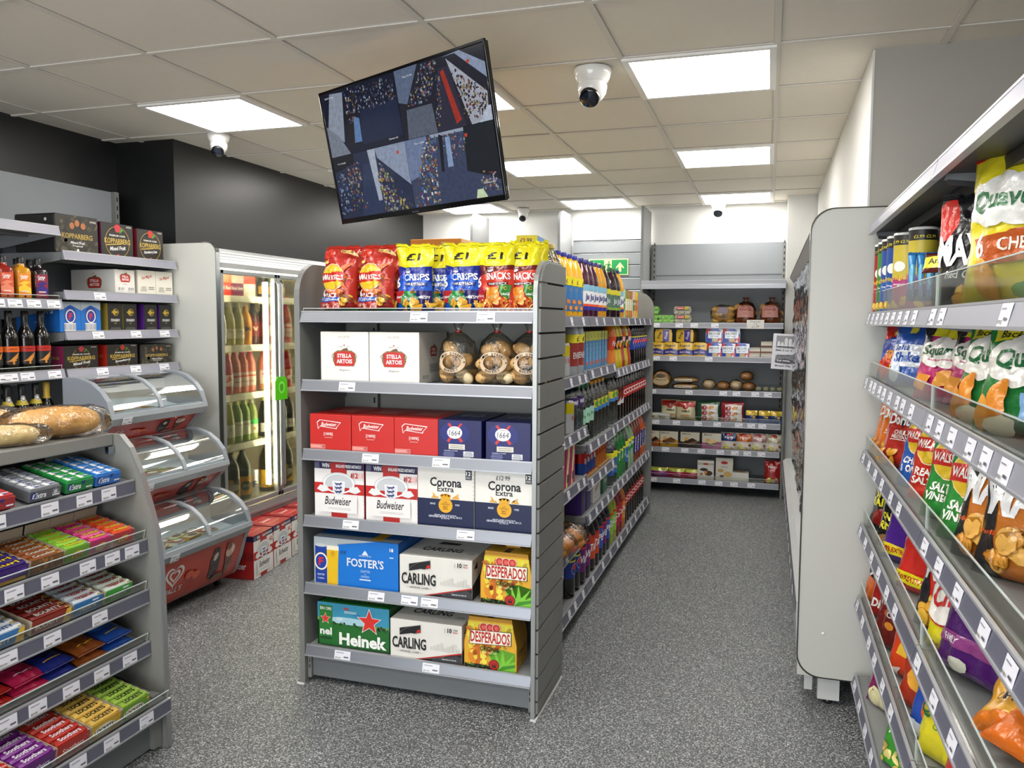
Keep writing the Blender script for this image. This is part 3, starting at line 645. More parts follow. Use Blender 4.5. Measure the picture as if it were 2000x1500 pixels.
# open chiller on the right aisle with a reflective night blind
def open_chiller():
    root = empty('open_chiller', (.14, 3.25, 0), rad(-90))   # local x -> -Y ; chiller lies at x<0
    L = -3.45; white = M('#c4c4bd', 'satin')
    b = MB(); b.prism(rnd_panel(0, .66, 1.92, .085, 0, 10, z0=.125)[:1] + rnd_panel(0, .66, 1.92, .085, 0, 10, z0=.125)[1:], 'x', -.03, 0, white)
    b.bm_ = None
    o = b.build('end_panel', root)
    n = 8; F = [(.0 + .085 - .085 * sin(a), 1.92 - .085 + .085 * cos(a)) for a in [pi / 2 * i / n for i in range(n + 1)]]
    F = [(.3, 1.92)] + F + [(0, .21)] + [(.085 - .085 * cos(a), .21 - .085 * sin(a)) for a in [pi / 2 * i / n for i in range(n + 1)]] + [(.6, .125)]
    t = MB(); t.prism(F + [(p[0] - (.004 if p[0] < .2 else 0), p[1] + (.004 if p[1] > 1.8 else -.004 if p[1] < .2 else 0)) for p in F][::-1], 'x', -.034, .003, M('#5b5750', 'chrome')); t.build('edge_trim', root)
    t = MB(); t.lathe([(.006, 0), (.005, .002), (.001, .003)], M('#f5f5f2', 'gloss'), 12); t.build('screw_cap', root, loc=(.002, .09, .3), rot=(0, rad(90), 0))
    b = MB(); b.prism([(.03, 1.8), (.0, 1.84), (.03, 1.9), (.66, 1.9), (.66, 1.8)], 'x', L, -.034, M('#c9cbcb', 'metal'))
    for i in range(4): b.box(L, -.034, -.002 + .006 * i, .006 + .006 * i, 1.845 + i * .014, 1.848 + i * .014, M('#7f8284', 'metal'))
    b.build('canopy', root)
    b = MB(); b.box(L, -.034, .62, .66, .15, 1.8, M('#2c2d30', 'paint')); b.box(L, -.034, .1, .66, .12, .3, M('#8e9295', 'paint')); b.build('cabinet', root)
    b = MB(); b.prism([(.02, .42), (-.01, .40), (-.01, .36), (.0, .16), (.03, .13), (.1, .13), (.1, .42)], 'x', L, -.034, M('#b4b6b6', 'satin'))
    b.prism([(-.012, .405), (-.02, .36), (-.012, .355)], 'x', L, -.034, M('#6a6c70', 'satin')); b.build('front_bumper', root)
    for i in range(14):
        q = bpy.data.objects.new('price_card', price_card(.055, .036)); COL.objects.link(q); q.parent = root; q.location = (-.25 - .22 * i, -.018, .38)
    # crinkled mirror blind
    b = MB(); nx, nz = 150, 70; vs = []
    for j in range(nz + 1):
        for i in range(nx + 1):
            x = L + .02 + (-.06 - L - .02) * i / nx; z = .42 + 1.4 * j / nz
            d = .02 * noise.noise(Vector((x * 3.1, z * 6, 1.3))) + .011 * noise.noise(Vector((x * 9, z * 16, 4))) + .0035 * noise.noise(Vector((x * 30, z * 26, 9)))
            vs.append((x, .035 + d + .02 * (1 - j / nz), z))
    b.add(vs, [(j * (nx + 1) + i, j * (nx + 1) + i + 1, (j + 1) * (nx + 1) + i + 1, (j + 1) * (nx + 1) + i) for j in range(nz) for i in range(nx)], M('#d5d7da', 'mirror'), True); b.build('reflective_blind', root)
    for x in (-.06, -3.3):
        for y in (.12, .5):
            t = MB(); t.lathe([(.012, 0), (.018, .004), (.018, .02), (.01, .024), (.01, .12)], M('#1c1d1e', 'gloss'), 14); t.build('adjustable_foot', root, loc=(x, y, 0))
    t = MB(); t.box(-.1, -.04, .08, .16, .02, .125, M('#c8c9c6', 'paint')); t.box(-.06, -.045, .03, .06, .05, .125, M('#c8c9c6', 'paint')); t.build('foot_bracket', root)
    tag(root, 'open chiller with rounded white end panel and silver crinkled blind', 'chiller')
open_chiller()
# ------------------------------------------------------------------ three-tier ice cream freezer
def heart(cx, cy, s, c):
    """spiral heart sign: two nested heart outlines"""
    def h(k, n=30): return [(cx + s * k * .062 * 16 * sin(t) ** 3 * .9, cy + s * k * .055 * (13 * cos(t) - 5 * cos(2 * t) - 2 * cos(3 * t) - cos(4 * t))) for t in [2 * pi * i / n for i in range(n)]]
    o = []
    for k0, k1 in ((1, .78), (.58, .38)):
        a, b = h(k0), h(k1); n = len(a)
        o.append((a + b, [t for i in range(n - 2 if k0 < 1 else n) for t in ((i, (i + 1) % n, n + (i + 1) % n), (i, n + (i + 1) % n, n + i))], c))
    return o
def freezer():
    Y0, W = 3.08, .70
    root = empty('ice_cream_freezer', (-2.73, Y0, 0), rad(90)); g1 = M('#9da3aa', 'satin'); gl = M('#dfe8ea', 'glass'); red = M('#b3301f', 'gloss'); wh = M('#d9dcde', 'satin')
    # (front y, z) of each rail; y = -2.73 - X
    tiers = [(0, .372, [(.042, -.103), (.07, -.2), (.1, -.27), (.12, -.3)], [(.03, -.055)]), (.142, .709, [(.166, -.174)], [(.036, -.057)]), (.28, 1.032, [(.136, -.154)], [(.05, -.06)])]
    for k, (yf, zf, low, up) in enumerate(tiers):
        cur = [(.0, .0), (.02, .052), (.06, .1), (.116, .139), (.19, .162), (.262, .165)]
        rail = MB(); rail.prism([(0, .004), (-.004, -.02), (.02, -.055), (.03, -.055), (.04, .0), (.03, .012)], 'x', 0, W, g1)
        rail.box(.03, W - .03, .255, .285, .14, .172, g1, .004); rail.build('tier_frame', root, loc=(0, yf, zf))
        for x in (0, W - .03):
            ch = MB(); out = [(-.002, -.02), (.004, .012)] + [(p[0] + .002, p[1] + .016) for p in cur[1:]] + [(.29, .17), (.29, -.0), (.26, -.16), (low[-1][0], low[-1][1])] + low[:-1][::-1] + [(.02, -.055)]
            ch.prism(out, 'x', x, x + .03, M('#8f959d', 'satin')); ch.build('tier_cheek', root, loc=(0, yf, zf))
        gb = MB(); gb.sheet([(p[0] + .004, p[1] + .006) for p in cur], 'x', .03, W - .03, gl); gb.build('curved_glass_lid', root, loc=(0, yf, zf))
        gb = MB(); gb.prism([(p[0], p[1] + .011) for p in cur] + [(p[0] + .006, p[1] + .001) for p in cur][::-1], 'x', W / 2 - .012, W / 2 + .012, g1); gb.build('lid_divider', root, loc=(0, yf, zf))
        tb = MB(); tb.add([(.03, .04, -.03), (W - .03, .04, -.03), (W - .03, .25, -.0), (.03, .25, -.0)], [(0, 1, 2, 3)], wh); tb.add([(.03, .04, -.03), (W - .03, .04, -.03), (W - .03, .035, .0), (.03, .035, 0)], [(0, 1, 2, 3)], wh)
        tb.add([(.03, .25, 0), (W - .03, .25, 0), (W - .03, .27, .15), (.03, .27, .15)], [(0, 1, 2, 3)], wh); tb.build('inner_tray', root, loc=(0, yf, zf))
        # red lower body
        PF = up + low; b = MB(); b.prism(PF + [(.29, PF[-1][1]), (.29, -.05)], 'x', .03, W - .03, red); p0 = up[0]; p1 = low[-1] if k else low[1]
        def fn(u, v, o, P=PF):
            # v measured down along the panel
            t = v
            for q0, q1 in zip(P, P[1:]):
                l = math.hypot(q1[0] - q0[0], q1[1] - q0[1])
                if t <= l or q1 is P[-1]:
                    s = t / l; nx, nz = (q1[1] - q0[1]) / l, -(q1[0] - q0[0]) / l
                    return (u, q0[0] + (q1[0] - q0[0]) * s + nx * o * 1.5, q0[1] + (q1[1] - q0[1]) * s + nz * o * 1.5)
                t -= l
        Lp = sum(math.hypot(q1[0] - q0[0], q1[1] - q0[1]) for q0, q1 in zip(PF, PF[1:])); m = -1
        H = Lp; sc = min(1, H / .2)
        A = [(v, f, c) for v, f, c in heart(.14, .0, 1, '#d9d3cf')]
        def flip(ops, cy, s): return [([(x0 if False else (.14 + (x - .14) * s), cy - y * s) for x, y in v], f, c) for v, f, c in ops for x0 in (0,)]
        A = flip(A, H * (.36 if k == 0 else .5), .075 if k == 0 else .05 * sc)
        if k == 0:
            w1 = T("WALL'S", 0, 0, .15, .034, '#d9d3cf', 1, .15); A.append(([(.14 + x, H * .68 - y) for x, y in w1[0]], w1[1], w1[2]))
        cy = H * .5; ch = H * .42
        A += [PL([(.42, cy + ch * .6), (.41, cy - ch * .3), (.43, cy - ch * .9), (.47, cy - ch * .9), (.49, cy - ch * .2), (.485, cy + ch * .5), (.45, cy + ch * .8)], '#21120f'), EL(.45, cy - ch * .45, .016, ch * .22, '#b9a8a0', rot=.4),
              PL([(.53, cy - ch * .3), (.6, cy - ch * .3), (.56, cy + ch * 1.0)], '#5b3626'), EL(.565, cy - ch * .5, .036, ch * .35, '#c9a894'), EL(.55, cy - ch * .75, .022, ch * .2, '#7a3b2a'), EL(.585, cy - ch * .55, .014, ch * .2, '#e0cdbd'), EL(.5, cy + ch * .75, .05, ch * .18, '#7b4a38')]
        A += [EL(.25 + .05 * i, cy + ch * (.3 * ((i * 7) % 5) / 5 - .1), .03, ch * .2, '#c44a22') for i in range(2)]
        lay(b, A, fn, cut=.03, fin='gloss'); b.build('lower_panel', root, loc=(0, yf, zf))
        q = bpy.data.objects.new('price_card', price_card(.06, .036)); COL.objects.link(q); q.parent = root; q.location = (.08 if k < 2 else .1, yf - .003, zf - .035); q.rotation_euler = (rad(20), 0, 0)
    b = MB(); b.box(.02, W - .02, .45, .54, .05, 1.0, M('#8f959d', 'satin')); b.box(.04, W - .04, .3, .45, .05, .3, M('#8f959d', 'satin')); b.box(.04, W - .04, .16, .5, .05, .12, M('#2a2c2e', 'paint')); b.build('cabinet', root)
    for x in (.06, W - .06):
        for y in (.2, .44): t = MB(); t.lathe([(.02, -.012), (.024, -.008), (.024, .008), (.02, .012)], M('#17181a', 'gloss'), 14); t.build('castor', root, loc=(x, y, .026), rot=(0, rad(90), 0))
    tag(root, 'three-tier ice cream freezer with curved glass lids and red panels', 'freezer')
    # wrapped ices lying in the trays
    def ice(cols, s):
        b = MB(); b.prism([(-.07, 0), (-.055, .014), (.055, .014), (.07, 0)], 'y', -.03, .03, M(cols[0], 'foil'))
        lay(b, [R(-.05, .05, -.028, .028, cols[1]), EL(.01, 0, .03, .02, cols[2])] , lambda u, v, o: (u, v, .014 + o), fin='foil'); return b.build('wrapped_ice')
    rd = random.Random(2); kk = [('#b98a3a', '#e0c890', '#5a2f1a'), ('#d9c9a0', '#8a4a2a', '#e8e0d0'), ('#c9c2b0', '#b03a2a', '#f0e8d0'), ('#8a9a4a', '#e0d8a0', '#6a2a2a')]
    for k, (yf, zf, low, up) in enumerate(tiers):
        for i in range(5 if k else 7):
            y = Y0 + .09 + .055 * i + (0 if k else .0); p = P(('ice', i % 4), ice, kk[i % 4], i)
            X = -2.73 - (yf + .09 + .05 * (i % 2)); z = zf - .018 + (yf + .09 - yf - .04) * .14 + .004 * (i % 2) + .01
            put(p, (X, y, z), rad(rd.uniform(60, 120)), ['small gold wrapped ice', 'small tan wrapped ice', 'small pale wrapped ice with red print', 'small green wrapped ice'][i % 4], f'in the {["bottom", "middle", "top"][k]} freezer tray', 'ice cream', tilt=(0, rad(rd.uniform(-4, 4))))
freezer()
# ------------------------------------------------------------------ product builders (front faces -y, base at z 0)
def boxpack(name, w, d, h, col, front=(), side=(), top=(), left=None, scol=None, tcol=None, shape=None, ch=.0025, fin='p'):
    b = MB(); c1 = M(col, fin)
    if shape: b.prism(shape, 'y', 0, d, c1)
    else: b.box(-w / 2, w / 2, 0, d, 0, h, c1, ch)
    e = .0015
    side = list(side); front = list(front); top = list(top)
    if scol: side = [R(e, d - e, e, h - e, scol)] + side
    if tcol: top = [R(-w / 2 + e, w / 2 - e, e, d - e, tcol)] + top
    k = dict(base=.0004, step=.00022, fin=fin)
    lay(b, front, lambda u, v, o: (u, -o, v), clip=(-w / 2 + .0008, w / 2 - .0008, .0008, h - .0008), **k)
    if not shape:
        lay(b, side, lambda u, v, o: (w / 2 + o, u, v), clip=(.001, d - .001, .001, h - .001), **k)
        lay(b, side if left is None else left, lambda u, v, o: (-w / 2 - o, d - u, v), clip=(.001, d - .001, .001, h - .001), **k)
    lay(b, top, lambda u, v, o: (u, v, h + o), clip=(-w / 2 + .001, w / 2 - .001, .001, d - .001), **k)
    return b.build(name)

def bag(name, w, h, t, base, ops, seed=0, fin='foil', seal=None, slump=0, back=None, wr=1.0, crumple=0, nu=16, nv=24, flatbase=True):
    """pillow pack with crimped ends, wrinkled; artwork lies on its front"""
    us = [sin(pi / 2 * (2 * i / nu - 1)) for i in range(nu + 1)]; sh = .014 * h / .25
    def prof(v):   # half thickness along the height
        k = v / h; lo = min(1, max(0, (k - .0) / (.10 if flatbase else .25))); hi = min(1, max(0, (1 - k) / .42))
        return t / 2 * (lo ** .5) * (sin(hi * pi / 2) ** .8) + .001
    def wid(v):
        k = v / h; return w / 2 * (1 - .10 * sin(pi * min(1, k * 1.05)) * (t / w) * 2)
    def disp(u, v, s):
        k = v / h; e = abs(2 * k - 1) ** 2.5
        n = noise.noise(Vector((u * 3.2 + seed * 5.3, v / h * 3.2, s * 9.1))) * .008 * t / .07
        n += noise.noise(Vector((u * 11 + seed * 2.1, v / h * 2.0 + 7, s * 3.3))) * (.016 * e + .004)
        n -= abs(noise.noise(Vector((u * 5 + v * 14, v * 26 - u * 2 + seed, s * 4)))) * .012
        return n * wr
    G = {}
    for s in (-1, 1):
        g = []
        for j in range(nv + 1):
            v = h * j / nv; row = []
            for i, u in enumerate(us):
                th = prof(v) * (max(0, 1 - abs(u) ** 2.3)) ** .62
                edge = max(0, 1 - abs(u) ** 4)
                y = s * (th + disp(u, v, s) * edge * min(1, 8 * min(j, nv - j) / nv + .15))
                if s < 0: y = min(y, -.0005)
                else: y = max(y, .0005)
                x = u * wid(v) + .006 * noise.noise(Vector((seed * 3, v * 22, u * 2))) * w / .15
                z = v + (.01 * noise.noise(Vector((u * 4 + seed, 3, 0))) + .006 * noise.noise(Vector((u * 9, seed, 5)))) * (j / nv) ** 8 * h / .25
                yb = crumple * noise.noise(Vector((u * 1.6, seed * 2, 2))) * max(0, (v / h - .75) * 4) ** 2
                lean = slump * (v / h) ** 2 * h
                row.append(Vector((x, y + yb + lean, z)))
            g.append(row)
        G[s] = g
    b = MB(); m = M(base, fin)
    for s in (-1, 1):
        vs = [p for row in G[s] for p in row]; n1 = nu + 1
        fs = [((j) * n1 + i, j * n1 + i + 1, (j + 1) * n1 + i + 1, (j + 1) * n1 + i) for j in range(nv) for i in range(nu)]
        if s > 0: fs = [f[::-1] for f in fs]
        b.add(vs, fs, M(back, fin) if (back and s > 0) else m, True)
    # sides closed
    for i in (0, nu):
        vs = [G[-1][j][i] for j in range(nv + 1)] + [G[1][j][i] for j in range(nv + 1)]
        b.add(vs, [(j, j + 1, nv + 2 + j, nv + 1 + j) for j in range(nv)], m, True)
    # crimped seals
    for j, sg in ((nv, 1),) if flatbase else ((nv, 1), (0, -1)):
        top = [(G[-1][j][i] + G[1][j][i]) / 2 for i in range(nu + 1)]; rows = []
        for k in range(4):
            rows += [p + Vector((0, .0018 * (-1) ** k + crumple * .3 * k / 3 * noise.noise(Vector((p.x * 20, seed, 1))), sg * sh * k / 3)) for p in top]
        n1 = nu + 1; b.add(rows, [(k * n1 + i, k * n1 + i + 1, (k + 1) * n1 + i + 1, (k + 1) * n1 + i) for k in range(3) for i in range(nu)], M(seal or base, fin), False)
    import bisect
    g = G[-1]
    def fn(u, v, o):
        uu = max(-.9999, min(.9999, u / (w / 2))); i = min(nu - 1, max(0, bisect.bisect_right(us, uu) - 1)); a = (uu - us[i]) / (us[i + 1] - us[i])
        vv = max(0, min(.9999, v / h)) * nv; j = int(vv); c = vv - j
        p00, p10, p01, p11 = g[j][i], g[j][i + 1], g[j + 1][i], g[j + 1][i + 1]
        # same diagonal split as the body quads
        q = p00 * (1 - a) * (1 - c) + p10 * a * (1 - c) + p11 * a * c + p01 * (1 - a) * c
        nrm = (p10 - p00).cross(p01 - p00) + (p11 - p01).cross(p11 - p10)
        nrm = nrm.normalized() if nrm.length > 1e-9 else Vector((0, -1, 0))
        if nrm.y > 0: nrm = -nrm
        return q + nrm * (o * 1.7)
    if ops: lay(b, ops, fn, cut=w / 20, base=.0011, fin=fin, clip=(-w / 2 * .995, w / 2 * .995, 0, h * .998))
    return b.build(name)

def bottle(name, prof, col, cap=None, label=(), fin='gloss', seg=22, sq=0, liquid=None, neck=None):
    """prof [(r,z)]; cap (r,z0,z1,colour); label list of (z0,z1,ops,basecolour,arc)"""
    b = MB(); b.lathe(prof, M(col, fin), seg, sq=sq); o = b.build(name)
    if liquid:
        lv, lc = liquid; pr = [(max(.001, r - .0025), z + .002) for r, z in prof if z < lv]; b = MB(); b.lathe(pr, M(lc, 'gloss'), seg, sq=sq); b.build('drink', o)
    if cap:
        r, z0, z1, cc = cap; b = MB(); b.lathe([(r, z0), (r, z1 - .002), (r - .002, z1)], M(cc, 'satin'), 16); b.build('cap', o)
    if neck:
        z0, z1, cc = neck; b = MB(); b.lathe([(rad_at(prof, z0 + (z1 - z0) * i / 4, 0) + .0007, z0 + (z1 - z0) * i / 4) for i in range(5)], M(cc, 'satin'), 18); b.build('neck_wrap', o)
    for z0, z1, ops, bc, arc in label:
        b = MB()
        if bc:
            n = 18; pts = []; m = 4
            for j in range(m + 1):
                z = z0 + (z1 - z0) * j / m
                for i in range(n + 1):
                    a = -pi / 2 + arc * (i / n - .5); r = rad_at(prof, z, sq, a) + .0009; pts.append((r * cos(a), r * sin(a), z))
            b.add(pts, [(j * (n + 1) + i, j * (n + 1) + i + 1, (j + 1) * (n + 1) + i + 1, (j + 1) * (n + 1) + i) for j in range(m) for i in range(n)], M(bc), True)
        r0 = rad_at(prof, (z0 + z1) / 2, 0)
        lay(b, ops, lambda u, v, of: (lambda a, r: (r * cos(a), r * sin(a), z0 + v))(-pi / 2 + u / r0, rad_at(prof, z0 + v, sq, -pi / 2 + u / r0) + .0014 + of), cut=r0 / 3.5)
        b.build('label', o)
    return o
def rad_at(prof, z, sq, a=0):
    q = 1 if not sq else 1 / (abs(cos(a)) ** sq + abs(sin(a)) ** sq) ** (1 / sq)
    for (r0, z0), (r1, z1) in zip(prof, prof[1:]):
        if z0 <= z <= z1 and z1 > z0: return (r0 + (r1 - r0) * (z - z0) / (z1 - z0)) * q
    return prof[len(prof) // 2][0] * q

def badge(x, y, s=1, ban=('#f2ead8', '#d9b23a')):
    """round crisp-maker sign: yellow disc, red band, white name"""
    o = [EL(x, y, .045 * s, .045 * s, '#f6dca0', 26), EL(x, y, .042 * s, .042 * s, '#c9291f', 26), EL(x, y, .041 * s, .041 * s, '#e6c02a', 20, rad(18), rad(162)), EL(x, y, .041 * s, .041 * s, '#e6c02a', 20, rad(198), rad(342)),
         PL([(x - .0425 * s, y + .014 * s), (x + .0425 * s, y + .018 * s), (x + .0425 * s, y - .014 * s), (x - .0425 * s, y - .018 * s)], '#c9291f'), T('WALKERS', x, y, .08 * s, .018 * s, '#f7f3ea', 1.5, .15)]
    return o
CHIP = ['#e2b23c', '#d9a02e', '#edc65a']
def chips(x, y, s, n=6, seed=0, cols=CHIP):
    rd = random.Random(seed); o = []
    for _ in range(n):
        a, c = x + rd.uniform(-s, s), y + rd.uniform(-s, s) * .7; r = rd.uniform(0, 3)
        o += [EL(a, c, s * .55, s * .4, '#a8701c', 10, rot=r), EL(a, c, s * .5, s * .36, rd.choice(cols), 10, rot=r)]
    return o
# ---- end display stock
def walkers6():
    w, h = .155, .245
    A = [R(-w / 2, w / 2, 0, .014, '#2f7a35'), R(-w / 2, -.02, h * .86, h, '#c8321e'), R(-w / 2, w / 2, .014, .03, '#a51f1a')]
    A += chips(-.07, .15, .018, 3, 1) + chips(-.07, .18, .016, 2, 2) + [PL([(.0, .165), (.07, .19), (.03, .15), (.07, .12), (.02, .13), (.05, .08), (.0, .11)], '#e0642c'), PL([(-.06, .08), (-.02, .1), (.04, .075), (.0, .06)], '#e57a35')]
    A += badge(-.02, .13, 1.2) + [T('6', -.05, .066, .015, .027, '#fff', 2), T('PACK', -.018, .060, .038, .016, '#fff', 2), T('Classic', -.012, .077, .045, .011, '#e9a0a0', 0, .3)]
    A += [PL([(-.062, .05), (.022, .054), (.024, .036), (-.065, .032)], '#2a55b0'), T('X2 CHEESE & ONION', -.02, .043, .08, .010, '#e8edf8', 1), PL([(-.066, .031), (.026, .034), (.024, .016), (-.066, .014)], '#b02820'), T('X2 READY SALTED', -.02, .024, .078, .010, '#f2c8b8', 1)]
    A += chips(.045, .045, .026, 5, 3) + [PL([(.03, .06), (.075, .02), (.075, .03), (.03, .075)], '#8a4a18')] + [PL([(.01, .232), (.07, .226), (.075, .211), (.02, .216)], '#cfa860'), T('WINNER', .042, .221, .045, .007, '#3a2a18', 1)]
    return bag('crisp_multipack', w, h, .075, '#b52a1d', A, 1, wr=.85, crumple=.03)
def snackpack(kind):
    w, h = .155, .245; blue = kind == 'blue'
    c0, c1, c2 = ('#10268c', '#1657c4', '#0d1a66') if blue else ('#6e1c16', '#d8402c', '#5a1512')
    A = [R(-w / 2, w / 2, 0, h, c0)] + ([EL(-.02, .07, .11, .07, c1, 24)] if blue else [PL([(-w / 2, .13), (w / 2, .155), (w / 2, .0), (-w / 2, .0)], c1)])
    A += [PL([(-w / 2, .176), (-.03, .166), (.03, .166), (w / 2, .172), (w / 2, h), (-w / 2, h)], '#e6dc1e'), R(-w / 2, w / 2, .235, h, '#e6dc1e')]
    A += [T('£1', .0, .205, .06, .028, '#15140a', 2), T('happy', -.012, .160, .022, .006, '#f0f0f4', 1), T('shopper', -.012, .153, .026, .006, '#f0f0f4', 1), EL(-.012, .15, .012, .007, '#e8e8f0', 12, pi, 2 * pi)]
    A += [T('CRISPS' if blue else 'SNACKS', .018, .128, .098, .026, '#f6f6f6', 2, 0, .02), T('6', -.062, .108, .022, .04, '#f6f6f6', 2), R(-.03, .058, .095, .107, c2), T('VARIETY PACK', .016, .101, .076, .009, '#f2f2f2', 1.5)]
    if blue:
        A += [R(-.074, -.034, .03, .076, '#b5242c'), T('CRISPS', -.054, .052, .034, .009, '#fff', 1), R(.03, .074, .03, .076, '#2b1f5c'), T('CRISPS', .052, .052, .038, .009, '#fff', 1), R(-.032, .024, .02, .068, '#2f8a44'), R(-.026, .018, .064, .074, '#2f8a44'), T('CRISPS', -.004, .042, .045, .010, '#fff', 1), T('CHEESE & ONION', -.004, .052, .045, .005, '#d8f0d8', 1)]
        A += chips(-.06, .025, .016, 4, 3) + chips(-.004, .02, .024, 7, 4) + chips(.055, .025, .018, 5, 5) + chips(.02, .075, .008, 2, 6) + [T('x2', -.06, .008, .012, .008, '#fff', 1), T('x2', .05, .008, .014, .009, '#fff', 1)]
    else:
        A += [R(-.03, .026, .03, .086, '#dd8a24'), T('PUFFS', -.002, .052, .036, .010, '#f2d29a', 1), PL([(.03, .098), (.072, .095), (.066, .04), (.034, .05)], '#3a8a3c'), RING(.05, .085, .004, .007, '#e2c860'), T('RINGS', .052, .062, .032, .009, '#fff', 1), R(-.076, -.034, .04, .082, '#b01f30'), T('GNASHERS', -.055, .055, .038, .009, '#f4d8d8', 1)]
        A += crumbs(-.035, .03, .005, .045, ['#e8a040', '#dd8426', '#f0b45c'], 34, .006, 3) + crumbs(.028, .068, .01, .045, ['#d9702a', '#e8a040'], 16, .006, 4) + crumbs(-.076, -.04, .01, .04, ['#e8a040', '#d07a2a'], 14, .006, 5) + [T('x2', -.06, .012, .014, .009, '#fff', 1)]
    return bag('snack_multipack', w, h, .07, c0, A, 7 if blue else 9, seal='#e6dc1e', back='#e6dc1e', wr=1.1, crumple=.05)
def lager_label(x, y, s):   # white lager box sign
    A = [PL([(x - .05 * s, y - .008 * s), (x - .046 * s, y + .02 * s), (x - .03 * s, y + .03 * s), (x + .03 * s, y + .03 * s), (x + .046 * s, y + .02 * s), (x + .05 * s, y - .008 * s), (x + .04 * s, y - .03 * s), (x - .04 * s, y - .03 * s)], '#8a6c46'),
         PL([(x - .042 * s, y - .026 * s), (x - .042 * s, y + .02 * s), (x - .022 * s, y + .025 * s), (x, y + .028 * s), (x + .022 * s, y + .025 * s), (x + .042 * s, y + .02 * s), (x + .042 * s, y - .026 * s), (x, y - .03 * s)], '#c22a22'),
         T('STELLA', x, y + .010 * s, .06 * s, .015 * s, '#fff', 2), T('ARTOIS', x, y - .011 * s, .066 * s, .016 * s, '#fff', 2), T('Belgium', x, y - .045 * s, .044 * s, .009 * s, '#8f8c86', 0, .4), STAR(x, y + .05 * s, .005 * s, '#b04a3a', 4), T('ANNO        1366', x, y + .044 * s, .045 * s, .004 * s, '#8a8680'),
         PL([(x - .014 * s, y + .03 * s), (x + .018 * s, y + .03 * s), (x + .012 * s, y + .04 * s), (x - .004 * s, y + .036 * s)], '#6f563a'), RING(x - .046 * s, y + .008 * s, .006 * s, .008 * s, '#6f563a'), RING(x + .046 * s, y + .008 * s, .006 * s, .008 * s, '#6f563a')]
    return A
def stella(w=.214, h=.2, d=.28):
    A = lager_label(.0, h * .47, 1.05) + [T('PACK 12 BOTTLES', 0, h * .9, .05, .006, '#b0aea8'), T('pint sized beer bottles', 0, h * .87, .05, .003, '#b8b6b0')]
    Sd = lager_label(d * .5, h * .62, .7) + lines(d * .3, d * .7, h * .2, h * .38, 5, '#9a968e', 3) + barcode(d * .1, d * .3, .015, .035)
    return boxpack('lager_box', w, d, h, '#e9e6de', A, Sd, scol='#dedbd2', top=lager_label(0, d * .5, .8))
def bud_cube():
    w, h, d = .186, .148, .30
    A = [PL([(-.047, h - .022), (-.06 + .11, h - .03), (.032, h - .05), (.03, h - .058), (-.045, h - .05), (-.055, h - .062), (-.06, h - .032)], '#ece6e2'), PL([(-.045, h - .0245), (.045, h - .033), (.029, h - .05), (.026, h - .055), (-.045, h - .047), (-.053, h - .058), (-.057, h - .034)], '#c4251f'),
         T('Budweiser', -.005, h - .04, .07, .015, '#f2ece8', 1, .3), T('[100%]', -.008, h - .08, .04, .014, '#f2dcd8', 1.5), lines(-.026, .01, h - .096, h - .09, 1, '#e0a8a0')[0], R(-.09, -.022, .008, .026, '#e08078'), RING(-.03, .018, .003, .005, '#3a2a50')] + lines(-.088, -.04, .012, .022, 2, '#f0c0b8')
    top = [PL([(-.06, .1), (.06, .09), (.04, .14), (.06, .2), (-.06, .21), (-.04, .15)], '#d8685c'), T('Budweiser', 0, .15, .09, .03, '#c9756a', 1, .3)]
    Sd = [T('Budweiser', d / 2, h * .6, .16, .04, '#f0dcd8', 1, .3)] + lines(.05, .25, .02, .04, 3, '#e8b0a8')
    return boxpack('red_beer_box', w, d, h, '#c4251f', A, Sd, top, fin='p')
def k1664():
    w, h, d = .178, .148, .30
    A = [EL(-.02, h - .05, .06, .045, '#1b2672', 20), PL([(-.05, h - .015), (-.04, h - .012), (.015, h - .08), (.004, h - .085)], '#c8342e'), PL([(.012, h - .013), (.002, h - .012), (-.052, h - .08), (-.044, h - .087)], '#c8342e'), EL(-.02, h - .048, .031, .024, '#eef0f2', 24), EL(-.02, h - .048, .028, .021, '#f8f8f8', 24), T('1664', -.02, h - .049, .046, .022, '#15163a', 0, .15), T('KRONENBOURG', -.02, h - .031, .03, .004, '#555'),
         R(-.044, .022, .036, .056, '#ddd9cc')] + lines(-.04, .018, .039, .053, 2, '#9a978c') + [T('12x440ml CANS', -.035, .03, .055, .005, '#c8cce8')] + lines(-.076, -.01, .006, .026, 5, '#8c92c0', 4) + [R(.016, .058, .01, .03, '#d8dade')] + lines(.018, .056, .012, .028, 4, '#5a5e7a', 6) + [R(.016, .046, .003, .008, '#d8dade')]
    top = [EL(0, .15, .05, .04, '#8a92a8', 20), PL([(-.07, .05), (-.04, .05), (.07, .25), (.04, .25)], '#3a4a8a'), T('1664', 0, .15, .07, .03, '#1a1f50', 0)]
    return boxpack('navy_beer_box', w, d, h, '#161a55', A, [T('1664', d / 2, h / 2, .1, .05, '#d8dade', 0)], top, fin='p')
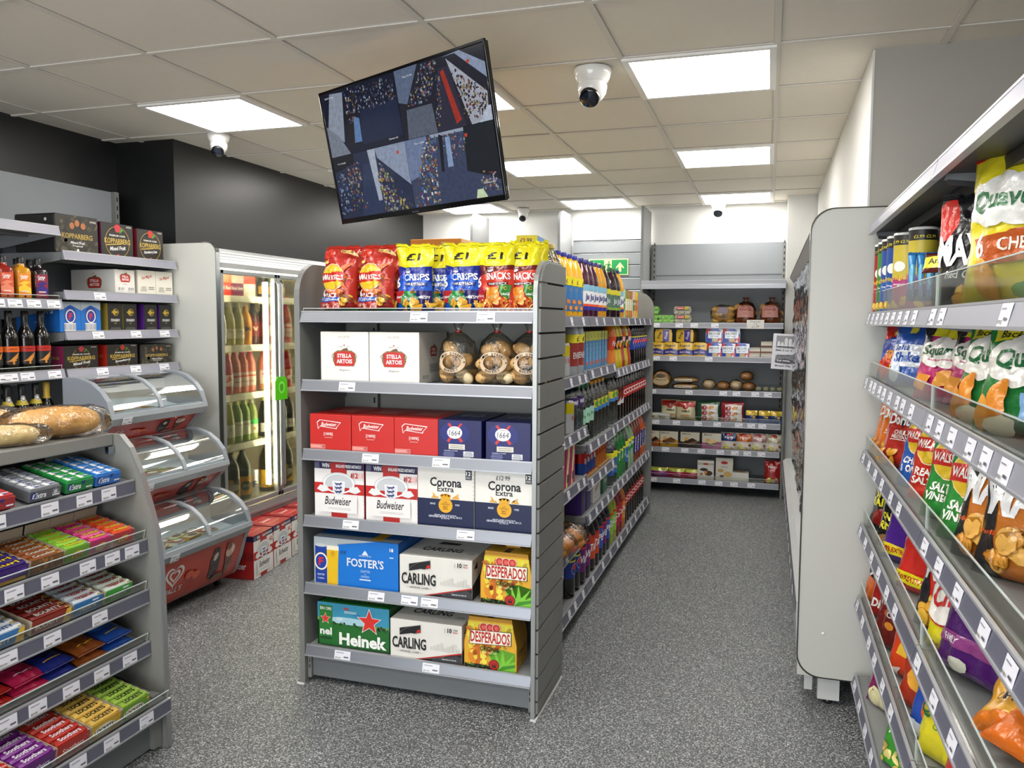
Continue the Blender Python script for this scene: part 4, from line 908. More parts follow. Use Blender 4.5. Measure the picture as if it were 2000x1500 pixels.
def bud_england():
    w, h, d = .226, .228, .26
    A = [R(-w / 2, w / 2, 0, h, '#ece9e6'), R(-w / 2, w / 2, h - .03, h, '#1e1a48'), R(-.04, .03, h - .03, h - .002, '#a8282a'), R(-.036, .036, 0, .04, '#c02622'), T('KING OF BEERS', 0, .02, .06, .006, '#d85a50', 1), R(-w / 2, w / 2, h * .43, h * .62, '#c02622'), R(-.036, .036, h * .62, h - .03, '#c02622'),
         T('WIN', -.06, h - .016, .034, .018, '#f2f2f2', 2), T('ENGLAND PRIZES INSTANTLY', .045, h - .016, .115, .013, '#f2f2f2', 2), R(-.11, -.088, h - .028, h - .004, '#5a5c78'),
         EL(0, h * .62, .075, .045, '#c6c9cc', 26, 0, pi), RING(0, h * .62, .062, .072, '#e9eaea', sy=.58), R(-.06, .06, h * .55, h * .63, '#c6c9cc'), PL([(-.1, h * .5), (-.085, h * .58), (-.05, h * .56), (-.045, h * .48), (-.075, h * .45)], '#e4e4e4'), PL([(.1, h * .5), (.085, h * .58), (.05, h * .56), (.045, h * .48), (.075, h * .45)], '#e4e4e4'),
         PL([(-.028, h * .66), (.028, h * .66), (.026, h * .46), (0, h * .38), (-.026, h * .46)], '#f4f4f4'), PL([(-.024, h * .645), (.024, h * .645), (.022, h * .465), (0, h * .4), (-.022, h * .465)], '#dfe2ea')]
    for k in range(3): A += [EL(-.002, h * (.61 - .068 * k), .012, .0032, '#2a3668', 12), EL(.011, h * (.622 - .068 * k), .0045, .004, '#2a3668', 8), EL(-.014, h * (.617 - .068 * k), .002, .006, '#2a3668', 8, rot=.5), EL(-.008, h * (.59 - .068 * k), .0016, .004, '#2a3668', 6), EL(.006, h * (.59 - .068 * k), .0016, .004, '#2a3668', 6)]
    A += [R(-.085, .085, h * .1, h * .41, '#ece9e6'), T('Budweiser', -.002, h * .31, .12, .034, '#1c1c22', 1, .3), lines(-.05, .06, h * .15, h * .22, 3, '#c9c6c4')[0], lines(-.05, .06, h * .15, h * .22, 3, '#c9c6c4')[1], T('12', .078, h * .78, .022, .022, '#c02622', 2), R(.094, .11, h * .74, h * .82, '#e8b4b0'), PL([(.058, h * .74), (.064, h * .74), (.064, h * .8), (.061, h * .83), (.058, h * .8)], '#a02020')]
    for i in range(12): A.append(R(.1118, .113, h * .05 + i * h * .07, h * .075 + i * h * .07, '#24242a'))
    Sd = [R(0, d, h - .03, h, '#1e1a48'), R(0, d, h * .43, h * .62, '#8a1c1c'), T('Budweiser', d / 2, h * .3, .16, .035, '#f0f0f0', 1, .3)]
    top = [R(-w / 2, w / 2, 0, d, '#9c1c1c'), PL([(-.07, .06), (.07, .06), (.05, .12), (.07, .18), (-.07, .18), (-.05, .12)], '#d8a8a4'), PL([(-.064, .064), (.064, .064), (.045, .12), (.064, .176), (-.064, .176), (-.045, .12)], '#b02622'), T('Budweiser', 0, .12, .1, .03, '#f0e0de', 1, .3)]
    return boxpack('bottled_beer_carton', w, d, h, '#a81f1f', A, Sd, top)
def corona(price=False):
    w, h, d = .236, .238, .24
    def face(w):
        A = [R(-w / 2, w / 2, 0, h * .46, '#121d44'), T('Corona', 0, h * .74, .13, .036, '#14141c', 2), T('Corona', .001, h * .741, .13, .036, '#14141c', 0), T('Extra', 0, h * .63, .068, .022, '#14141c', 1),
             RING(0, h * .36, .026, .029, '#e8b030'), EL(0, h * .36, .026, .026, '#e8ab20', 24), T('LA', 0, h * .415, .012, .006, '#8a5a10'), T('CERVEZA', 0, h * .38, .036, .006, '#8a5a10'), T('MAS', 0, h * .34, .018, .006, '#8a5a10'), T('FINA', 0, h * .305, .02, .006, '#8a5a10'),
             PL([(-.02, h * .47), (.02, h * .47), (.022, h * .53), (.012, h * .5), (.008, h * .55), (0, h * .51), (-.008, h * .55), (-.012, h * .5), (-.022, h * .53)], '#e8ab20')]
        for s in (-1, 1): A += [PL([(s * .028, h * .47), (s * .06, h * .475), (s * .05, h * .52), (s * .055, h * .57), (s * .045, h * .54), (s * .04, h * .5), (s * .03, h * .5)], '#dfa84a')]
        A += [T('SINCE', -.053, h * .38, .022, .007, '#d8dcec', 2), T('1925', .05, h * .38, .018, .007, '#d8dcec', 2), T('CERVECERIA MODELO, S. DE R.L. DE C.V.', 0, h * .17, .14, .009, '#d8dcec', 2), T('BREWED UNDER LICENCE FROM', 0, h * .2, .09, .005, '#d8dcec', 1), T('ALC 4.5% VOL', 0, h * .145, .036, .005, '#d8dcec', 1)]
        return A
    A = face(w) + [R(w / 2 - .034, w / 2 - .01, h - .046, h - .008, '#15151c'), T('12', w / 2 - .022, h - .022, .018, .015, '#fff', 2), lines(w / 2 - .032, w / 2 - .012, h - .043, h - .032, 2, '#e0e0e0')[0], lines(w / 2 - .032, w / 2 - .012, h - .043, h - .032, 2, '#e0e0e0')[1]]
    if price: A += [T('£12·99', -.005, h - .03, .055, .017, '#23232b', 0, .1)]
    for i in range(14): A.append(R(w / 2 - .002, w / 2 - .0008, h * .04 + i * h * .065, h * .06 + i * h * .065, '#0c0e18'))
    Sd = [([(p + d / 2, q) for p, q in v], f, c) for v, f, c in face(d)] + [R(d * .2, d * .8, h * .25, h * .3, '#0c0e18')]
    return boxpack('lager_bottle_carton', w, d, h, '#ebe8e0', A, Sd, [T('Corona', 0, d / 2, .14, .05, '#14141c', 2)])
def fosters(vert=False):
    w, h, d = .382, .196, .26
    def sign(x, y, s): return [EL(x, y, .032 * s, .037 * s, '#dfc560', 24), EL(x, y, .03 * s, .035 * s, '#f2f2f2', 24), EL(x, y, .025 * s, .03 * s, '#1d3f9c', 24), T('F', x, y, .022 * s, .034 * s, '#d92a2a', 2.5), T('F', x, y, .021 * s, .032 * s, '#d92a2a', 3)]
    if vert:
        w, h, d = .128, .152, .28
        A = [R(-w / 2, w / 2, 0, h, '#1c6fc4'), PL([(-w / 2, h), (w / 2, h), (w / 2, h * .72), (0, h * .9), (-w / 2, h * .7)], '#a8b4bc'), EL(0, h * .54, .036, .05, '#1d4aa8')] + sign(0, h * .52, .95) + barcode(-.04, .03, .006, .045, '#3a4a78', 12)
        Sd = [R(0, d, 0, h, '#0f5fae'), T("FOSTER'S", d * .5, h * .7, .2, .03, '#cfe0f0', 1.5), lines(d * .4, d * .6, h * .3, h * .4, 2, '#8ab0dc')[0]]
        return boxpack('lager_can_pack', w, d, h, '#1c6fc4', A, Sd, tcol='#9aa6ae', left=Sd)
    A = [R(-w / 2, w / 2, 0, h, '#1274cf'), PL([(-w / 2, h), (w / 2 - .1, h), (-.08, h * .86), (-.08, 0), (-w / 2, 0)], '#b4bcc0'), PL([(-.083, h * .865), (.02, h * .93), (.02, h * .937), (-.083, h * .872)], '#0c3f90'),
         R(-w / 2 + .006, -w / 2 + .06, .004, h * .82, '#1b3f9a'), EL(-w / 2 + .033, h * .82, .027, .007, '#c9ccd0'), PL([(-w / 2 + .06, h * .8), (-w / 2 + .115, h * .8), (-w / 2 + .108, .0), (-w / 2 + .063, 0)], '#e8bb1c'), R(-w / 2 + .06, -w / 2 + .115, h * .74, h * .83, '#f2ead0'), RING(-w / 2 + .088, h * .66, .008, .01, '#b9781c'), T('F', -w / 2 + .088, h * .66, .007, .012, '#b9781c', 2)]
    A += sign(-w / 2 + .034, h * .48, 1.0) + [T('CRAFTED', -w / 2 + .033, h * .2, .034, .007, '#dfe6f4', 1), T('TO REFRESH', -w / 2 + .033, h * .12, .03, .006, '#dfe6f4', 1)]
    A += [T("FOSTER'S", .045, h * .53, .165, .036, '#d8e4ee', 2.4), PL([(.03, h * .7), (.06, h * .7), (.052, h * .76), (.045, h * .8), (.038, h * .76)], '#d8e4ee'), T('MELBOURNE', .045, h * .68, .055, .005, '#c8dcf0'), T('CRAFTED', .045, h * .36, .044, .010, '#a8cdf0', 1), T('TO', .045, h * .3, .01, .006, '#a8cdf0', 1), T('REFRESH', .045, h * .25, .036, .009, '#a8cdf0', 1), R(.02, .07, h * .17, h * .2, '#c8dcf0'), T('£14', -.055, h * .72, .024, .017, '#1c1c3a', 0, .15), T('18', .163, h * .86, .016, .014, '#fff', 2), lines(.154, .172, h * .68, h * .78, 2, '#cfe2f4')[0]]
    Sd = [R(0, d, 0, h, '#0d5fb4'), T("FOSTER'S", d / 2, h * .55, .18, .04, '#d8e4ee', 2)]
    tp = [R(-w / 2, w / 2, 0, d, '#1560b0'), R(-w / 2, w / 2, 0, .05, '#9aa6b0'), T("FOSTER'S", -.03, d * .55, .2, .06, '#2e7ac8', 2), R(.06, .11, .01, d - .01, '#c9a22a')]
    return boxpack('blue_lager_pack', w, d, h, '#1274cf', A, Sd, tp, ch=.012)
def carling():
    w, h, d = .305, .158, .26
    A = [PL([(-w / 2, 0), (w / 2, 0), (w / 2, h * .32), (-.06, 0)], '#c42a22'), PL([(-.045, 0), (w / 2, 0), (w / 2, h * .285)], '#222225')]
    A += [R(.02 + .014 * i, .032 + .014 * i, h * (.32 + .0 * i), h * (.4 + .12 * ((i * 5) % 4) / 3), '#d2cfc7') for i in range(9)] + [PL([(.02, 0), (.035, .018), (.05, .014), (.07, .026), (.09, .03), (.11, .032), (.13, .04), (w / 2, .03), (w / 2, 0)], '#3c3c40'), T('BREWED IN THE UK', .1, .018, .06, .005, '#e8e8e8', 1)]
    A += [T('CARLING', -.07, h * .42, .145, .046, '#1c1c1e', 1.6), T('— ORIGINAL LAGER —', -.068, h * .2, .11, .007, '#55555a'), PL([(-.11, h * .61), (-.11, h * .79), (-.02, h * .92), (-.02, h * .72), (-.045, h * .68), (-.06, h * .685)], '#1a1a1c'), PL([(-.04, h * .7), (-.02, h * .73), (-.02, h * .8), (-.032, h * .79)], '#c42a22'),
          T('10', .102, h * .86, .018, .019, '#222', 1.5), T('CANS', .126, h * .885, .019, .007, '#222', 1), T('440ml', .126, h * .825, .019, .006, '#c42a22', 1), R(.08, .084, h * .8, h * .9, '#c9c6be'), RING(-.0, h * .5, .118, .1185, '#d6d3cb', 40, .55)]
    Sd = [R(0, d, 0, h, '#2a2a2c'), PL([(0, h), (d, h), (d, h * .9), (0, h * .35)], '#dcd9d0'), T('CARLING', d * .5, h * .6, .12, .03, '#b8b5ac', 1.5), PL([(.02, h * .75), (.06, h * .9), (.06, h * .72)], '#1a1a1c')]
    tp = [T('CARLING', -.01, d * .42, .17, .05, '#2a2a2c', 1.6), PL([(-.06, d * .7), (.03, d * .7), (.04, d * .8), (-.05, d * .84)], '#1a1a1c'), T('10 CANS', .12, d * .3, .03, .012, '#55555a')]
    return boxpack('white_lager_pack', w, d, h, '#e4e1d9', A, Sd, tp)
def desperados():
    w, h, d = .212, .205, .155
    sh = [(-w / 2, 0), (w / 2, 0), (w / 2, h * .5), (w / 2 - .018, h * .93), (w / 2 - .02, h), (-w / 2 + .02, h), (-w / 2 + .018, h * .93), (-w / 2, h * .5)]
    A = [PL([(-w / 2 + .002, .002), (w / 2 - .002, .002), (w / 2 - .002, h * .5), (w / 2 - .02, h * .93), (-w / 2 + .02, h * .93), (-w / 2 + .002, h * .5)], '#e2a92a')]
    A += [R(-.09, .09, .11, .185, '#e2d03a'), EL(-.03, .09, .06, .03, '#e8d24a', 18), EL(-.06, .05, .03, .035, '#dd8a22', 14)] + crumbs(-.085, .085, .02, .17, ['#d07a18', '#f0dc50', '#c4641a', '#e6d84a', '#b8a02a'], 110, .009, 5, 1.6) + [R(-.052, -.04, .03, .1, '#c76a1c'), R(.045, .052, .05, .15, '#d9c13a')]
    A += [PL([(.02, .0), (.1, .0), (.1, .045), (.075, .03), (.1, .075), (.06, .035), (.05, .085), (.04, .03), (.02, .08), (.022, .03), (-.005, .06), (.01, .02)], '#7cc43a'), PL([(.03, .0), (.1, .02), (.1, .032), (.05, .02)], '#3f8a24'), PL([(-.104, .002), (.03, .002), (.02, .012), (0, .008), (-.02, .017), (-.04, .01), (-.06, .02), (-.08, .014), (-.104, .02)], '#17180f')]
    A += crumbs(-.1, .0, .004, .02, ['#3f7a1c', '#17180f'], 14, .005, 8) + [EL(.016, .022, .021, .021, '#1a0d0a', 22), EL(.016, .022, .019, .019, '#b5261f', 22)] + [PL([(.016 + a, .032), (.014 + a * .4, .012), (.018 + a * .4, .012)], '#2a0d0a') for a in (-.012, -.006, 0, .006, .012)]
    for x in (-.026, .0, .026): A += [EL(x, h * .82, .017, .017, '#e8d8c0', 20), EL(x, h * .82, .015, .015, '#c9302a', 20), EL(x, h * .82, .008, .009, '#d8655a', 12)]
    A += [PL([(-.084, .098), (.085, .104), (.086, .158), (-.08, .154)], '#1f100c'), PL([(-.081, .1), (.083, .106), (.084, .156), (-.078, .152)], '#f2ead8'), T('DESPERADOS', .001, .129, .158, .044, '#b5221f', 2), T('ORIGINAL', 0, .084, .078, .019, '#15140c', 2), T('BEER · WEST · IND', 0, .069, .056, .005, '#f0e8c0', 1), T('TEQUILA', .0, .06, .026, .004, '#4a3a10')]
    b = MB(); c = M('#b9861e'); b.prism(sh, 'y', 0, d, c)
    k = dict(base=.0004, step=.0002); lay(b, A, lambda u, v, o: (u, -o, v), **k)
    # side artwork on +x
    Sa = [R(.004, d - .004, .004, h * .48, '#c99a2c')] + crumbs(.02, d - .02, .02, h * .42, ['#a87a1a', '#8a9a2a', '#dbb23c'], 30, .01, 9) + [T('DESPERADOS', d / 2, h * .3, .12, .02, '#8a1f1a', 1)]
    lay(b, Sa, lambda u, v, o: (w / 2 + o, u, v), **k)
    tp = [R(-w / 2 + .022, w / 2 - .022, .002, d - .002, '#c79a22'), R(-.012, .012, .0, .06, '#14140e'), T('DESPERADOS', 0, .09, .14, .03, '#7a1a14', 2)]
    lay(b, tp, lambda u, v, o: (u, v, h + o), **k)
    hb = MB(); hb.prism([(-.03, 0), (.03, 0), (.026, .02), (-.026, .02)], 'y', d / 2 - .002, d / 2 + .002, c); o = b.build('six_pack_carton'); hb.build('carry_handle', o, loc=(0, 0, h)); return o
def heineken():
    w, h, d = .328, .186, .26
    A = [PL([(-w / 2, h * .62), (w / 2, h * .55), (w / 2, h), (-w / 2, h)], '#3b93b4'), PL([(-w / 2, h * .58), (w / 2, h * .5), (w / 2, h * .58), (-w / 2, h * .66)], '#6a9a5a'), EL(-.02, h * .62, .1, .015, '#a9d0dc', 20)] + crumbs(-.16, .16, h * .5, h * .58, ['#1c3a1c', '#28502a'], 30, .008, 3)
    A += [R(-w / 2 + .01, -w / 2 + .07, .035, h * .93, '#2c7a34'), EL(-w / 2 + .04, .036, .03, .006, '#1a4a20'), T('EN ORI', -w / 2 + .04, h * .86, .052, .013, '#e8eee4', 2), STAR(-w / 2 + .038, h * .63, .026, '#e8eee4'), STAR(-w / 2 + .038, h * .63, .023, '#d8342a'), T('nel', -w / 2 + .04, h * .35, .055, .032, '#f0f2ec', 3)]
    A += [STAR(.075, h * .66, .058, '#f2f2ee'), STAR(.075, h * .66, .052, '#d8342a'), T('Heinek', .045, h * .22, .215, .052, '#f4f6f0', 4), T('15%', -.06, h * .66, .026, .014, '#e8f0ec', 1.5), T('WIN', -.03, h * .9, .024, .011, '#d8342a', 2), T('UP TO £25', .02, h * .78, .03, .008, '#2c6ac0', 1), T('EXTRA', -.058, h * .58, .026, .006, '#d8e8e0', 1)] + lines(-.04, .02, h * .8, h * .86, 2, '#d8ecf0')
    Sd = [R(0, d, 0, h, '#1f5c28'), T('Heineken', d / 2, h * .5, .2, .045, '#e0e8dc', 3), STAR(d * .85, h * .8, .02, '#d8342a')]
    tp = [T('Heineken', 0, d * .3, .26, .07, '#7a9a78', 3), STAR(.1, .2, .03, '#9a4a38')]
    return boxpack('green_lager_pack', w, d, h, '#246a2c', A, Sd, tp, ch=.012)
def bakery_bag(seed=0, n=9, w=.165, h=.2, wide=1.0):
    root = empty('bread_roll_bag'); rd = random.Random(seed); br = M('#d8ae70', 'bread'); br2 = M('#e8d2a8', 'bread')
    spots = [(-.035, .05, .03), (.045, .045, .03), (-.04, -.03, .035), (.038, -.028, .032), (-.04, -.025, .085), (.035, -.03, .09), (0, .045, .085), (-.025, -.015, .135), (.03, 0, .14)][:n]
    for i, (x, y, z) in enumerate(spots):
        b = MB(); b.blob((0, 0, 0), (.042, .028, .026), br if i % 3 else br2, .12, seed * 10 + i, 12, 8); b.build('bread_roll', root, loc=(x * wide, y, z), rot=(rd.uniform(-.6, .6), rd.uniform(-.9, .9), rd.uniform(-.9, .9)))
    f = MB(); pr = [(.04, .001), (.078, .012), (.083, .06), (.08, .12), (.066, .165), (.035, .192), (.012, .205), (.01, .21), (.022, .235), (.035, .25)]
    vs = []; sg = 26
    for r, z in pr:
        for k in range(sg):
            a = 2 * pi * k / sg; q = r * (1 + .14 * noise.noise(Vector((cos(a) * 2 + seed * 4, sin(a) * 2, z * 14))) + (.25 * noise.noise(Vector((cos(a) * 6, sin(a) * 6, seed)))) * (z > .2))
            vs.append((q * cos(a) * wide, q * sin(a) * .86, z))
    f.add(vs, [(i * sg + k, i * sg + (k + 1) % sg, (i + 1) * sg + (k + 1) % sg, (i + 1) * sg + k) for i in range(len(pr) - 1) for k in range(sg)], M('#f4f2ee', 'film'), True); f.build('clear_film', root)
    A = [RING(0, 0, .0375, .0585, '#2a1a10', 36, .72), RING(0, 0, .0385, .0575, '#e2c8a8', 36, .72)]
    for s, sgn in (('HIGH STREET', 1), ('BAKERY', -1)):
        n_ = len(s)
        for i, chh in enumerate(s):
            if chh == ' ': continue
            a = (pi / 2 + sgn * (.0 - (i - (n_ - 1) / 2) * .215)) if sgn > 0 else (-pi / 2 + (i - (n_ - 1) / 2) * .2)
            A.append(T(chh, .0485 * cos(a), .0325 * sin(a), .0085, .0095, '#20140c', 1, 0, (a - pi / 2) * .8 if sgn > 0 else (a + pi / 2) * .8))
    A += [EL(-.05, 0, .003, .003, '#20140c', 8), EL(.05, 0, .003, .003, '#20140c', 8), T('FOR CORBY ROLLS', .002, -.048, .082, .009, '#20140c', 1), T('01536 203682', .0, -.066, .085, .009, '#20140c', 1)]
    p = MB(); lay(p, A, lambda u, v, o: ((.083 * wide + .004 + o) * sin(u / .083), -(.075 + .004 + o) * cos(u / .083), .088 + v), cut=.012); p.build('printed_oval', root)
    t = MB(); t.lathe([(.012, 0), (.013, .004), (.012, .008)], M('#c9302a', 'gloss'), 12); t.build('red_tie', root, loc=(0, 0, .2)); return root
# ---- sweets
def stickrow(b, n, y0, y1, x0, x1, z, r, c, txt, tcol, rot_txt=False, tops='#e8d040'):
    """a row of wrapped sticks/bars lying front to back or side by side with lettering on top"""
    for i in range(n):
        y = y0 + (y1 - y0) * (i + .5) / n
        b.prism([(y - r, z), (y - r * .8, z + r * .75), (y - r * .3, z + r * 1.1), (y + r * .3, z + r * 1.1), (y + r * .8, z + r * .75), (y + r, z)], 'x', x0, x1, M(c, 'foil'))
        if txt: lay(b, [T(txt, (x0 + x1) / 2, y, (x1 - x0) * .7, r * 1.1, tcol, 1.5)], lambda u, v, o: (u, v, z + r * 1.12 + o), fin='foil')
        b.box(x1 - .012, x1 - .002, y - r * .8, y + r * .8, z, z + r * .9, M(tops, 'foil'))
def tray(name, w, d, h, col, front, fill, ftxt, ftc, n=6, sides=None, fz=.035, tops='#e8d040'):
    """open counter display tray: card walls, rows of sweets inside"""
    b = MB(); c = M(col); t = .0012; ih = M(sides or col)
    b.box(-w / 2, w / 2, 0, t, 0, fz, c); b.box(-w / 2, -w / 2 + t, 0, d, 0, fz, ih); b.box(w / 2 - t, w / 2, 0, d, 0, fz, ih); b.box(-w / 2, w / 2, d - t, d, 0, h, ih); b.box(-w / 2, w / 2, 0, d, 0, t, ih)
    lay(b, front, lambda u, v, o: (u, -o, v), base=.0004, clip=(-w / 2, w / 2, 0, fz)); root = b.build(name)
    r = (d - .01) / n / 2
    g = MB(); stickrow(g, n, .004, d - .006, -w / 2 + .004, w / 2 - .004, fz - .012, r * .96, fill, ftxt, ftc, tops=tops); g.build('sweets', root); return root
def gumtray(col, c2, star):
    A = [T('Extra', -.02, .018, .045, .018, '#e8ecf4', 1.5, .2), EL(-.046, .019, .010, .012, '#1c2f7a', 16), T('E', -.045, .018, .010, .014, '#e8ecf4', 1.5, .2), R(.025, .052, .008, .013, '#dfe4ea')] + ([STAR(.036, .02, .016, '#c9cccf', 7, .3)] if star else [PL([(.0, .034), (.02, .034), (.01, .02)], '#1c2f7a')])
    b = MB(); w, d, h = .118, .2, .034; b.box(-w / 2, w / 2, 0, d, 0, h, M(col), .001); lay(b, A, lambda u, v, o: (u, -o, v), base=.0005); root = b.build('gum_tray')
    g = MB(); rd = random.Random(1)
    for i in range(6):
        for j in range(2):
            x0 = -w / 2 + .003 + j * .056; y0 = .004 + i * .032; g.box(x0, x0 + .054, y0, y0 + .029, h - .002, h + .008, M(c2, 'foil'), .002)
            lay(g, [R(x0 + .004, x0 + .02, y0 + .003, y0 + .026, '#d9dde2' if star else '#f0f0f0'), EL(x0 + .03, y0 + .014, .006, .009, '#20388a', 10), T('Extra', x0 + .034, y0 + .016, .024, .008, '#f4f4f8', 1, .2)], lambda u, v, o: (u, v, h + .008 + o), base=.0004)
    g.build('gum_packs', root); return root
def barbag(cols, txt, seed, w=.1, d=.16, name='sweet_bag'):
    """multipack of bars lying flat"""
    o = bag(name, w, d, .03, cols[0], [R(-w / 2, w / 2, 0, d, cols[0]), EL(0, d * .5, w * .42, d * .2, cols[1], 18), T(txt, 0, d * .52, w * .7, d * .16, cols[2], 2, .1), R(-w * .3, w * .1, d * .75, d * .9, cols[3]), lines(-w * .3, w * .3, d * .1, d * .25, 3, cols[2])[1]], seed, nu=10, nv=12, flatbase=False, wr=.5)
    return o
# ---- bottles
WINE = [(.036, 0), (.0375, .004), (.0375, .17), (.035, .195), (.024, .222), (.0145, .245), (.0135, .3), (.0145, .302), (.0145, .31)]
HOCK = [(.036, 0), (.038, .004), (.038, .14), (.034, .18), (.022, .235), (.0145, .28), (.0135, .31), (.0145, .32)]
FIZZ = [(.041, 0), (.0435, .006), (.0435, .14), (.038, .18), (.024, .225), (.016, .265), (.0165, .3), (.017, .31)]
PET2 = [(.046, 0), (.052, .012), (.052, .06), (.0505, .09), (.052, .12), (.052, .2), (.046, .235), (.026, .28), (.0135, .3), (.0135, .318)]
PET15 = [(.042, 0), (.046, .01), (.046, .07), (.0445, .1), (.046, .13), (.046, .19), (.04, .225), (.024, .262), (.0135, .282), (.0135, .3)]
WAIST = [(.042, 0), (.047, .01), (.047, .05), (.038, .1), (.036, .13), (.045, .175), (.047, .2), (.04, .24), (.024, .27), (.0135, .29), (.0135, .305)]
def wine(col, lab, lops=(), cap='#222222', fin='gloss', prof=WINE, z=(.05, .14), neck=None, name='wine_bottle', arc=2.3):
    top = prof[-1][1]; return bottle(name, prof, col, (.0158, top - .035, top + .003, cap), [(z[0], z[1], lops, lab, arc)] if lab else (), fin=fin, neck=neck or ((top - .075, top - .02, cap) if prof is not PET2 else None))
def soft(prof, col, cap, z, lab, ops, fin='gloss', name='drink_bottle', liquid=None, arc=6.2, sq=0):
    top = prof[-1][1]; return bottle(name, prof, col, (.016, top - .016, top + .004, cap), [(z[0], z[1], ops, lab, arc)], fin=fin, liquid=liquid, sq=sq)
def tin(col, h, r, ops, lid='#c8cacc', name='drink_can', bands=()):
    b = MB(); b.lathe([(r * .88, 0), (r, .006), (r, h - .01), (r * .86, h)], M(col, 'metal'), 22); o = b.build(name)
    g = MB(); g.lathe([(r * .86, h - .001), (r * .84, h + .002), (r * .8, h - .002)], M(lid, 'chrome'), 22); g.build('lid', o)
    if ops or bands:
        p = MB()
        for z0, z1, c in bands: q = MB(); q.lathe([(r + .0004, z0), (r + .0004, z1)], M(c, 'metal'), 22); q.build('colour_band', o)
        if ops: lay(p, ops, lambda u, v, of: ((r + .001 + of) * cos(-pi / 2 + u / r), (r + .001 + of) * sin(-pi / 2 + u / r), v), cut=r / 3); p.build('label', o) if ops else None
    return o
def tube(col, col2, txtc='#e8c83a', top='#23211c', sc=1):
    r, h = .0375, .235; A = [T('£2.99 £2.99', 0, h - .02, .06, .009, '#e0d040', 1), EL(0, .14, .018, .016, '#f2eee4', 16), T('Pringles', 0, .105, .055, .018, txtc, 2, .1), T('Original', 0, .085, .035, .008, '#fff', 1)] + chips(0, .03, .02, 5, 2)
    b = MB(); b.lathe([(r, 0), (r, h)], M(col), 28)
    o = b.build('crisp_tube'); g = MB(); g.lathe([(r + .0005, h - .03), (r + .0005, h)], M(top), 28); g.build('rim_band', o)
    g = MB(); g.lathe([(r + .0015, h), (r + .0015, h + .007), (r - .003, h + .008)], M('#dcdcd8', 'gloss'), 28); g.build('plastic_lid', o)
    g = MB(); g.lathe([(r + .0004, .11), (r + .0004, h - .03)], M(col2), 28); lay(g, A, lambda u, v, of: ((r + .0012 + of) * cos(-pi / 2 + u / r), (r + .0012 + of) * sin(-pi / 2 + u / r), v), cut=.01); g.build('label', o); return o
R0 = random.Random(11)
# ================================================================== END DISPLAY
W1 = 'on top shelf of end display'; ED = 2.845
for x, y, d in ((-1.64, ED, 'red crisp bag with yellow disc'), (-1.477, ED, 'red crisp bag with yellow disc'), (-1.34, ED + .12, 'red disc crisp bag, third along,')):
    put(P('walk', walkers6), (x, y + .035, 1.534), rad(R0.uniform(-3, 3)), d, W1, 'crisp bag', tilt=(rad(-3), 0))
for x, y in ((-1.64, ED + .13), (-1.49, ED + .14)): put(P('walk', walkers6), (x, y + .06, 1.534), 0, 'back-row red crisp bag', W1, 'crisp bag', sc=(1, 1, 1.03))
for x, y, b in ((-1.318, ED, 0), (-1.255, ED + .07, 1), (-1.12, ED, 0), (-1.17, ED + .09, 1)):
    put(P('sb', snackpack, 'blue'), (x, y + .04, 1.534), rad(-3 if not b else 5), ('blue crisps pack, behind,' if b else 'blue crisps pack with yellow top'), W1, 'crisp bag', tilt=(rad(-3), 0))
for x, y, b in ((-.985, ED, 0), (-.897, ED + .03, 0), (-1.02, ED + .15, 1), (-.9, ED + .16, 1)):
    put(P('sr', snackpack, 'red'), (x, y + .04, 1.534), rad(-3 if not b else 4), ('red snacks pack, behind,' if b else 'red snacks pack with yellow top'), W1, 'crisp bag', tilt=(rad(-3), 0), sc=(.96, 1, 1.06 if b else 1))
W2 = 'on second shelf of end display'
put(P('stella', stella), (-1.608, ED, 1.252), 0, 'white lager box with red sign', W2, 'beer box'); put(P('stella', stella), (-1.391, ED, 1.252), 0, 'white lager box with red sign', W2, 'beer box')
for i, (x, s) in enumerate(((-1.155, 1), (-.995, 2), (-.87, 3))):
    put(P(f'bak{i}', bakery_bag, s, 9 if i else 8, wide=.95), (x, ED + .085 + (.0 if i != 2 else .02), 1.252), rad((0, 5, 8)[i]), ('clear bag of dark bread rolls', 'clear bag of long bread rolls', 'clear bag of round bread rolls')[i] + ' with oval print', W2, 'bread')
W3 = 'on third shelf of end display'
for x in (-1.671, -1.482, -1.295): put(P('bud', bud_cube), (x, ED - .01, .972), 0, 'red beer box with bow tie sign', W3, 'beer box')
for x in (-1.113, -.919): put(P('k16', k1664), (x, ED - .01, .972), 0, 'navy beer box with white oval', W3, 'beer box')
W4 = 'on fourth shelf of end display'
for x in (-1.639, -1.406): put(P('bude', bud_england), (x, ED, .699), 0, 'white and red beer carton with crest', W4, 'beer box')
put(P('cor', corona), (-1.175, ED, .699), 0, 'white and navy lager carton', W4, 'beer box'); put(P('corp', corona, True), (-.936, ED, .699), 0, 'white and navy lager carton with handwritten price', W4, 'beer box')
W5 = 'on fifth shelf of end display'; W6 = 'on bottom shelf of end display'
put(P('fost', fosters), (-1.568, ED, .418), 0, 'wide blue eighteen-can lager pack', W5, 'beer box'); put(P('carl', carling), (-1.217, ED - .005, .418), rad(1), 'white lager can pack', W5, 'beer box')
put(P('desp', desperados), (-.925, ED - .005, .418), rad(-2), 'yellow tapered carton with red lettering', W5, 'beer box')
put(P('hein', heineken), (-1.583, ED, .156), 0, 'green lager can pack with red star', W6, 'beer box'); put(P('carl', carling), (-1.257, ED - .01, .156), rad(1), 'white lager can pack', W6, 'beer box')
put(P('desp', desperados), (-.989, ED - .005, .156), rad(2), 'yellow tapered carton with red lettering', W6, 'beer box')
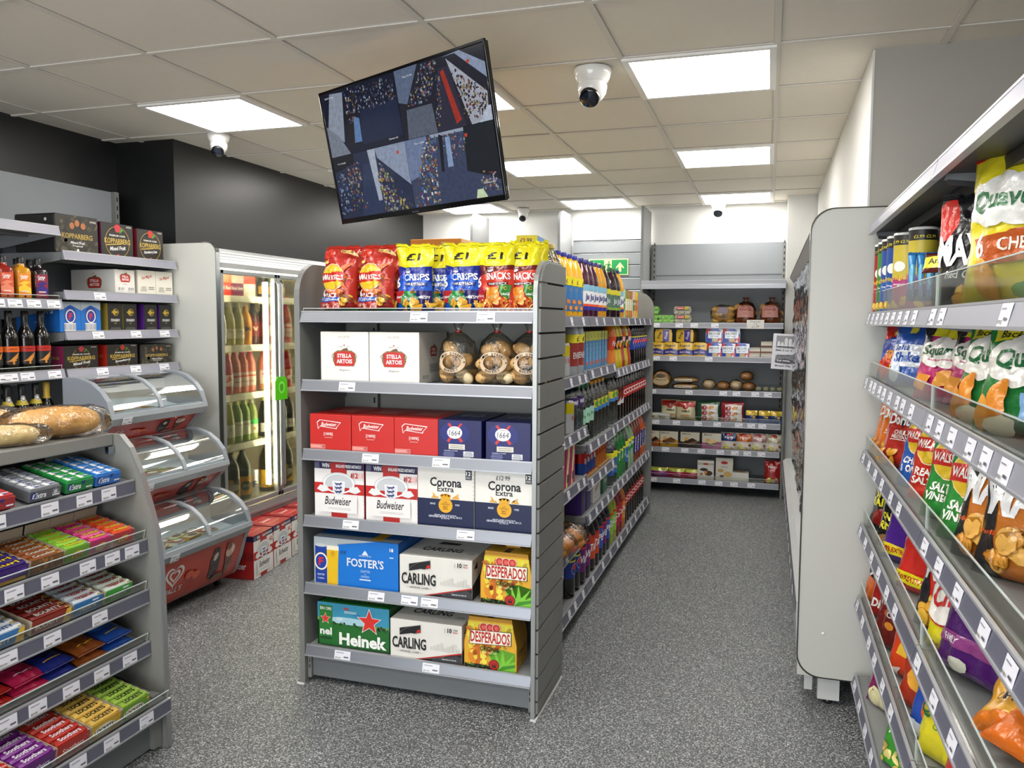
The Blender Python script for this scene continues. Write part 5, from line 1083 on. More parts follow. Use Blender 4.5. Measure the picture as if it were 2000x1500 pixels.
# things on the island top behind
put(P('ocart', boxpack, 'orange_carton', .25, .2, .345, '#e8952a', [R(.06, .075, .2, .27, '#e6dcc0'), R(.03, .05, .24, .33, '#e8dcc0'), T('CAPRI', -.05, .29, .1, .03, '#d07a18', 2), R(-.12, .0, .1, .16, '#f0b050')], (), [], scol='#efc07a'), (-1.46, 3.42, 1.523), 0, 'orange carton lying behind the crisps', 'on island left top shelf', 'carton')
put(P('yprice', boxpack, 'price_flash_carton', .1, .2, .37, '#2c6aa0', [R(-.05, .05, .32, .37, '#e6d61e'), T('£2.99', -.004, .345, .055, .022, '#2a2a20', 1), T('2', -.014, .346, .012, .02, '#d8402a', 3)], ()), (-1.06 - .02, 3.6, 1.523), rad(5), 'tall blue carton with yellow price band', 'behind the red snacks on island', 'carton')

# ================================================================== ISLAND SIDE (aisle): rows run away from the viewer
def row(keys, x, y0, y1, z, rz, where, n=None, jit=0, back=0):
    """keys: list of (key, desc, cat, width) placed in order from y0"""
    y = y0
    for (proto, desc, cat, wd) in keys:
        if y + wd > y1 + .01: break
        put(proto, (x + R0.uniform(-jit, jit), y + wd / 2, z), rad(90) + R0.uniform(-.05, .05) + rz, desc, where, cat)
        y += wd
XS = -.93
def zz(b, k): return SIDE[b][2][k] - .006
oil = P('oil', soft, PET2, '#d9d6b0', '#b8a45a', (.06, .19), '#e0d83a', [EL(0, .07, .04, .04, '#1c2f8a', 18), T('£1 £1', 0, .115, .07, .02, '#2a2a20', 1)], 'pet', 'cordial_bottle', (.2, '#d8d2a0'))
oj = P('oj', soft, PET15, '#f0b21c', '#20268a', (.03, .19), '#3a7ab8', [R(-.14, .14, .12, .16, '#f0e01c'), T('£1', 0, .138, .03, .02, '#2a2a20', 2)] + crumbs(-.13, .13, .0, .06, ['#e8862a', '#f09a2e'], 26, .015, 3, .9), 'gloss', 'squash_bottle')
jp = P('jp', soft, PET15, '#4a1630', '#22206e', (.04, .17), '#eef0f4', [R(-.14, .14, .1, .13, '#8ac0dc'), R(-.14, .14, 0, .02, '#2a2c9a'), T('Jucee', .0, .065, .07, .04, '#2a2c8a', 2), R(-.14, .14, .02, .032, '#e8502a')], 'gloss', 'squash_bottle')
jo = P('jo', soft, PET15, '#e0a01c', '#22206e', (.04, .17), '#eef0f4', [R(-.14, .14, .1, .13, '#8ac0dc'), R(-.14, .14, 0, .02, '#2a2c9a'), T('Jucee', .0, .065, .07, .04, '#2a2c8a', 2), R(-.14, .14, .02, .032, '#f08a2a')], 'gloss', 'squash_bottle')
jb = P('jb', soft, PET15, '#2a1420', '#1f5a30', (.05, .17), '#5a7a6a', [R(-.14, .14, .09, .12, '#e0d83a'), T('Jucee', .0, .05, .07, .04, '#dce8ec', 2), R(-.14, .14, 0, .015, '#8ab03a')], 'gloss', 'squash_bottle')
def cart(c, c2, txt, h=.2): return boxpack('juice_carton', .07, .07, h, c, [R(-.035, .035, h * .3, h * .7, c2), T(txt, 0, h * .55, .05, .02, '#fff', 2), EL(0, h * .2, .02, .02, '#f0a030', 10)], [R(0, .07, h * .3, h * .7, c2), EL(.035, h * .5, .02, .025, '#f4e8c8', 10)], tcol=c2)
ca = [P(f'ca{i}', cart, *a) for i, a in enumerate((('#b8241f', '#2a1412', 'RIBENA'), ('#a82a2a', '#7a1a1a', 'KiA'), ('#c8c9c4', '#4a8a3a', 'OJ'), ('#5a9a3a', '#e8e4c0', 'APPLE'), ('#d8502a', '#e8e0c8', 'MANGO'), ('#e8c02a', '#d8602a', 'FIVE')))]
WT = 'on island top shelf facing aisle'
row([(oil, 'clear cordial bottle with yellow blue label', 'bottle', .115)] * 2 + [(oj, 'orange squash bottle with blue label', 'bottle', .11)] * 4, XS, 3.30, 3.99, zz(0, 0), 0, WT)
row([(jp, 'purple squash bottle with white label', 'bottle', .115)] * 3 + [(jo, 'yellow squash bottle with white label', 'bottle', .115)] * 2 + [(jb, 'dark squash bottle with green label', 'bottle', .115)], XS, 4.0, 4.78, zz(1, 0), 0, WT)
row([(jb, 'dark squash bottle with green label', 'bottle', .12)] * 2 + [(jo, 'far yellow squash bottle', 'bottle', .12)], XS, 4.78, 5.2, zz(2, 0), 0, WT)
row([(ca[i % 6], ['red black juice carton', 'dark red juice carton', 'white green juice carton', 'green juice carton', 'orange juice carton', 'yellow juice carton'][i % 6], 'carton', .082) for i in (0, 1, 0, 2, 3, 4, 3, 4, 2, 5, 5)], XS - .02, 5.2, 6.2, zz(3, 0), 0, WT)
# second row
en = P('en', tin, '#b8bcc0', .16, .033, [T('RED BOLT', 0, .08, .04, .02, '#b8241f', 1)], name='energy_drink_can', bands=((.1, .15, '#e0d020'), (.01, .1, '#c9ccd0')))
en2 = P('en2', soft, PET2, '#9aa0a4', '#30343a', (.05, .2), '#8a2a24', [R(-.16, .16, .11, .15, '#d8cc1e'), T('£1', 0, .13, .04, .026, '#1c1c14', 2), T('ENERGY', 0, .05, .08, .03, '#d8d8d8', 1)], 'gloss', 'energy_drink_bottle')
lz = P('lz', boxpack, 'sports_drink_multipack', .075, .24, .2, '#3a86b8', [R(-.0375, .0375, .15, .2, '#d8d83a'), T('£3', .012, .175, .02, .02, '#2a4a2a', 1), T('SPORT', 0, .09, .1, .016, '#dceaf2', 1, 0, pi / 2), EL(0, .03, .02, .012, '#d8582a', 12)], [R(0, .24, 0, .2, '#2a5aa0')], scol='#2a5aa0', tcol='#e08a2a')
oa = P('oa', soft, WAIST, '#e0781c', '#e8a030', (.12, .2), '#d8441c', [T('Fanta', 0, .04, .06, .03, '#fff', 2), EL(.03, .02, .02, .015, '#f0a01c', 10)], 'gloss', 'orange_drink_bottle')
oy = P('oy', soft, WAIST, '#c9b01c', '#1c1c1c', (.12, .2), '#2a1a14', [EL(0, .03, .03, .025, '#f0a030', 14), T('oasis', 0, .05, .05, .02, '#f0e8d0', 2)], 'gloss', 'fruit_drink_bottle')
of = P('of', soft, WAIST, '#a8422e', '#b8241f', (.13, .22), '#c8281f', [T('RUBI', 0, .05, .06, .03, '#fff', 2), EL(0, .02, .03, .015, '#3a8a3a', 10)], 'gloss', 'fruit_drink_bottle')
pp = P('pp', soft, PET15, '#120c0c', '#1a1a1c', (.1, .19), '#1a3a9a', [EL(0, .045, .03, .03, '#e8e8ec', 20), EL(0, .045, .028, .028, '#d8282a', 20, 0, pi), EL(0, .045, .028, .028, '#1c3a9c', 20, pi, 2 * pi), R(-.14, .14, .082, .09, '#d8d020')], 'gloss', 'cola_bottle')
co = P('co', soft, PET15, '#140a08', '#b8241f', (.13, .2), '#b8201c', [T('Cola', 0, .035, .08, .035, '#f2f2f2', 2, .2)], 'gloss', 'cola_bottle')
cz = P('cz', soft, PET15, '#140a08', '#1a1a1a', (.1, .2), '#7a1410', [PL([(-.05, 0), (0, .05), (.05, 0)], '#d8d8d8')], 'gloss', 'cola_bottle')
W = 'on island second shelf facing aisle'
row([(en, 'tall silver energy can with yellow band', 'drink can', .07)] * 4 + [(en2, 'large grey energy drink bottle', 'bottle', .12)] * 2, XS + .01, 3.42, 3.97, zz(0, 1), 0, W)
row([(lz, 'blue sports drink multipack with yellow corner', 'drink pack', .085)] * 8, XS + .02, 4.02, 4.76, zz(1, 1), 0, W)
row([(oa, 'orange soda bottle with red label', 'bottle', .11), (oy, 'yellow fruit drink bottle with dark label', 'bottle', .11), (oy, 'yellow fruit drink bottle with dark label', 'bottle', .11), (of, 'red fruit drink bottle', 'bottle', .11), (oy, 'yellow fruit drink bottle beyond the red ones', 'bottle', .11), (of, 'red fruit drink bottle', 'bottle', .11)], XS, 4.78, 5.5, zz(2, 1), 0, W)
row([(pp, 'dark cola bottle with blue label', 'bottle', .105)] * 6, XS, 5.52, 6.2, zz(3, 1), 0, W)
# third row
mo = P('mo', boxpack, 'energy_can_box', .13, .1, .19, '#23241d', [PL([(-.05 + .02 * i, .15), (-.046 + .02 * i, .15), (-.048 + .02 * i, .07)], '#8ab02a') for i in range(5)] + [T('MONSTER', 0, .05, .1, .014, '#c8c8b8', 1)], (), tcol='#3a3a2e')
wa = P('wa', bottle, 'water_bottle', [(.07, 0), (.078, .01), (.078, .1), (.074, .11), (.078, .12), (.078, .17), (.05, .205), (.02, .22), (.02, .238)], '#c4dce4', (.022, .225, .24, '#3a2a78'), [(.12, .165, [T('WATER', 0, .022, .08, .02, '#f2f2f6', 2)], '#3a2468', 2.6)], 'pet')
gr = P('gr', soft, PET15, '#4ab08a', '#1f7a4a', (.1, .18), '#a8d8c0', [T('Perry', 0, .04, .06, .025, '#2a7a4a', 1)], 'pet', 'sparkling_water_bottle')
cl = P('cl', soft, PET15, '#dfe6e2', '#e8a01c', (.14, .2), '#e8d03a', [EL(0, .04, .03, .02, '#5a9a3a', 12), R(-.14, .14, 0, .02, '#3a7ac0')], 'pet', 'flavoured_water_bottle')
W = 'on island third shelf facing aisle'
row([(mo, 'dark green energy can box', 'drink pack', .14)] * 2 + [(en, 'slim can beside the dark box', 'drink can', .07)] * 1, XS + .03, 3.36, 3.72, zz(0, 2), 0, W)
for y in (3.77, 3.9): put(wa, (XS - .02, y, zz(0, 2)), rad(90), 'large clear water bottle with purple label', W, 'bottle')
row([(gr, 'green sparkling water bottle', 'bottle', .105)] * 3 + [(cl, 'clear flavoured water bottle', 'bottle', .105)] * 5, XS - .01, 4.0, 4.76, zz(1, 2), 0, W)
row([(cl, 'clear flavoured water bottle, farther bay', 'bottle', .105)] * 2 + [(cz, 'dark cola bottle with maroon label', 'bottle', .105)] * 2 + [(co, 'cola bottle with red label', 'bottle', .105)] * 3, XS, 4.77, 5.5, zz(2, 2), 0, W)
row([(co, 'cola bottle with red label', 'bottle', .105)] * 6, XS, 5.52, 6.2, zz(3, 2), 0, W)
# fourth row
mg = P('mg', boxpack, 'milkshake_multipack', .085, .22, .2, '#b01f5a', [PL([(-.04, 0), (-.01, 0), (.03, .2), (0, .2)], '#e8dc8a'), T('YAZOO', 0, .1, .13, .022, '#f4f0e0', 2, 0, 1.2), R(-.02, .02, .02, .06, '#3a2a30')], (), tcol='#a01a4a')
kr = P('kr', boxpack, 'crate_tray', .36, .3, .06, '#b08a52', [lines(-.1, .1, .02, .04, 2, '#8a6a3a')[0]])
rc = P('rc', tin, '#b8241f', .15, .036, [T('Rubi', 0, .08, .04, .03, '#d8d8e8', 1)], name='drink_can', bands=((.01, .07, '#2a4a9c'),))
oc = P('oc', tin, '#d8761c', .15, .036, [T('Irn', 0, .08, .04, .03, '#a01a14', 2)], name='drink_can', bands=((.1, .14, '#b8301f'),))
ev = P('ev', soft, PET15, '#dfe8ea', '#f0f0f0', (.06, .2), '#2a62b8', [R(-.14, .14, .1, .14, '#e8e01c'), T('Lem', 0, .04, .05, .02, '#fff', 1)], 'pet', 'lemonade_bottle')
sv = P('sv', soft, PET15, '#1f7a34', '#1c6a2c', (.1, .18), '#2a8a3c', [T('7', 0, .045, .04, .06, '#f4f4f0', 3), EL(.02, .02, .01, .01, '#d8281f', 10), R(-.14, .14, .07, .08, '#e8e01c')], 'gloss', 'lemonade_bottle')
sp = P('sp', soft, PET15, '#8ab08a', '#1c6a3a', (.12, .2), '#2a8a3c', [T('Sprite', 0, .04, .08, .03, '#f4f4f0', 2, .2), R(-.14, .14, .06, .08, '#e8e01c')], 'gloss', 'lemonade_bottle')
tn = P('tn', soft, PET15, '#8a3a1c', '#b8301f', (.06, .2), '#22206e', [T('TIZER', 0, .07, .12, .03, '#e8e0e8', 2, 0, pi / 2)], 'gloss', 'red_drink_bottle')
ib = P('ib', soft, PET15, '#c8501c', '#1c2a6a', (.06, .2), '#e07a1c', [R(-.035, .035, .01, .13, '#2a3a7a'), T('IRN BRU', 0, .07, .12, .03, '#f0e8e0', 2, 0, pi / 2)], 'gloss', 'orange_drink_bottle')
W = 'on island fourth shelf facing aisle'
row([(mg, 'pink milkshake multipack', 'drink pack', .1)] * 4, XS + .04, 3.42, 3.84, zz(0, 3), 0, W)
row([(rc, 'red and blue drink can', 'drink can', .076)] * 4 + [(oc, 'orange drink can', 'drink can', .076)] * 4, XS - .0, 4.05, 4.74, zz(1, 3) + .014, 0, W)
put(kr, (XS + .045, 4.2, zz(1, 3)), rad(90), 'brown card tray under the red cans', W, 'card tray', sc=(1, 1, .2)); put(kr, (XS + .045, 4.56, zz(1, 3)), rad(90), 'brown card tray under the orange cans', W, 'card tray', sc=(.9, 1, .2))
row([(ev, 'clear lemonade bottle with blue label', 'bottle', .105)] * 2 + [(sv, 'green lemonade bottle', 'bottle', .105)] * 3 + [(ev, 'clear lemonade bottle beyond the green ones', 'bottle', .105), (sp, 'pale green lemonade bottle', 'bottle', .105)], XS, 4.77, 5.5, zz(2, 3), 0, W)
row([(sp, 'pale green lemonade bottle', 'bottle', .11)] + [(tn, 'red drink bottle with navy label', 'bottle', .11)] * 3 + [(ib, 'orange drink bottle with navy label', 'bottle', .11)] * 2, XS, 5.52, 6.2, zz(3, 3), 0, W)
# lower rows
yb = P('yb', boxpack, 'yellow_cider_case', .3, .26, .2, '#a89a3c', (), (), tcol='#8a7a2c')
pb = P('pb', boxpack, 'purple_cider_case', .1, .26, .15, '#4a2a86', [R(-.05, -.0, 0, .15, '#2a2c30')], (), tcol='#2a2c30')
wb = P('wb', boxpack, 'white_beer_case', .2, .26, .15, '#d8d6d0', [T('San', 0, .08, .12, .03, '#b8443a', 1, .3, .4), lines(-.06, .06, .02, .05, 3, '#8a8a86')[0]], ())
W = 'on island fifth shelf facing aisle'
put(yb, (-.95, 3.70, zz(0, 4)), rad(90), 'plain yellow cider case', W, 'beer box')
for y in (4.06, 4.18): put(pb, (-.9, y, zz(1, 4)), rad(90), 'purple and black cider case', W, 'beer box')
put(wb, (-.9, 4.4, zz(1, 4)), rad(90), 'white beer case', W, 'beer box'); put(P('wb2', boxpack, 'green_beer_case', .12, .26, .14, '#2a6a4a', [T('Peri', 0, .07, .08, .03, '#d8e0d8', 1)], ()), (-.9, 4.64, zz(1, 4)), rad(90), 'green beer case', W, 'beer box')
for i, (x, y) in enumerate(((-.84, 3.50), (-.83, 3.68))):
    def rolls():
        root = empty('bun_bag'); br = M('#c98a3e', 'bread')
        for k, (a, c) in enumerate(((-.05, .0), (.05, .01), (0, .07))): b = MB(); b.blob((0, 0, 0), (.05, .045, .036), br, .06, k, 14, 8); b.build('bread_bun', root, loc=(a, c, .04))
        f = MB(); f.blob((0, .03, .055), (.115, .09, .062), M('#f6efe6', 'film'), .22, 5, 20, 12, 4); f.build('clear_film', root)
        f = MB(); f.box(-.06, .0, -.055, -.053, .06, .085, M('#c9442a'), .0005); f.build('paper_band', root, rot=(.3, 0, 0)); return root
    put(P('buns', rolls), (x - .03, y, zz(0, 4) - .0), rad(80 + 30 * i), 'clear bag of golden buns', 'on island fifth shelf near the slatted side', 'bread')
def vimto(c, lab, txt, key): return P(key, soft, PET2, c, lab, (.07, .2), lab, [T(txt, 0, .065, .09, .04, '#f2f2f2', 2, .2), R(-.16, .16, .118, .13, '#c8281f')], 'gloss', 'soft_drink_bottle')
v1 = vimto('#1c0c18', '#6a1a6e', 'Vimto', 'v1'); v2 = vimto('#1a1010', '#c8441c', 'TANG', 'v2'); v3 = vimto('#141828', '#2a52b0', 'PEPS', 'v3'); v4 = vimto('#8a9a2a', '#8ab83a', 'CLOUDY', 'v4'); v5 = vimto('#7a1a24', '#b8203a', 'Cherry', 'v5'); v6 = vimto('#b86a1c', '#d88a2a', 'Orange', 'v6')
W = 'on island bottom shelf facing aisle'; pz = .134
put(P('cor', corona), (-.9, 3.36, pz), rad(90), 'white and navy lager carton', W, 'beer box'); put(P('cor', corona), (-.92, 3.61, pz), rad(90), 'white and navy lager carton', W, 'beer box')
row([(pp, 'dark cola bottle with round sign', 'bottle', .11)] * 2 + [(v1, 'dark bottle with purple label', 'bottle', .11)] * 2, -.93, 3.75, 4.2, pz, 0, W)
seqs = [v2, v2, v3, v1, v3, v4, v4, v5, v5, v6, co, co, co, co, co, co, co, co, co]
dsc = {id(v2): 'dark bottle with orange label', id(v3): 'dark bottle with blue label', id(v1): 'dark bottle with purple label, farther', id(v4): 'green drink bottle', id(v5): 'red drink bottle', id(v6): 'orange drink bottle', id(co): 'far cola bottle with red label'}
row([(p, dsc[id(p)], 'bottle', .107) for p in seqs], -.93, 4.21, 6.2, pz, 0, W)

# ================================================================== LEFT DRINKS SHELVES
def kopp(w, h, fruit, script, spine, sw=.015):
    A = [RING(0, h * .45, h * .46, h * .475, '#b89a3a', 36, .98), T('PREMIUM CIDER', -.0, h * .64, w * .5, h * .05, '#e8e4d8', 1), T('KOPPARBERG', 0, h * .48, w * .8, h * .16, '#b89c48', 2), T(script, 0, h * .27, w * .5, h * .12, '#f0f0f0', 1, .3, .1), PL([(-w * .36, h * .36), (w * .1, h * .42), (w * .1, h * .39), (-w * .34, h * .33)], '#b89c48')]
    A += [EL(w * .0, h * .86, h * .13, h * .12, fruit, 18), EL(w * .12, h * .8, h * .1, h * .04, '#3f8a2a', 14, rot=.7), EL(-w * .12, h * .82, h * .06, h * .06, '#1e1a1c', 12), EL(.0, h * .06, h * .05, h * .04, '#c8443a', 10), T('10 PACK', w * .36, h * .93, w * .16, h * .05, '#d8d4c8', 1)]
    return boxpack('cider_pack', w, .26, h, '#24211f', A, [R(0, .26, 0, h, spine), R(.03, .23, h * .06, h * .94, '#1c1a1a')], [R(-w / 2, w / 2, 0, .26, '#191818')], left=[R(0, .26, 0, h, spine), T('KOPPARBERG', .13, h * .5, .2, h * .12, '#b89c48', 1)])
def kdark(w, h):
    rd = random.Random(4); A = [R(-w / 2, w / 2, 0, h, '#2d2a24')] + crumbs(-w / 2, w / 2, 0, h, ['#4a4436', '#3a382c', '#56503e', '#25231e'], 60, .014, 4) + [EL(w * a, h * b, h * .08, h * .09, '#a8683a', 12) for a, b in ((-.12, .72), (.0, .8), (.14, .74))] + [T('KOPPARBERG', 0, h * .45, w * .72, h * .14, '#b0954a', 2), T('Mixed Fruit', 0, h * .28, w * .34, h * .07, '#f0f0f0', 1, .3), T('Tropical', 0, h * .19, w * .25, h * .06, '#f0f0f0', 1, .3), EL(0, h * .08, h * .04, h * .04, '#e8e8e4', 12), T('10 PACK', w * .38, h * .88, w * .15, h * .05, '#e8e4d8', 1)]
    return boxpack('dark_cider_pack', w, .26, h, '#1c1b1a', A, [EL(.2, h * .85, .008, .008, '#d8d8d4', 10), R(.08, .085, h * .2, h * .5, '#4a4436')], ch=.008, tcol='#191918')
XL = -3.335
W = 'on top shelf of left beer bay'
put(P('kd', kdark, .262, .187), (XL, 3.237, 1.826), rad(90), 'dark cider pack with tropical fruit', W, 'cider pack')
put(P('kr1', kopp, .222, .178, '#b8283a', 'Mixed Fruit', '#6a1c44'), (XL, 3.50, 1.826), rad(90), 'black cider pack with raspberry picture', W, 'cider pack'); put(P('kr2', kopp, .20, .17, '#b83020', 'Strawberry Lime', '#7a1c24'), (XL, 3.74, 1.826), rad(90), 'black cider pack with strawberry picture', W, 'cider pack')
W = 'on second shelf of left beer bay'
put(P('st2', boxpack, 'white_lager_case', .14, .3, .132, '#e2dfd8', lager_label(-.0, .088, .75) + barcode(-.05, -.01, .02, .04, '#3a3a3a') + barcode(.02, .06, .02, .04, '#3a3a3a'), (), (), left=lager_label(.16, .062, 1.0), scol=None), (XL, 3.545, 1.631), rad(90), 'long white lager case seen end-on', W, 'beer box')
sm = P('sm', boxpack, 'white_beer_case', .134, .3, .138, '#e3dfd2', [T('San Miguel', 0, .1, .08, .022, '#b8342a', 1, .2, .2)] + lines(-.05, .0, .02, .05, 4, '#8a8880') + lines(.01, .055, .03, .05, 2, '#6a6860', 2))
for y in (3.705, 3.842): put(sm, (XL, y, 1.631), rad(90), 'cream beer case with red script', W, 'beer box')
W = 'on third shelf of left beer bay'
fv = P('fv', fosters, True)
for y in (3.176, 3.304): put(fv, (XL, y, 1.431), rad(90), 'blue can pack with round badge', W, 'beer box')
def strong(spine): return boxpack('black_cider_pack', .098, .28, .15, '#1b1b1b', [PL([(-.024, .1), (-.004, .122), (-.004, .116), (.02, .104), (.026, .108), (.026, .098), (.02, .102), (-.004, .09), (-.004, .084), (-.024, .106)], '#c9a83a'), RING(.004, .103, .016, .019, '#c9a83a'), R(-.024, .024, .102, .105, '#c9a83a'), T('STRONGBOW', 0, .06, .06, .014, '#e0e0e0', 2), T('cider', 0, .044, .016, .006, '#c9a83a', 1), PL([(-.044, .006), (.044, .006), (.03, .022), (-.03, .022)], '#4a4a48')], (), tcol='#2a2a2a', left=[R(0, .28, 0, .15, spine)])
for y in (3.466, 3.573): put(P('sbg', strong, '#a8913c'), (XL, y, 1.431), rad(90), 'black cider pack with gold side', W, 'cider pack')
for y in (3.728, 3.846): put(P('sbp', strong, '#5a2a8a'), (XL, y, 1.431), rad(90), 'black cider pack with purple side', W, 'cider pack')
W = 'on bottom shelf of left beer bay'
def kopc(f, s, sp_): return kopp(.215, .12, f, s, sp_)
put(P('kc1', kopc, '#b8283a', 'Mixed Fruit', '#7a1c44'), (XL, 3.235, 1.241), rad(90), 'wide black cider pack with maroon side', W, 'cider pack'); put(P('kc2', kopc, '#b8302a', 'Strawberry', '#b82a1c'), (XL, 3.51, 1.241), rad(90), 'wide black cider pack with bright red side', W, 'cider pack')
put(P('kd3', kdark, .24, .115), (XL, 3.765, 1.241), rad(90), 'wide dark cider pack', W, 'cider pack')
# bottles, wine bay
SPIR = [(.032, 0), (.035, .003), (.035, .135), (.03, .15), (.014, .155), (.0125, .172), (.0125, .18)]
def spirit(glass, lab, c2, capc):
    o = bottle('flask_bottle', SPIR, glass, (.016, .172, .2, '#1c1c1e'), (), sq=5, seg=32); b = MB()
    A = [R(-.027, .027, .012, .125, lab), PL([(-.027, .06), (.0, .075), (.027, .055), (.027, .03), (-.027, .04)], c2), PL([(-.027, .075), (.0, .09), (.027, .085), (0, .07)], c2), T('Cactus', -.002, .112, .034, .012, '#fff', 2), T('JACK', -.003, .1, .03, .011, '#fff', 2), R(-.016, .016, .038, .044, '#e8c8c0'), T('TEQUILA', 0, .025, .036, .005, '#f0e8e0'), EL(0, .018, .005, .005, '#2a1c1c', 8)]
    lay(b, A, lambda u, v, of: (u, -.0355 - of, v), base=.0006); b.build('label', o)
    b = MB(); b.lathe([(.0135, .158), (.0135, .17)], M('#d8d4d0'), 16); b.build('neck_label', o); return o
s1 = P('s1', spirit, '#8a2418', '#d85a3a', '#e88a6a', 0); s2 = P('s2', spirit, '#c98a1c', '#e88a2a', '#f2c83a', 0); s3 = P('s3', spirit, '#1c0e14', '#8a2440', '#3a2a7a', 0); s0 = P('s0', spirit, '#3a0e14', '#7a1a2a', '#a82a3a', 0)
W = 'on upper shelf of left wine bay'; XW = -3.37
for y, p, d in ((2.70, s0, 'dark red flask-shaped spirit bottle'), (2.783, s1, 'red-labelled flask-shaped spirit bottle'), (2.873, s2, 'amber flask-shaped spirit bottle'), (2.965, s3, 'purple-labelled flask-shaped spirit bottle')): put(p, (XW, y * 1.022, 1.584), rad(72), d, W, 'bottle')
for y, p, d in ((2.84, s1, 'red flask bottle behind'), (2.93, s2, 'amber flask bottle behind'), (3.0, s3, 'dark flask bottle behind')): put(p, (XW - .09, y * 1.022, 1.584), rad(75), d, W, 'bottle')
ROO = lambda s: [PL([(-.03, .012), (-.012, .022), (.0, .036), (.016, .05), (.024, .058), (.03, .056), (.024, .046), (.02, .03), (.012, .026), (.014, .016), (.008, .018), (.004, .004), (.01, .0), (-.004, .0), (-.002, .014), (-.014, .014)], '#d08a3a')]
def roo(c): return wine('#120f0e', '#1f1f21', ROO(0) + [R(-.04, .04, .062, .09, c), T('yellow', 0, .076, .036, .01, '#3a1c10', 1)], cap=c if False else '#1a1414', z=(.045, .135))
w1 = P('w1', roo, '#e0641c'); w2 = P('w2', roo, '#b8281c'); W = 'on middle shelf of left wine bay'
for y, p, d in ((2.55, w1, 'dark wine bottle with orange band'), (2.64, w1, 'dark wine bottle with orange band'), (2.725, w1, 'dark wine bottle with orange band'), (2.808, w1, 'dark wine bottle with orange band'), (2.893, w2, 'dark wine bottle with red band'), (2.98, w2, 'dark wine bottle with red band')): put(p, (XW, y * 1.018, 1.243), rad(72), d, W, 'wine bottle', sc=(1, 1, .93))
w3 = P('w3', lambda: wine('#14180f', '#c9b23a', [EL(0, .03, .014, .014, '#e8e4d8', 14), RING(0, .03, .008, .011, '#2a2a2a')], cap='#1a1a1a', z=(.215, .245), arc=5)); w4 = P('w4', lambda: wine('#10160f', None, cap='#c9a83a')); W = 'on lower shelf of left wine bay'
for y in (2.70, 2.775, 2.85, 2.925): put(w3, (XW, y * 1.022, .875), rad(72), 'dark bottle with gold neck label', W, 'wine bottle')
put(w4, (XW, 3.05, .875), rad(72), 'dark bottle with gold cap', W, 'wine bottle')

# ================================================================== CHILLER STOCK
def cbox(c, c2, t): return boxpack('wine_carton', .075, .14, .13, c, [R(-.0375, .0375, .08, .13, c2), T(t, 0, .05, .05, .025, '#f8e8e0', 2)], tcol=c2)
XC = -3.207; DY = 3.93
W = 'on top shelf behind first glass door'
for i, (c, c2, t) in enumerate((('#e88a3a', '#8a3aa0', 'Fru'), ('#e88a3a', '#8a3aa0', 'Fru'), ('#d8341f', '#e86a3a', 'Red'), ('#d8341f', '#e86a3a', 'Red'), ('#8a2a5a', '#e8d8c8', 'Ice'), ('#7a3a5a', '#d8c8c8', 'Ice'), ('#f0e0d8', '#d8483a', 'CZ'), ('#f0e0d8', '#d8483a', 'CZ'))):
    put(P(f'cb{c}', cbox, c, c2, t), (XC + .03, DY + .1 + .06 * i, 1.643), rad(80), {'#e88a3a': 'orange and purple', '#d8341f': 'bright red', '#8a2a5a': 'plum', '#7a3a5a': 'dull purple', '#f0e0d8': 'white and red'}[c] + ' drinks carton', W, 'drinks carton', sc=(.75, 1, 1))
chd = P('chd', lambda: wine('#1c1a16', '#8a8a84', [lines(-.02, .02, .03, .06, 3, '#3a3a3a')[0]], cap='#2a2a28', prof=FIZZ)); chp = P('chp', lambda: wine('#b0a85a', '#e8dcc0', [T('Pro', 0, .045, .03, .02, '#8a6a3a', 1)], cap='#e8e0c0', prof=FIZZ, z=(.04, .1)))
li = P('li', lambda: wine('#e8a01c', '#d88a14', [T('M', 0, .05, .04, .03, '#3a1c10', 3)], cap='#e8a01c', prof=[(.038, 0), (.04, .004), (.04, .15), (.03, .19), (.014, .215), (.0135, .24)], name='liqueur_bottle'))
lr = P('lr', lambda: wine('#4a0e12', '#7a1418', [T('V', 0, .05, .04, .03, '#e8c8a8', 3)], cap='#1a1012', prof=[(.034, 0), (.036, .004), (.036, .17), (.03, .2), (.014, .225), (.0135, .26)], name='liqueur_bottle'))
ro = P('ro', lambda: wine('#b8283a', '#f0d8d0', [PL([(-.02, .02), (.02, .04), (.0, .07)], '#e05a5a')], cap='#d8a83a', prof=HOCK, z=(.05, .12))); rp = P('rp', lambda: wine('#d87a6a', '#f4e4dc', [R(-.03, .03, .06, .07, '#e8502a'), T('rose', 0, .03, .04, .01, '#8a4a4a', 1)], cap='#e0487a', z=(.04, .13)))
wg = P('wg', lambda: wine('#a8a84a', '#f0ecdc', [T('V', 0, .05, .02, .02, '#6aa0b0', 1)], cap='#e0d8a0', prof=HOCK, z=(.04, .12))); wh = P('wh', lambda: wine('#7a9a3a', '#f0ecdc', [T('wine', 0, .07, .04, .012, '#8a5a4a', 1)], cap='#c8d830', z=(.04, .13))); wf = P('wf', lambda: wine('#9aa85a', '#f0ecdc', [R(-.04, .04, .06, .09, '#3fc85a'), EL(0, .03, .01, .01, '#e8a03a', 10)], cap='#e8e4d0', z=(.04, .13)))
ci = P('ci', soft, PET2, '#2a2410', '#1a1a14', (.03, .15), '#e0b020', [PL([(-.04, .0), (.0, .05), (-.01, .12), (.04, .12), (.03, .04)], '#1c1c1a'), EL(.0, .07, .03, .02, '#c8c8c0', 14)], 'gloss', 'cider_bottle'); cg = P('cg', soft, PET2, '#2a3a10', '#1a2a14', (.03, .15), '#e0a020', [EL(0, .06, .036, .03, '#1c4a1c', 16), T('Old', 0, .06, .04, .02, '#f0e0b0', 1)], 'gloss', 'cider_bottle')
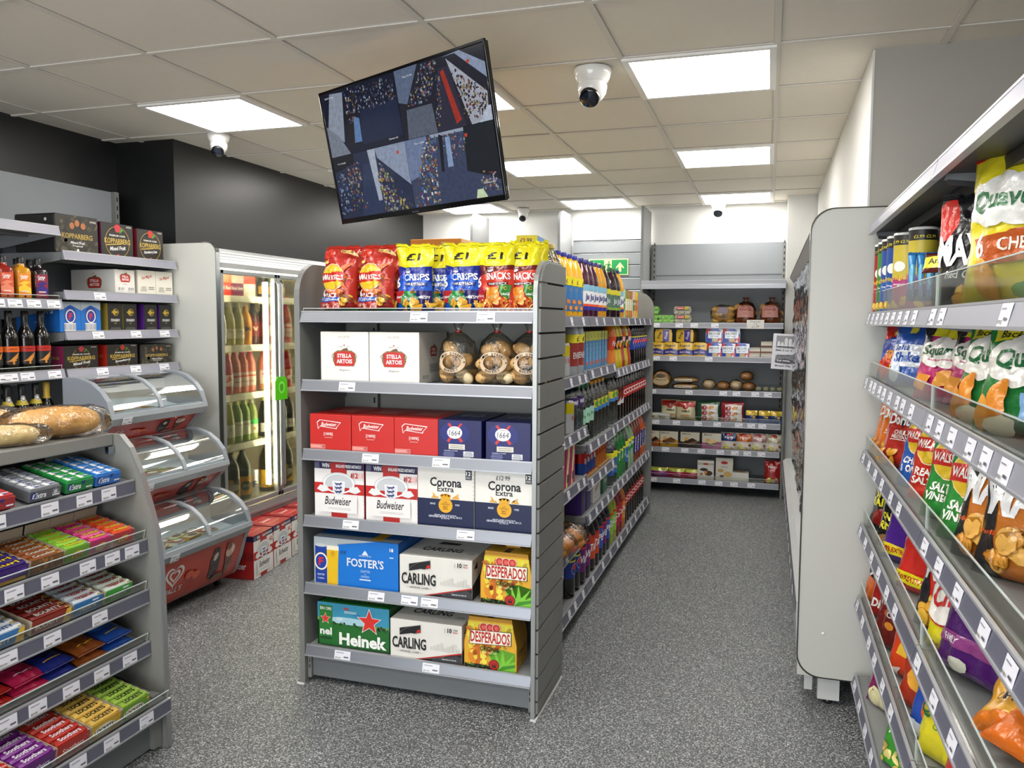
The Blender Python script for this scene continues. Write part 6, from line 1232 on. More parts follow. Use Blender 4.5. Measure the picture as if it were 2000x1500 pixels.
rs = P('rs', lambda: wine('#a85a4a', '#6a3a38', [lines(-.02, .02, .02, .05, 2, '#d8c8c0')[0]], cap='#e07a8a', prof=HOCK, z=(.05, .1))); bb = P('bb', tin, '#e8ecf0', .17, .04, [T('F', 0, .08, .03, .04, '#2a4a8a', 2)])
def crow(seq, z, wh_, y0=DY + .085, dx=0): 
    for i, (p, d, wd) in enumerate(seq):
        put(p, (XC + dx, y0 + wd / 2, z + .004), rad(62), d, wh_, 'bottle'); y0 += wd
crow([(chd, 'dark sparkling wine bottle', .09)] * 2 + [(chp, 'pale gold sparkling wine bottle', .088)] * 2 + [(li, 'bright orange liqueur bottle', .085), (lr, 'dark red liqueur bottle', .08)], 1.335, 'on second shelf behind first glass door')
crow([(ro, 'rosé bottle with gold cap', .08)] * 3 + [(rp, 'pale rosé bottle with pink cap', .078)] * 3, 1.03, 'on third shelf behind first glass door')
crow([(wg, 'slim white wine bottle', .082)] * 3 + [(wh, 'white wine bottle with lime cap', .08)] * 2 + [(wf, 'white wine bottle with green band', .08)], .718, 'on fourth shelf behind first glass door')
crow([(rs, 'pink wine bottle', .09)] * 2 + [(ci, 'big yellow-labelled cider bottle', .115), (cg, 'big green cider bottle', .115), (bb, 'short white can', .085)], .343, 'on bottom shelf behind first glass door', y0=DY + .07)
D2 = DY + .63
sb_ = P('sb_', lambda: wine('#2a1a10', '#c89a3a', [], cap='#1a1a1a', prof=[(.028, 0), (.03, .004), (.03, .09), (.012, .12), (.012, .145)], z=(.02, .07), name='beer_bottle')); chk = P('chk', lambda: wine('#1a1c16', '#e8e4d8', [T('Mart', 0, .03, .04, .012, '#a8241f', 1)], cap='#c8b060', prof=FIZZ, z=(.03, .09)))
crow([(sb_, 'small dark beer bottle', .07)] * 4, 1.643, 'on top shelf behind second glass door', D2)
crow([(lr, 'dark red liqueur bottle', .085), (ro, 'rosé bottle with gold cap', .09), (ro, 'rosé bottle with gold cap', .09), (rp, 'pale rosé bottle', .09)], 1.335, 'on second shelf behind second glass door', D2)
crow([(rp, 'pale rosé bottle', .085), (rp, 'pale rosé bottle', .085), (li, 'orange liqueur bottle', .09), (ro, 'rosé bottle with gold cap', .085)], 1.03, 'on third shelf behind second glass door', D2)
crow([(chk, 'dark champagne bottle', .09)] * 4, .718, 'on fourth shelf behind second glass door', D2)
crow([(ci, 'big cider bottle', .11), (cg, 'big green cider bottle', .11), (ci, 'far big cider bottle', .11)], .343, 'on bottom shelf behind second glass door', D2)
# beer cases on the floor before the chiller
def budcase(): return bud_england()
for i, (x, y) in enumerate(((-2.80, 3.98), (-2.83, 4.22), (-2.86, 4.46), (-2.885, 4.7), (-2.9, 4.94))):
    put(P('budf', budcase), (x, y, .0), rad(90 + 6), 'white and red beer case', 'on floor by glass chiller', 'beer box', sc=(1, .95, 1.12))

# ================================================================== REAR BREAD SHELVES
YR = 7.13
def eggs(c, lab, lc):
    b = MB(); m = M(c, 'matte')
    for z0, s in ((0, 1), (.075, -1)):
        b.prism([(-.075, .035), (-.065, z0), (.065, z0), (.075, .035)] if s > 0 else [(-.078, .037), (-.064, .072), (.064, .072), (.078, .037)], 'y', 0, .1, m)
    for i in range(3): b.blob((-.05 + .05 * i, .0, .018), (.022, .012, .018), m, .0, 1, 10, 6); b.blob((-.05 + .05 * i, .004, .055), (.02, .012, .018), m, 0, 1, 10, 6)
    if lab: lay(b, [R(-.05, .02, .045, .068, lab), R(.02, .05, .045, .068, '#e0d82a'), T('EGGS', -.015, .056, .05, .01, '#fff', 2), T('£2', .035, .056, .018, .012, '#3a3a2a', 1)], lambda u, v, o: (u, -.014 - o, v))
    return b.build('egg_box')
e1 = P('e1', eggs, '#8fc86a', None, 0); e2 = P('e2', eggs, '#b4b4a4', '#c8302a', 0)
W = 'on top bread shelf'
put(e1, (-1.0, YR, 1.481), 0, 'green egg box', W, 'egg box'); put(e1, (-1.0, YR, 1.557), 0, 'green egg box stacked upon another', W, 'egg box'); put(e1, (-.865, YR, 1.481), 0, 'green egg box, right of the green stack', W, 'egg box')
put(e2, (-.72, YR, 1.481), 0, 'grey egg box under another', W, 'egg box'); put(e2, (-.725, YR, 1.557), 0, 'grey egg box with red label stacked on top', W, 'egg box')
def spuds():
    root = empty('potato_sack'); rd = random.Random(6); k = 0
    for z in (.035, .09, .14):
        for x in (-.065, 0, .065):
            if z > .12 and x > .03: continue
            b = MB(); b.blob((0, 0, 0), (.04, .035, .032), M('#b08a4e', 'bread'), .15, k, 10, 7); b.build('potato', root, loc=(x + rd.uniform(-.01, .01), .07 + rd.uniform(-.01, .02), z)); k += 1
    f = MB(); f.lathe([(.08, .0), (.092, .02), (.094, .08), (.086, .13), (.06, .175), (.018, .195), (.022, .21), (.03, .225)], M('#e6b8a2', 'film'), 20, c=(0, .09, 0)); f.build('net_bag', root)
    b = MB(); A = [PL([(-.075, .0), (.075, .0), (.07, .08), (.04, .1), (-.05, .1), (-.07, .075)], '#c08a80'), T('WHITE', .0, .09, .08, .018, '#8a1c1c', 2), T('POTATOES', 0, .066, .1, .02, '#8a1c1c', 2), T('2 kg', 0, .035, .03, .012, '#8a1c1c', 1)]
    lay(b, A, lambda u, v, o: (.098 * sin(u / .098), .09 - .098 * cos(u / .098) - o, v + .055), cut=.02); b.build('paper_label', root); return root
put(P('spud', spuds), (-.2, YR, 1.481), 0, 'red-netted sack of white potatoes', W, 'potato sack'); put(P('spud', spuds), (-.005, YR, 1.481), rad(-12), 'red-netted sack of white potatoes', W, 'potato sack')
def bunpack():
    root = empty('roll_pack')
    for i in range(6): b = MB(); b.blob((0, 0, 0), (.05, .04, .03), M('#c9a052', 'bread'), .08, i, 12, 8); b.build('bread_roll', root, loc=(-.05 + .1 * (i % 2), .06, .03 + .045 * (i // 2)))
    f = MB(); f.blob((0, .06, .08), (.11, .06, .085), M('#f4efe6', 'film'), .15, 3, 20, 12, 3); f.build('clear_film', root); b = MB(); b.box(-.04, .04, -.004, -.002, .09, .14, M('#8a7a8a')); b.build('label', root); return root
put(P('bunp', bunpack), (-.385, YR, 1.481), 0, 'clear pack of long rolls', W, 'bread')
put(P('hand', boxpack, 'handwritten_card', .14, .002, .075, '#e8e4dc', [T('Potatoes', 0, .06, .08, .012, '#2a2a2a', 0, .2), T('2 kg', 0, .04, .03, .012, '#2a2a2a', 0, .2), T('£1.79', 0, .018, .06, .016, '#2a2a2a', 0, .2)], ch=0), (-.115, 7.083, 1.44), 0, 'white handwritten potato price card', 'clipped to the top bread shelf edge', 'price card')
def loaf(kind):
    w, h = .15, .125
    if kind == 'k': A = [R(-w / 2, w / 2, 0, h, '#e0b428'), PL([(-w / 2, 0), (w / 2, 0), (w / 2, h * .45), (0, h * .58), (-w / 2, h * .45)], '#2c2a78'), PL([(-w / 2, 0), (w / 2, 0), (w / 2, .012), (0, .022), (-w / 2, .012)], '#e0b428'), T('Kingsmill', 0, h * .74, .1, .026, '#2c2a4a', 2, .2), T('Soft White', 0, h * .32, .1, .018, '#d8c8e8', 1, .2)]
    elif kind == 'k2': A = [R(-w / 2, w / 2, 0, h, '#e0b428'), R(-.005, .05, 0, h, '#3a2a88'), T('King', -.035, h * .5, .07, .03, '#2c2a4a', 2, .2, 1.3), T('Soft', .025, h * .5, .08, .02, '#d8c8e8', 1, .2, 1.3)]
    else: A = [R(-w / 2, w / 2, 0, h, '#2a4aa8'), PL([(-w / 2, h), (-.02, h), (-w / 2, h * .5)], '#c82a2a'), PL([(w / 2, 0), (.0, 0), (w / 2, h * .5)], '#c82a2a'), PL([(w / 2, h), (.03, h), (w / 2, h * .6)], '#e8e8ec'), R(-.055, .06, h * .3, h * .78, '#eef0f2'), T('HOVIS', .0, h * .62, .09, .022, '#1c1c24', 2), T('Soft White', 0, h * .44, .07, .012, '#4a8ac8', 1, .2), R(-.02, .03, .006, h * .28, '#c9b28a'), PL([(.03, .0), (.06, 0), (.05, .03)], '#e8e8ec')]
    b = MB(); m = M('#e0b428' if kind[0] == 'k' else '#2a4aa8', 'foil'); out = [(-w / 2, .004), (-w / 2 + .006, 0), (w / 2 - .006, 0), (w / 2, .004), (w / 2 + .002, h * .7), (w / 2 - .012, h * .95), (w / 4, h), (-w / 4, h), (-w / 2 + .012, h * .95), (-w / 2 - .002, h * .7)]
    b.prism(out, 'y', 0, .26, m, True); lay(b, A, lambda u, v, o: (u, -o - .006 * cos(u * 18) * cos((v - h / 2) * 14), v), cut=.02, fin='foil', clip=(-w / 2 + .004, w / 2 - .004, .002, h * .95), step=.0003)
    return b.build('sliced_loaf')
lk = P('lk', loaf, 'k'); lk2 = P('lk2', loaf, 'k2'); lh = P('lh', loaf, 'h'); W = 'on second bread shelf'
for x in (-.945, -.822, -.698, -.573): put(lk, (x + .0, YR, 1.193), 0, 'yellow and blue sliced loaf', W, 'bread', sc=(.88, 1, 1))
put(lk2, (-.885, YR + .005, 1.32), rad(4), 'yellow and blue loaf stacked on its side', W, 'bread', sc=(.98, 1, .9)); put(lk2, (-.70, YR + .005, 1.32), rad(-4), 'yellow and blue loaf stacked on its side', W, 'bread', sc=(.98, 1, .9))
for x in (-.447, -.334, -.22): put(lh, (x, YR, 1.193), 0, 'red white and blue loaf, lower tier,', W, 'bread', sc=(.86, 1, 1))
for x in (-.45, -.31): put(lh, (x, YR + .01, 1.318), rad(2), 'red white and blue loaf, upper tier,', W, 'bread', sc=(.98, 1, 1))
gp = P('gp', boxpack, 'garlic_bread_tray', .09, .14, .045, '#c8c2b0', [R(-.045, .045, .015, .028, '#e8e4d8'), R(-.045, .045, 0, .008, '#a8564a')])
for x, z, d in ((-.115, 1.193, 'bottom of left stack'), (-.115, 1.238, 'top of left stack'), (-.02, 1.193, 'bottom of right stack'), (-.02, 1.24, 'middle of right stack'), (-.02, 1.29, 'top of right stack')): put(gp, (x, YR, z), 0, 'small pale packet of bakes, ' + d + ',', W, 'bread packet', sc=(1, 1, .95))
W = 'on third bread shelf'
def softbag(w, h, c, ops=(), d=.09, fin='film', inner='#c9a870', name='bread_bag', seed=1):
    root = empty(name); b = MB(); b.blob((0, d * .5, h * .47), (w * .46, d * .5, h * .44), M(inner, 'bread'), .12, seed, 18, 12); b.build('bread', root)
    f = MB(); f.blob((0, d * .5, h * .5), (w * .5, d * .56, h * .5), M(c, fin), .1, seed + 1, 20, 12, 3); f.build('wrapper', root)
    if ops: p = MB(); lay(p, ops, lambda u, v, o: (u, d * .5 - d * .58 * math.sqrt(max(0.02, 1 - (u / (w * .52)) ** 2 - ((v - h / 2) / (h * .56)) ** 2)) - .002 - o, v), cut=.02); p.build('printed_label', root)
    return root
put(P('bw', softbag, .18, .17, '#e6d6b8', [EL(0, .07, .07, .035, '#cbb48a', 18), T('Wheat Rolls', 0, .085, .1, .016, '#3a2a1a', 1), EL(0, .12, .04, .02, '#4a3a1a', 14)]), (-.90, YR, .902), 0, 'large bag of wheat rolls', W, 'bread')
for z in (.902, .96): put(P('bl', softbag, .24, .058, '#eee4d4', [R(-.09, .06, .016, .038, '#d8cfc0'), T('BEST OF BOTH ROLLS', -.015, .028, .12, .008, '#3a2a1a', 1)], seed=4), (-.69, YR, z), 0, 'long pale bag of rolls' + (', lower' if z < .93 else ', upper'), W, 'bread')
for i, x in enumerate((-.49, -.368, -.262, -.155)): put(P(f'br{i%2}', softbag, .12, (.1, .085)[i % 2], '#efe6da', (), .1, inner=('#d9cbb0', '#b98a50')[i % 2], seed=7 + i), (x, YR, .902), 0, ('pale wrapped batch loaf', 'brown wrapped batch loaf')[i % 2], W, 'bread')
put(P('br1', softbag, .12, .1, '#efe6da'), (-.158, YR + .01, .99), rad(20), 'brown wrapped loaf leaning on top of others', W, 'bread')
def rollbox():
    b = MB(); b.box(-.06, .06, 0, .1, 0, .05, M('#dfe6e6', 'acryl')); r = b.build('clear_bakery_tub')
    for x in (-.03, .03): q = MB(); q.blob((x, .04, .024), (.024, .026, .02), M('#cbb98a', 'bread'), .05, 2, 12, 8); q.build('scone', r)
    return r
for x in (-.045, .068): put(P('rbx', rollbox), (x, YR, .904), 0, 'clear tub of two scones', W, 'bread')
W = 'on fourth bread shelf'
def pouch(w, h, base, ops, seed, back=None): return bag('cake_bag', w * 1.12, h, .05, base, ops, seed, nu=10, nv=12, wr=.7, back=back)
mini = P('mini', pouch, .15, .165, '#d8d0a8', [R(-.08, .08, .12, .17, '#b8241c'), EL(0, .12, .03, .02, '#b8241c', 14), T('7', 0, .125, .02, .025, '#fff', 2), T('mini', 0, .085, .07, .022, '#3a2a1a', 2), EL(0, .04, .05, .012, '#b88a4a', 14), R(-.08, .08, 0, .012, '#a8201a')], 3)
put(mini, (-.82, YR + .1, .632), 0, 'cream bag of mini croissants, behind', W, 'cake bag'); put(mini, (-.68, YR + .03, .632), 0, 'cream bag of mini croissants, in front', W, 'cake bag')
def sev(c): return pouch(.17, .17, c, [R(-.06, .08, .0, .15, '#e6e2da')] + sum([[EL(-.035, .03 + .045 * k, .024, .02, '#a8243a', 14), T('7', -.035, .03 + .045 * k, .015, .022, '#f2e8e8', 2), EL(.02, .03 + .045 * k, .026, .014, '#c98a4a', 12, rot=.3)] for k in range(3)], []) , 5)
put(P('sg', sev, '#1f5a34'), (-.485, YR + .03, .632), 0, 'green and white bag of croissants', W, 'cake bag'); put(P('sr7', sev, '#a82030'), (-.285, YR + .03, .632), 0, 'red and white bag of croissants', W, 'cake bag')
put(P('cbx', boxpack, 'cake_box', .18, .1, .055, '#dcdad2', [EL(-.06, .03, .016, .01, '#8a5a2a', 10), T('Balconi', .02, .034, .06, .02, '#2a2a2a', 1, .2), R(.0, .05, .012, .018, '#c8605a')]), (-.905, YR, .632), 0, 'low white cake box', W, 'cake box')
for x in (-.125, -.02, .075): put(P('bm', pouch, .1, .11, '#23346e', [R(-.05, .05, .07, .11, '#d8b83a'), EL(.02, .055, .014, .01, '#e8c04a', 10), R(-.05, .05, 0, .03, '#3a5a9a')], 6), (x, YR + .02, .632), 0, 'small navy and yellow cake bag', W, 'cake bag')
W = 'on fifth bread shelf'
def cake(c, c2, w=.16, h=.14): return boxpack('cake_slice_pack', w, .08, h, '#d9d2be', [PL([(-w / 2, 0), (w / 2, 0), (w / 2, h * .5), (0, h * .3), (-w / 2, h * .42)], c2), PL([(-.05, .06), (.02, .09), (.06, .07), (-.01, .045)], c), PL([(-.05, .06), (-.01, .045), (-.01, .025), (-.05, .04)], '#5a3a20'), PL([(-.01, .045), (.06, .07), (.06, .05), (-.01, .025)], '#7a5a3a'), EL(-.03, .08, .02, .014, '#e0a860', 12), T('Balconi', -.03, h * .9, .07, .014, '#3a2a1a', 1, .2)], tcol='#cfc8b4', fin='gloss')
for x, k, d in ((-.95, ('#3a2014', '#d8641c'), 'cream cake pack with orange edge'), (-.822, ('#7a4a2a', '#d8a02a'), 'cream cake pack with yellow edge'), (-.637, ('#3a2014', '#3a2420'), 'cream cake pack with dark chocolate edge'), (-.453, ('#e8c88a', '#b83a8a'), 'cream cake pack with pink edge')):
    put(P('ck' + k[1], cake, *k), (x, YR, .392), 0, d, W, 'cake pack', sc=(1.02 if x > -.93 else .7, 1, 1))
def party(c, h=.145): return pouch(.125, h, '#ddd6cc' if c != '#a8201c' else c, [R(-.07, .07, h * .55, h, c), T('Party', 0, h * .75, .08, .025, '#f0ece4', 2, .2), EL(0, h * .93, .024, .01, '#b8241c', 12)] + crumbs(-.04, .05, .01, .055, ['#c89a5a', '#8a4a2a', '#e0c08a'], 12, .016, 4) + [EL(-.03, .032, .02, .02, '#e6dc28', 18), T('£1.75', -.03, .032, .026, .016, '#1a1a14', 1)], 8)
for x, c, d in ((-.305, '#22346e', 'navy'), (-.18, '#c8641c', 'orange'), (-.06, '#b08a86', 'dusty pink'), (.065, '#b0a888', 'pale gold')): put(P('pt' + c, party, c), (x, YR + .02, .392), 0, f'{d} biscuit bag with yellow price disc', W, 'biscuit bag')
W = 'on bottom bread shelf'
wrap = lambda c: pouch(.17, .085, c, [R(-.09, .09, .055, .085, '#b0b83a'), T('Cake', 0, .025, .06, .012, '#d89ab0', 1)], 9)
put(P('wr1', wrap, '#8a1f7a'), (-.91, YR + .02, .12), 0, 'purple and lime cake roll', W, 'cake pack'); 
for x in (-.745, -.62): put(P('wr2', wrap, '#b01a4a'), (x, YR + .02, .12), 0, 'crimson and lime cake roll', W, 'cake pack', sc=(.82, 1, 1))
put(P('ck1', boxpack, 'biscuit_carton', .14, .07, .17, '#dedbd4', [R(-.07, .07, .13, .15, '#b8b4a4'), EL(0, .14, .024, .008, '#b8241c', 12), EL(-.015, .09, .035, .014, '#3a1c14', 14), EL(.025, .06, .035, .022, '#4a2418', 14), EL(.0, .065, .014, .012, '#e0a03a', 10), EL(-.035, .05, .015, .012, '#b87a3a', 10)]), (-.497, YR, .12), 0, 'white carton with chocolate rings', W, 'biscuit carton')
put(P('ck2', boxpack, 'biscuit_carton', .145, .07, .2, '#d9d4c8', [EL(-.0, .16, .03, .014, '#b8241c', 12), T('Duca', 0, .125, .05, .014, '#8a7a5a', 1, .2), EL(-.03, .09, .026, .016, '#c9a05a', 12), EL(.03, .06, .036, .024, '#d0a868', 14), EL(-.02, .04, .02, .012, '#3a1c14', 10)]), (-.34, YR, .12), 0, 'tall white carton with cookies', W, 'biscuit carton')
put(P('ck3', boxpack, 'pastry_box', .14, .09, .08, '#e2e0da', (), (), [EL(0, .045, .05, .03, '#b8935a', 12)]), (-.205, YR, .12), 0, 'low white pastry box', W, 'cake box'); put(P('ptr', party, '#a8201c', .19), (.06, YR + .02, .12), 0, 'red biscuit bag with yellow price disc', W, 'biscuit bag')
# fire exit sign, poster
def sign():
    w, h = .372, .15; b = MB(); b.box(-w / 2, w / 2, -.004, 0, 0, h, M('#d9e8a0'), .001)
    A = [R(-w / 2 + .008, w / 2 - .008, .008, h - .008, '#0f8a4a'), R(-.042, .03, .008, h - .008, '#d9e8a0'), T('Fire', -.118, .104, .09, .034, '#d9e8a0', 2), T('exit', -.118, .05, .08, .034, '#d9e8a0', 2)]
    cx = .108; A += [PL([(cx - .036, .074), (cx, .118), (cx + .036, .074), (cx + .036, .058), (cx + .013, .078), (cx + .013, .03), (cx - .013, .03), (cx - .013, .078), (cx - .036, .058)], '#d9e8a0')]
    g = '#0f7a42'; A += [EL(.004, .122, .008, .008, g, 14), PL([(-.008, .106), (.01, .112), (.012, .092), (.0, .07), (-.012, .074)], g), PL([(-.01, .106), (-.03, .1), (-.036, .08), (-.03, .08), (-.024, .094), (-.008, .098)], g), PL([(.008, .108), (.028, .09), (.024, .086), (.006, .096)], g), PL([(.0, .074), (.014, .056), (.004, .02), (.012, .02), (.024, .058), (.01, .08)], g), PL([(-.012, .076), (-.016, .054), (-.038, .044), (-.036, .036), (-.008, .046), (-.002, .074)], g)]
    lay(b, A, lambda u, v, o: (u, -.004 - o, v)); return b.build('fire_exit_sign')
o = sign(); o.location = (-1.455, 7.523, 1.93); tag(o, 'green fire exit sign with running figure and arrow on slatted wall', 'sign')
def poster():
    w, h = .2, .28; b = MB(); b.box(-w / 2, w / 2, -.0015, 0, 0, h, M('#dcdce4'))
    A = [R(-.075, .07, .165, .265, '#8a8c90'), R(-.072, .067, .168, .21, '#5a5c60')] + [PL([(x - .013, .168), (x + .013, .168), (x + .012, y), (x + .005, y + .015), (x - .005, y + .015), (x - .012, y)], '#d8d8dc') for x, y in ((-.055, .205), (-.028, .2), (.0, .235), (.03, .23), (.056, .2))] + [R(-.065, .06, .172, .182, '#2a2a2e')]
    A += [T('Milk 2 Ltr 99p', 0, .148, .15, .016, '#1a1a1e', 2, .15), PL([(-.075, .055), (.055, .045), (.075, .08), (.06, .12), (-.07, .11)], '#77797e'), T('Kingsmill', -.015, .11, .09, .02, '#2a2a2e', 1, .2), PL([(-.07, .05), (.03, .044), (.07, .07), (.0, .088), (-.07, .07)], '#3a3b40'), T('Soft White', -.01, .068, .1, .014, '#e8e8ec', 2), T('Bread 99p', -.012, .026, .12, .016, '#1a1a1e', 2, .15)]
    lay(b, A, lambda u, v, o: (u, -.0015 - o, v)); return b.build('price_poster')
o = poster(); o.location = (.117, 6.72, 1.125); o.rotation_euler = (0, rad(3), 0); tag(o, 'white poster with milk and bread prices by the blind', 'poster')

# ================================================================== SWEETS COUNTER
sl = lambda k: CONF[k]
def cput(p, y, k, d, rz=0, dx=.0, dz=.0, cat='sweet tray', sc=None, tl=12):
    x, z = CONF[k]; o = put(p, (x - .012 - dx, y, z + .004 + dz + dx * .21), rad(90) + rz, d, f'on {["top", "second", "third", "fourth", "bottom"][k]} counter shelf', cat, sc=sc)
    o.rotation_euler = (Matrix.Rotation(rad(90) + rz, 4, 'Z') @ Matrix.Rotation(rad(tl), 4, 'X')).to_euler(); return o
for y, c, c2, s, d in ((1.712, '#9a2a2e', '#b83a3e', 0, 'red chewing gum tray'), (1.868, '#55585c', '#8a8e94', 1, 'grey chewing gum tray'), (1.998, '#1f7a3c', '#2f9a4c', 0, 'green chewing gum tray'), (2.114, '#2a6ab8', '#3a86d0', 0, 'blue chewing gum tray')):
    cput(P('g' + c, gumtray, c, c2, s), y, 0, d, sc=(.95 if s else .88, 1, 1))
tr = lambda w, col, front, fill, ft, fc, n=6, d=.17, fz=.045, tops='#e8d040', nm='sweet_tray', sides=None: tray(nm, w, d, .075, col, front, fill, ft, fc, n, sides or '#c9bba4', fz, tops)
cput(P('cr', tr, .115, '#6a4a28', [crumbs(-.05, .05, .005, .04, ['#8a5c30', '#a87038'], 20, .008, 2)[i] for i in range(20)], '#8a4a1c', 'Crunchie', '#e8dcc8', 6), 1.822, 1, 'brown and purple chocolate bar tray')
cput(P('tw', tr, .115, '#3a1c6a', [PL([(-.05, .005), (.05, .02), (.05, .035), (-.05, .02)], '#6a3ab0'), R(-.05, .05, .0, .01, '#c9a01c')], '#2e1766', 'curl', '#e8c82a', 5, tops='#4a2a9a'), 1.70, 1, 'purple chocolate bar tray')
for y, c, f, d in ((1.933, '#6a9a2a', '#8ac83a', 'green bubblegum tray'), (2.027, '#a82a5a', '#d83a8a', 'pink bubblegum tray'), (2.122, '#a8323a', '#e8502a', 'red bubblegum tray')):
    cput(P('h' + c, tr, .092, c, [EL(0, .02, .022, .012, '#d8b83a', 16, rot=.2), T('Hubba', 0, .022, .034, .008, '#7a2a1a', 2, 0, .2), T('Bubba', 0, .014, .03, .007, '#7a2a1a', 2, 0, .2)], f, 'Hubba', '#f0d83a', 5, tops='#b8a0c0'), y, 1, d)
bt = lambda c, c2, f, tc: tr(.14, c, [T('BOUNTY', -.015, .02, .085, .016, '#e8e0d0', 2, .15), PL([(.04, 0), (.07, 0), (.07, .045), (.052, .045)], '#e0b83a'), T('60p', .06, .02, .014, .01, '#c8302a', 1)], f, 'BOUNTY', tc, 5)
cput(P('bb1', bt, '#3a7ab8', 0, '#d8e0e8', '#2a5aa0'), 1.665, 2, 'blue coconut bar tray'); cput(P('bb2', bt, '#8a2a1e', 0, '#7a2018', '#f0e8e0'), 1.83, 2, 'dark red coconut bar tray')
tb = lambda c, f: tr(.115, c, [T('TREBOR', 0, .018, .07, .014, '#c8ccc8', 2, .1), R(.015, .04, .034, .04, '#dfe4ea')], f, 'TREBOR', '#b8281f', 5, tops='#e0d030')
cput(P('tb1', tb, '#2a72b0', '#d8e2ea'), 1.966, 2, 'blue mint tray'); cput(P('tb2', tb, '#3a9a34', '#dfeadf'), 2.093, 2, 'green mint tray')
for i, (y, cs, t, d) in enumerate(((1.64, ('#a8221c', '#c83a24', '#f0d840', '#e8c8b8'), 'Malt', 'red bag of chocolate bars'), (1.76, ('#b01f4a', '#d03a6a', '#f4e8ec', '#7a1434'), 'CRUSH', 'pink bag of chocolate bars'), (1.86, ('#1c2a7a', '#16205c', '#e8b83a', '#e4e0ec'), 'Wispa', 'dark blue bag of chocolate bars'), (1.985, ('#8a4a1c', '#a85a20', '#f0c83a', '#e0b02a'), 'Snick', 'brown bag of chocolate bars'), (2.1, ('#1f4a9c', '#2a6ac8', '#e8c83a', '#e0b03a'), 'Choc', 'bright blue bag of chocolate bars'))):
    for k in range(2):
        o = cput(P(f'bb{t}', barbag, cs, t, i, .115, .17), y, 3, d + (', upper' if k else ', lower'), dx=.01, dz=.022 + .03 * k, cat='sweet bag', tl=12 - 78); o.rotation_euler = (Matrix.Rotation(rad(90) + .1 * (k - .5), 4, 'Z') @ Matrix.Rotation(rad(12 - 90), 4, 'X')).to_euler()
sc_ = lambda c, f, t, fr, n=5: tr(.118, c, fr, f, t, '#f0e8f0' if t != 'LOCKETS' else '#1c1c1c', n, fz=.055, tops=f)
cput(P('so1', sc_, '#5a1f6a', '#7a2a8a', 'Soothers', [T('Soothers', 0, .03, .08, .016, '#e0d0e8', 1, .2)]), 1.69, 4, 'purple throat sweet tray'); cput(P('so2', sc_, '#a8281f', '#b8342a', 'Soothers', [T('Soothers', 0, .03, .08, .016, '#f0d8d0', 1, .2), RING(.045, .04, .005, .008, '#c84a3a')]), 1.813, 4, 'red throat sweet tray')
lk_ = lambda c, f: sc_(c, f, 'LOCKETS', [EL(-.008, .026, .045, .017, '#e4dfc8', 22), T('LOCKETS', -.008, .027, .076, .016, '#1c1c1c', 2), EL(.05, .045, .005, .006, '#e8b02a', 10)])
cput(P('lk_1', lk_, '#c9a32a', '#e0bc5a'), 1.94, 4, 'yellow lozenge tray'); cput(P('lk_2', lk_, '#6a9a24', '#9ac04a'), 2.065, 4, 'lime green lozenge tray')
cput(P('so2', sc_), 1.57, 4, 'red throat sweet tray at picture corner')
# loaves on the worktop
def bloomer(slices, L, wd, ht, c='#c98f4a', film=1, seed=0):
    root = empty('wrapped_loaf'); b = MB(); m = M(c, 'bread'); n = 22; sg = 16; vs = []
    for i in range(n + 1):
        t = i / n; k = (1 - abs(2 * t - 1) ** 3.2) ** .45; s = 1 + (.035 if (i % 2) and slices else 0) + .05 * noise.noise(Vector((t * 5, seed, 0)))
        for j in range(sg):
            a = 2 * pi * j / sg; vs.append(((t - .5) * L, cos(a) * wd / 2 * k * s, ht * .46 + sin(a) * ht / 2 * k * s * (1 if sin(a) > 0 else .85)))
    b.add(vs, [(i * sg + j, i * sg + (j + 1) % sg, (i + 1) * sg + (j + 1) % sg, (i + 1) * sg + j) for i in range(n) for j in range(sg)], m, True); b.build('bread', root)
    f = MB(); nu, nv = 26, 20; vs = []
    for i in range(nu + 1):
        t = i / nu; k = (1 - abs(2 * t - 1) ** 4) ** .4
        for j in range(nv):
            a = 2 * pi * j / nv; nz = 1.1 + .16 * noise.noise(Vector((t * 9 + seed, cos(a) * 2, sin(a) * 2))) + .05 * noise.noise(Vector((t * 24, a * 3, seed)))
            k2 = max(k, .16 + .15 * noise.noise(Vector((t * 3, a, seed)))); vs.append(((t - .5) * L * 1.28, cos(a) * wd / 2 * k2 * nz, max(.001, ht * .46 + sin(a) * ht / 2 * k2 * nz)))
    f.add(vs, [(i * nv + j, i * nv + (j + 1) % nv, (i + 1) * nv + (j + 1) % nv, (i + 1) * nv + j) for i in range(nu) for j in range(nv)], M('#f5f3f0', 'film'), True); f.build('clear_film', root); return root
W = 'on counter worktop'; CT = 1.104
put(P('lf1', bloomer, True, .27, .14, .105, '#ebb56c', 1, 1), (-2.25, 2.07, CT), rad(66), 'sliced crusty loaf in clear film, nearest the end panel', W, 'bread')
put(P('lf2', bloomer, False, .27, .085, .07, '#f0cf94', 1, 2), (-2.25, 1.83, CT), rad(62), 'long golden baton in clear film', W, 'bread')
put(P('lf3', bloomer, True, .24, .12, .1, '#ebba74', 1, 3), (-2.3, 1.63, CT), rad(75), 'sliced loaf in clear film at picture edge', W, 'bread')
put(P('lf1', bloomer), (-2.45, 1.93, CT), rad(82), 'sliced crusty loaf in clear film, behind the baton', W, 'bread'); put(P('lf3', bloomer), (-2.46, 1.68, CT), rad(95), 'sliced loaf in clear film, back row', W, 'bread')

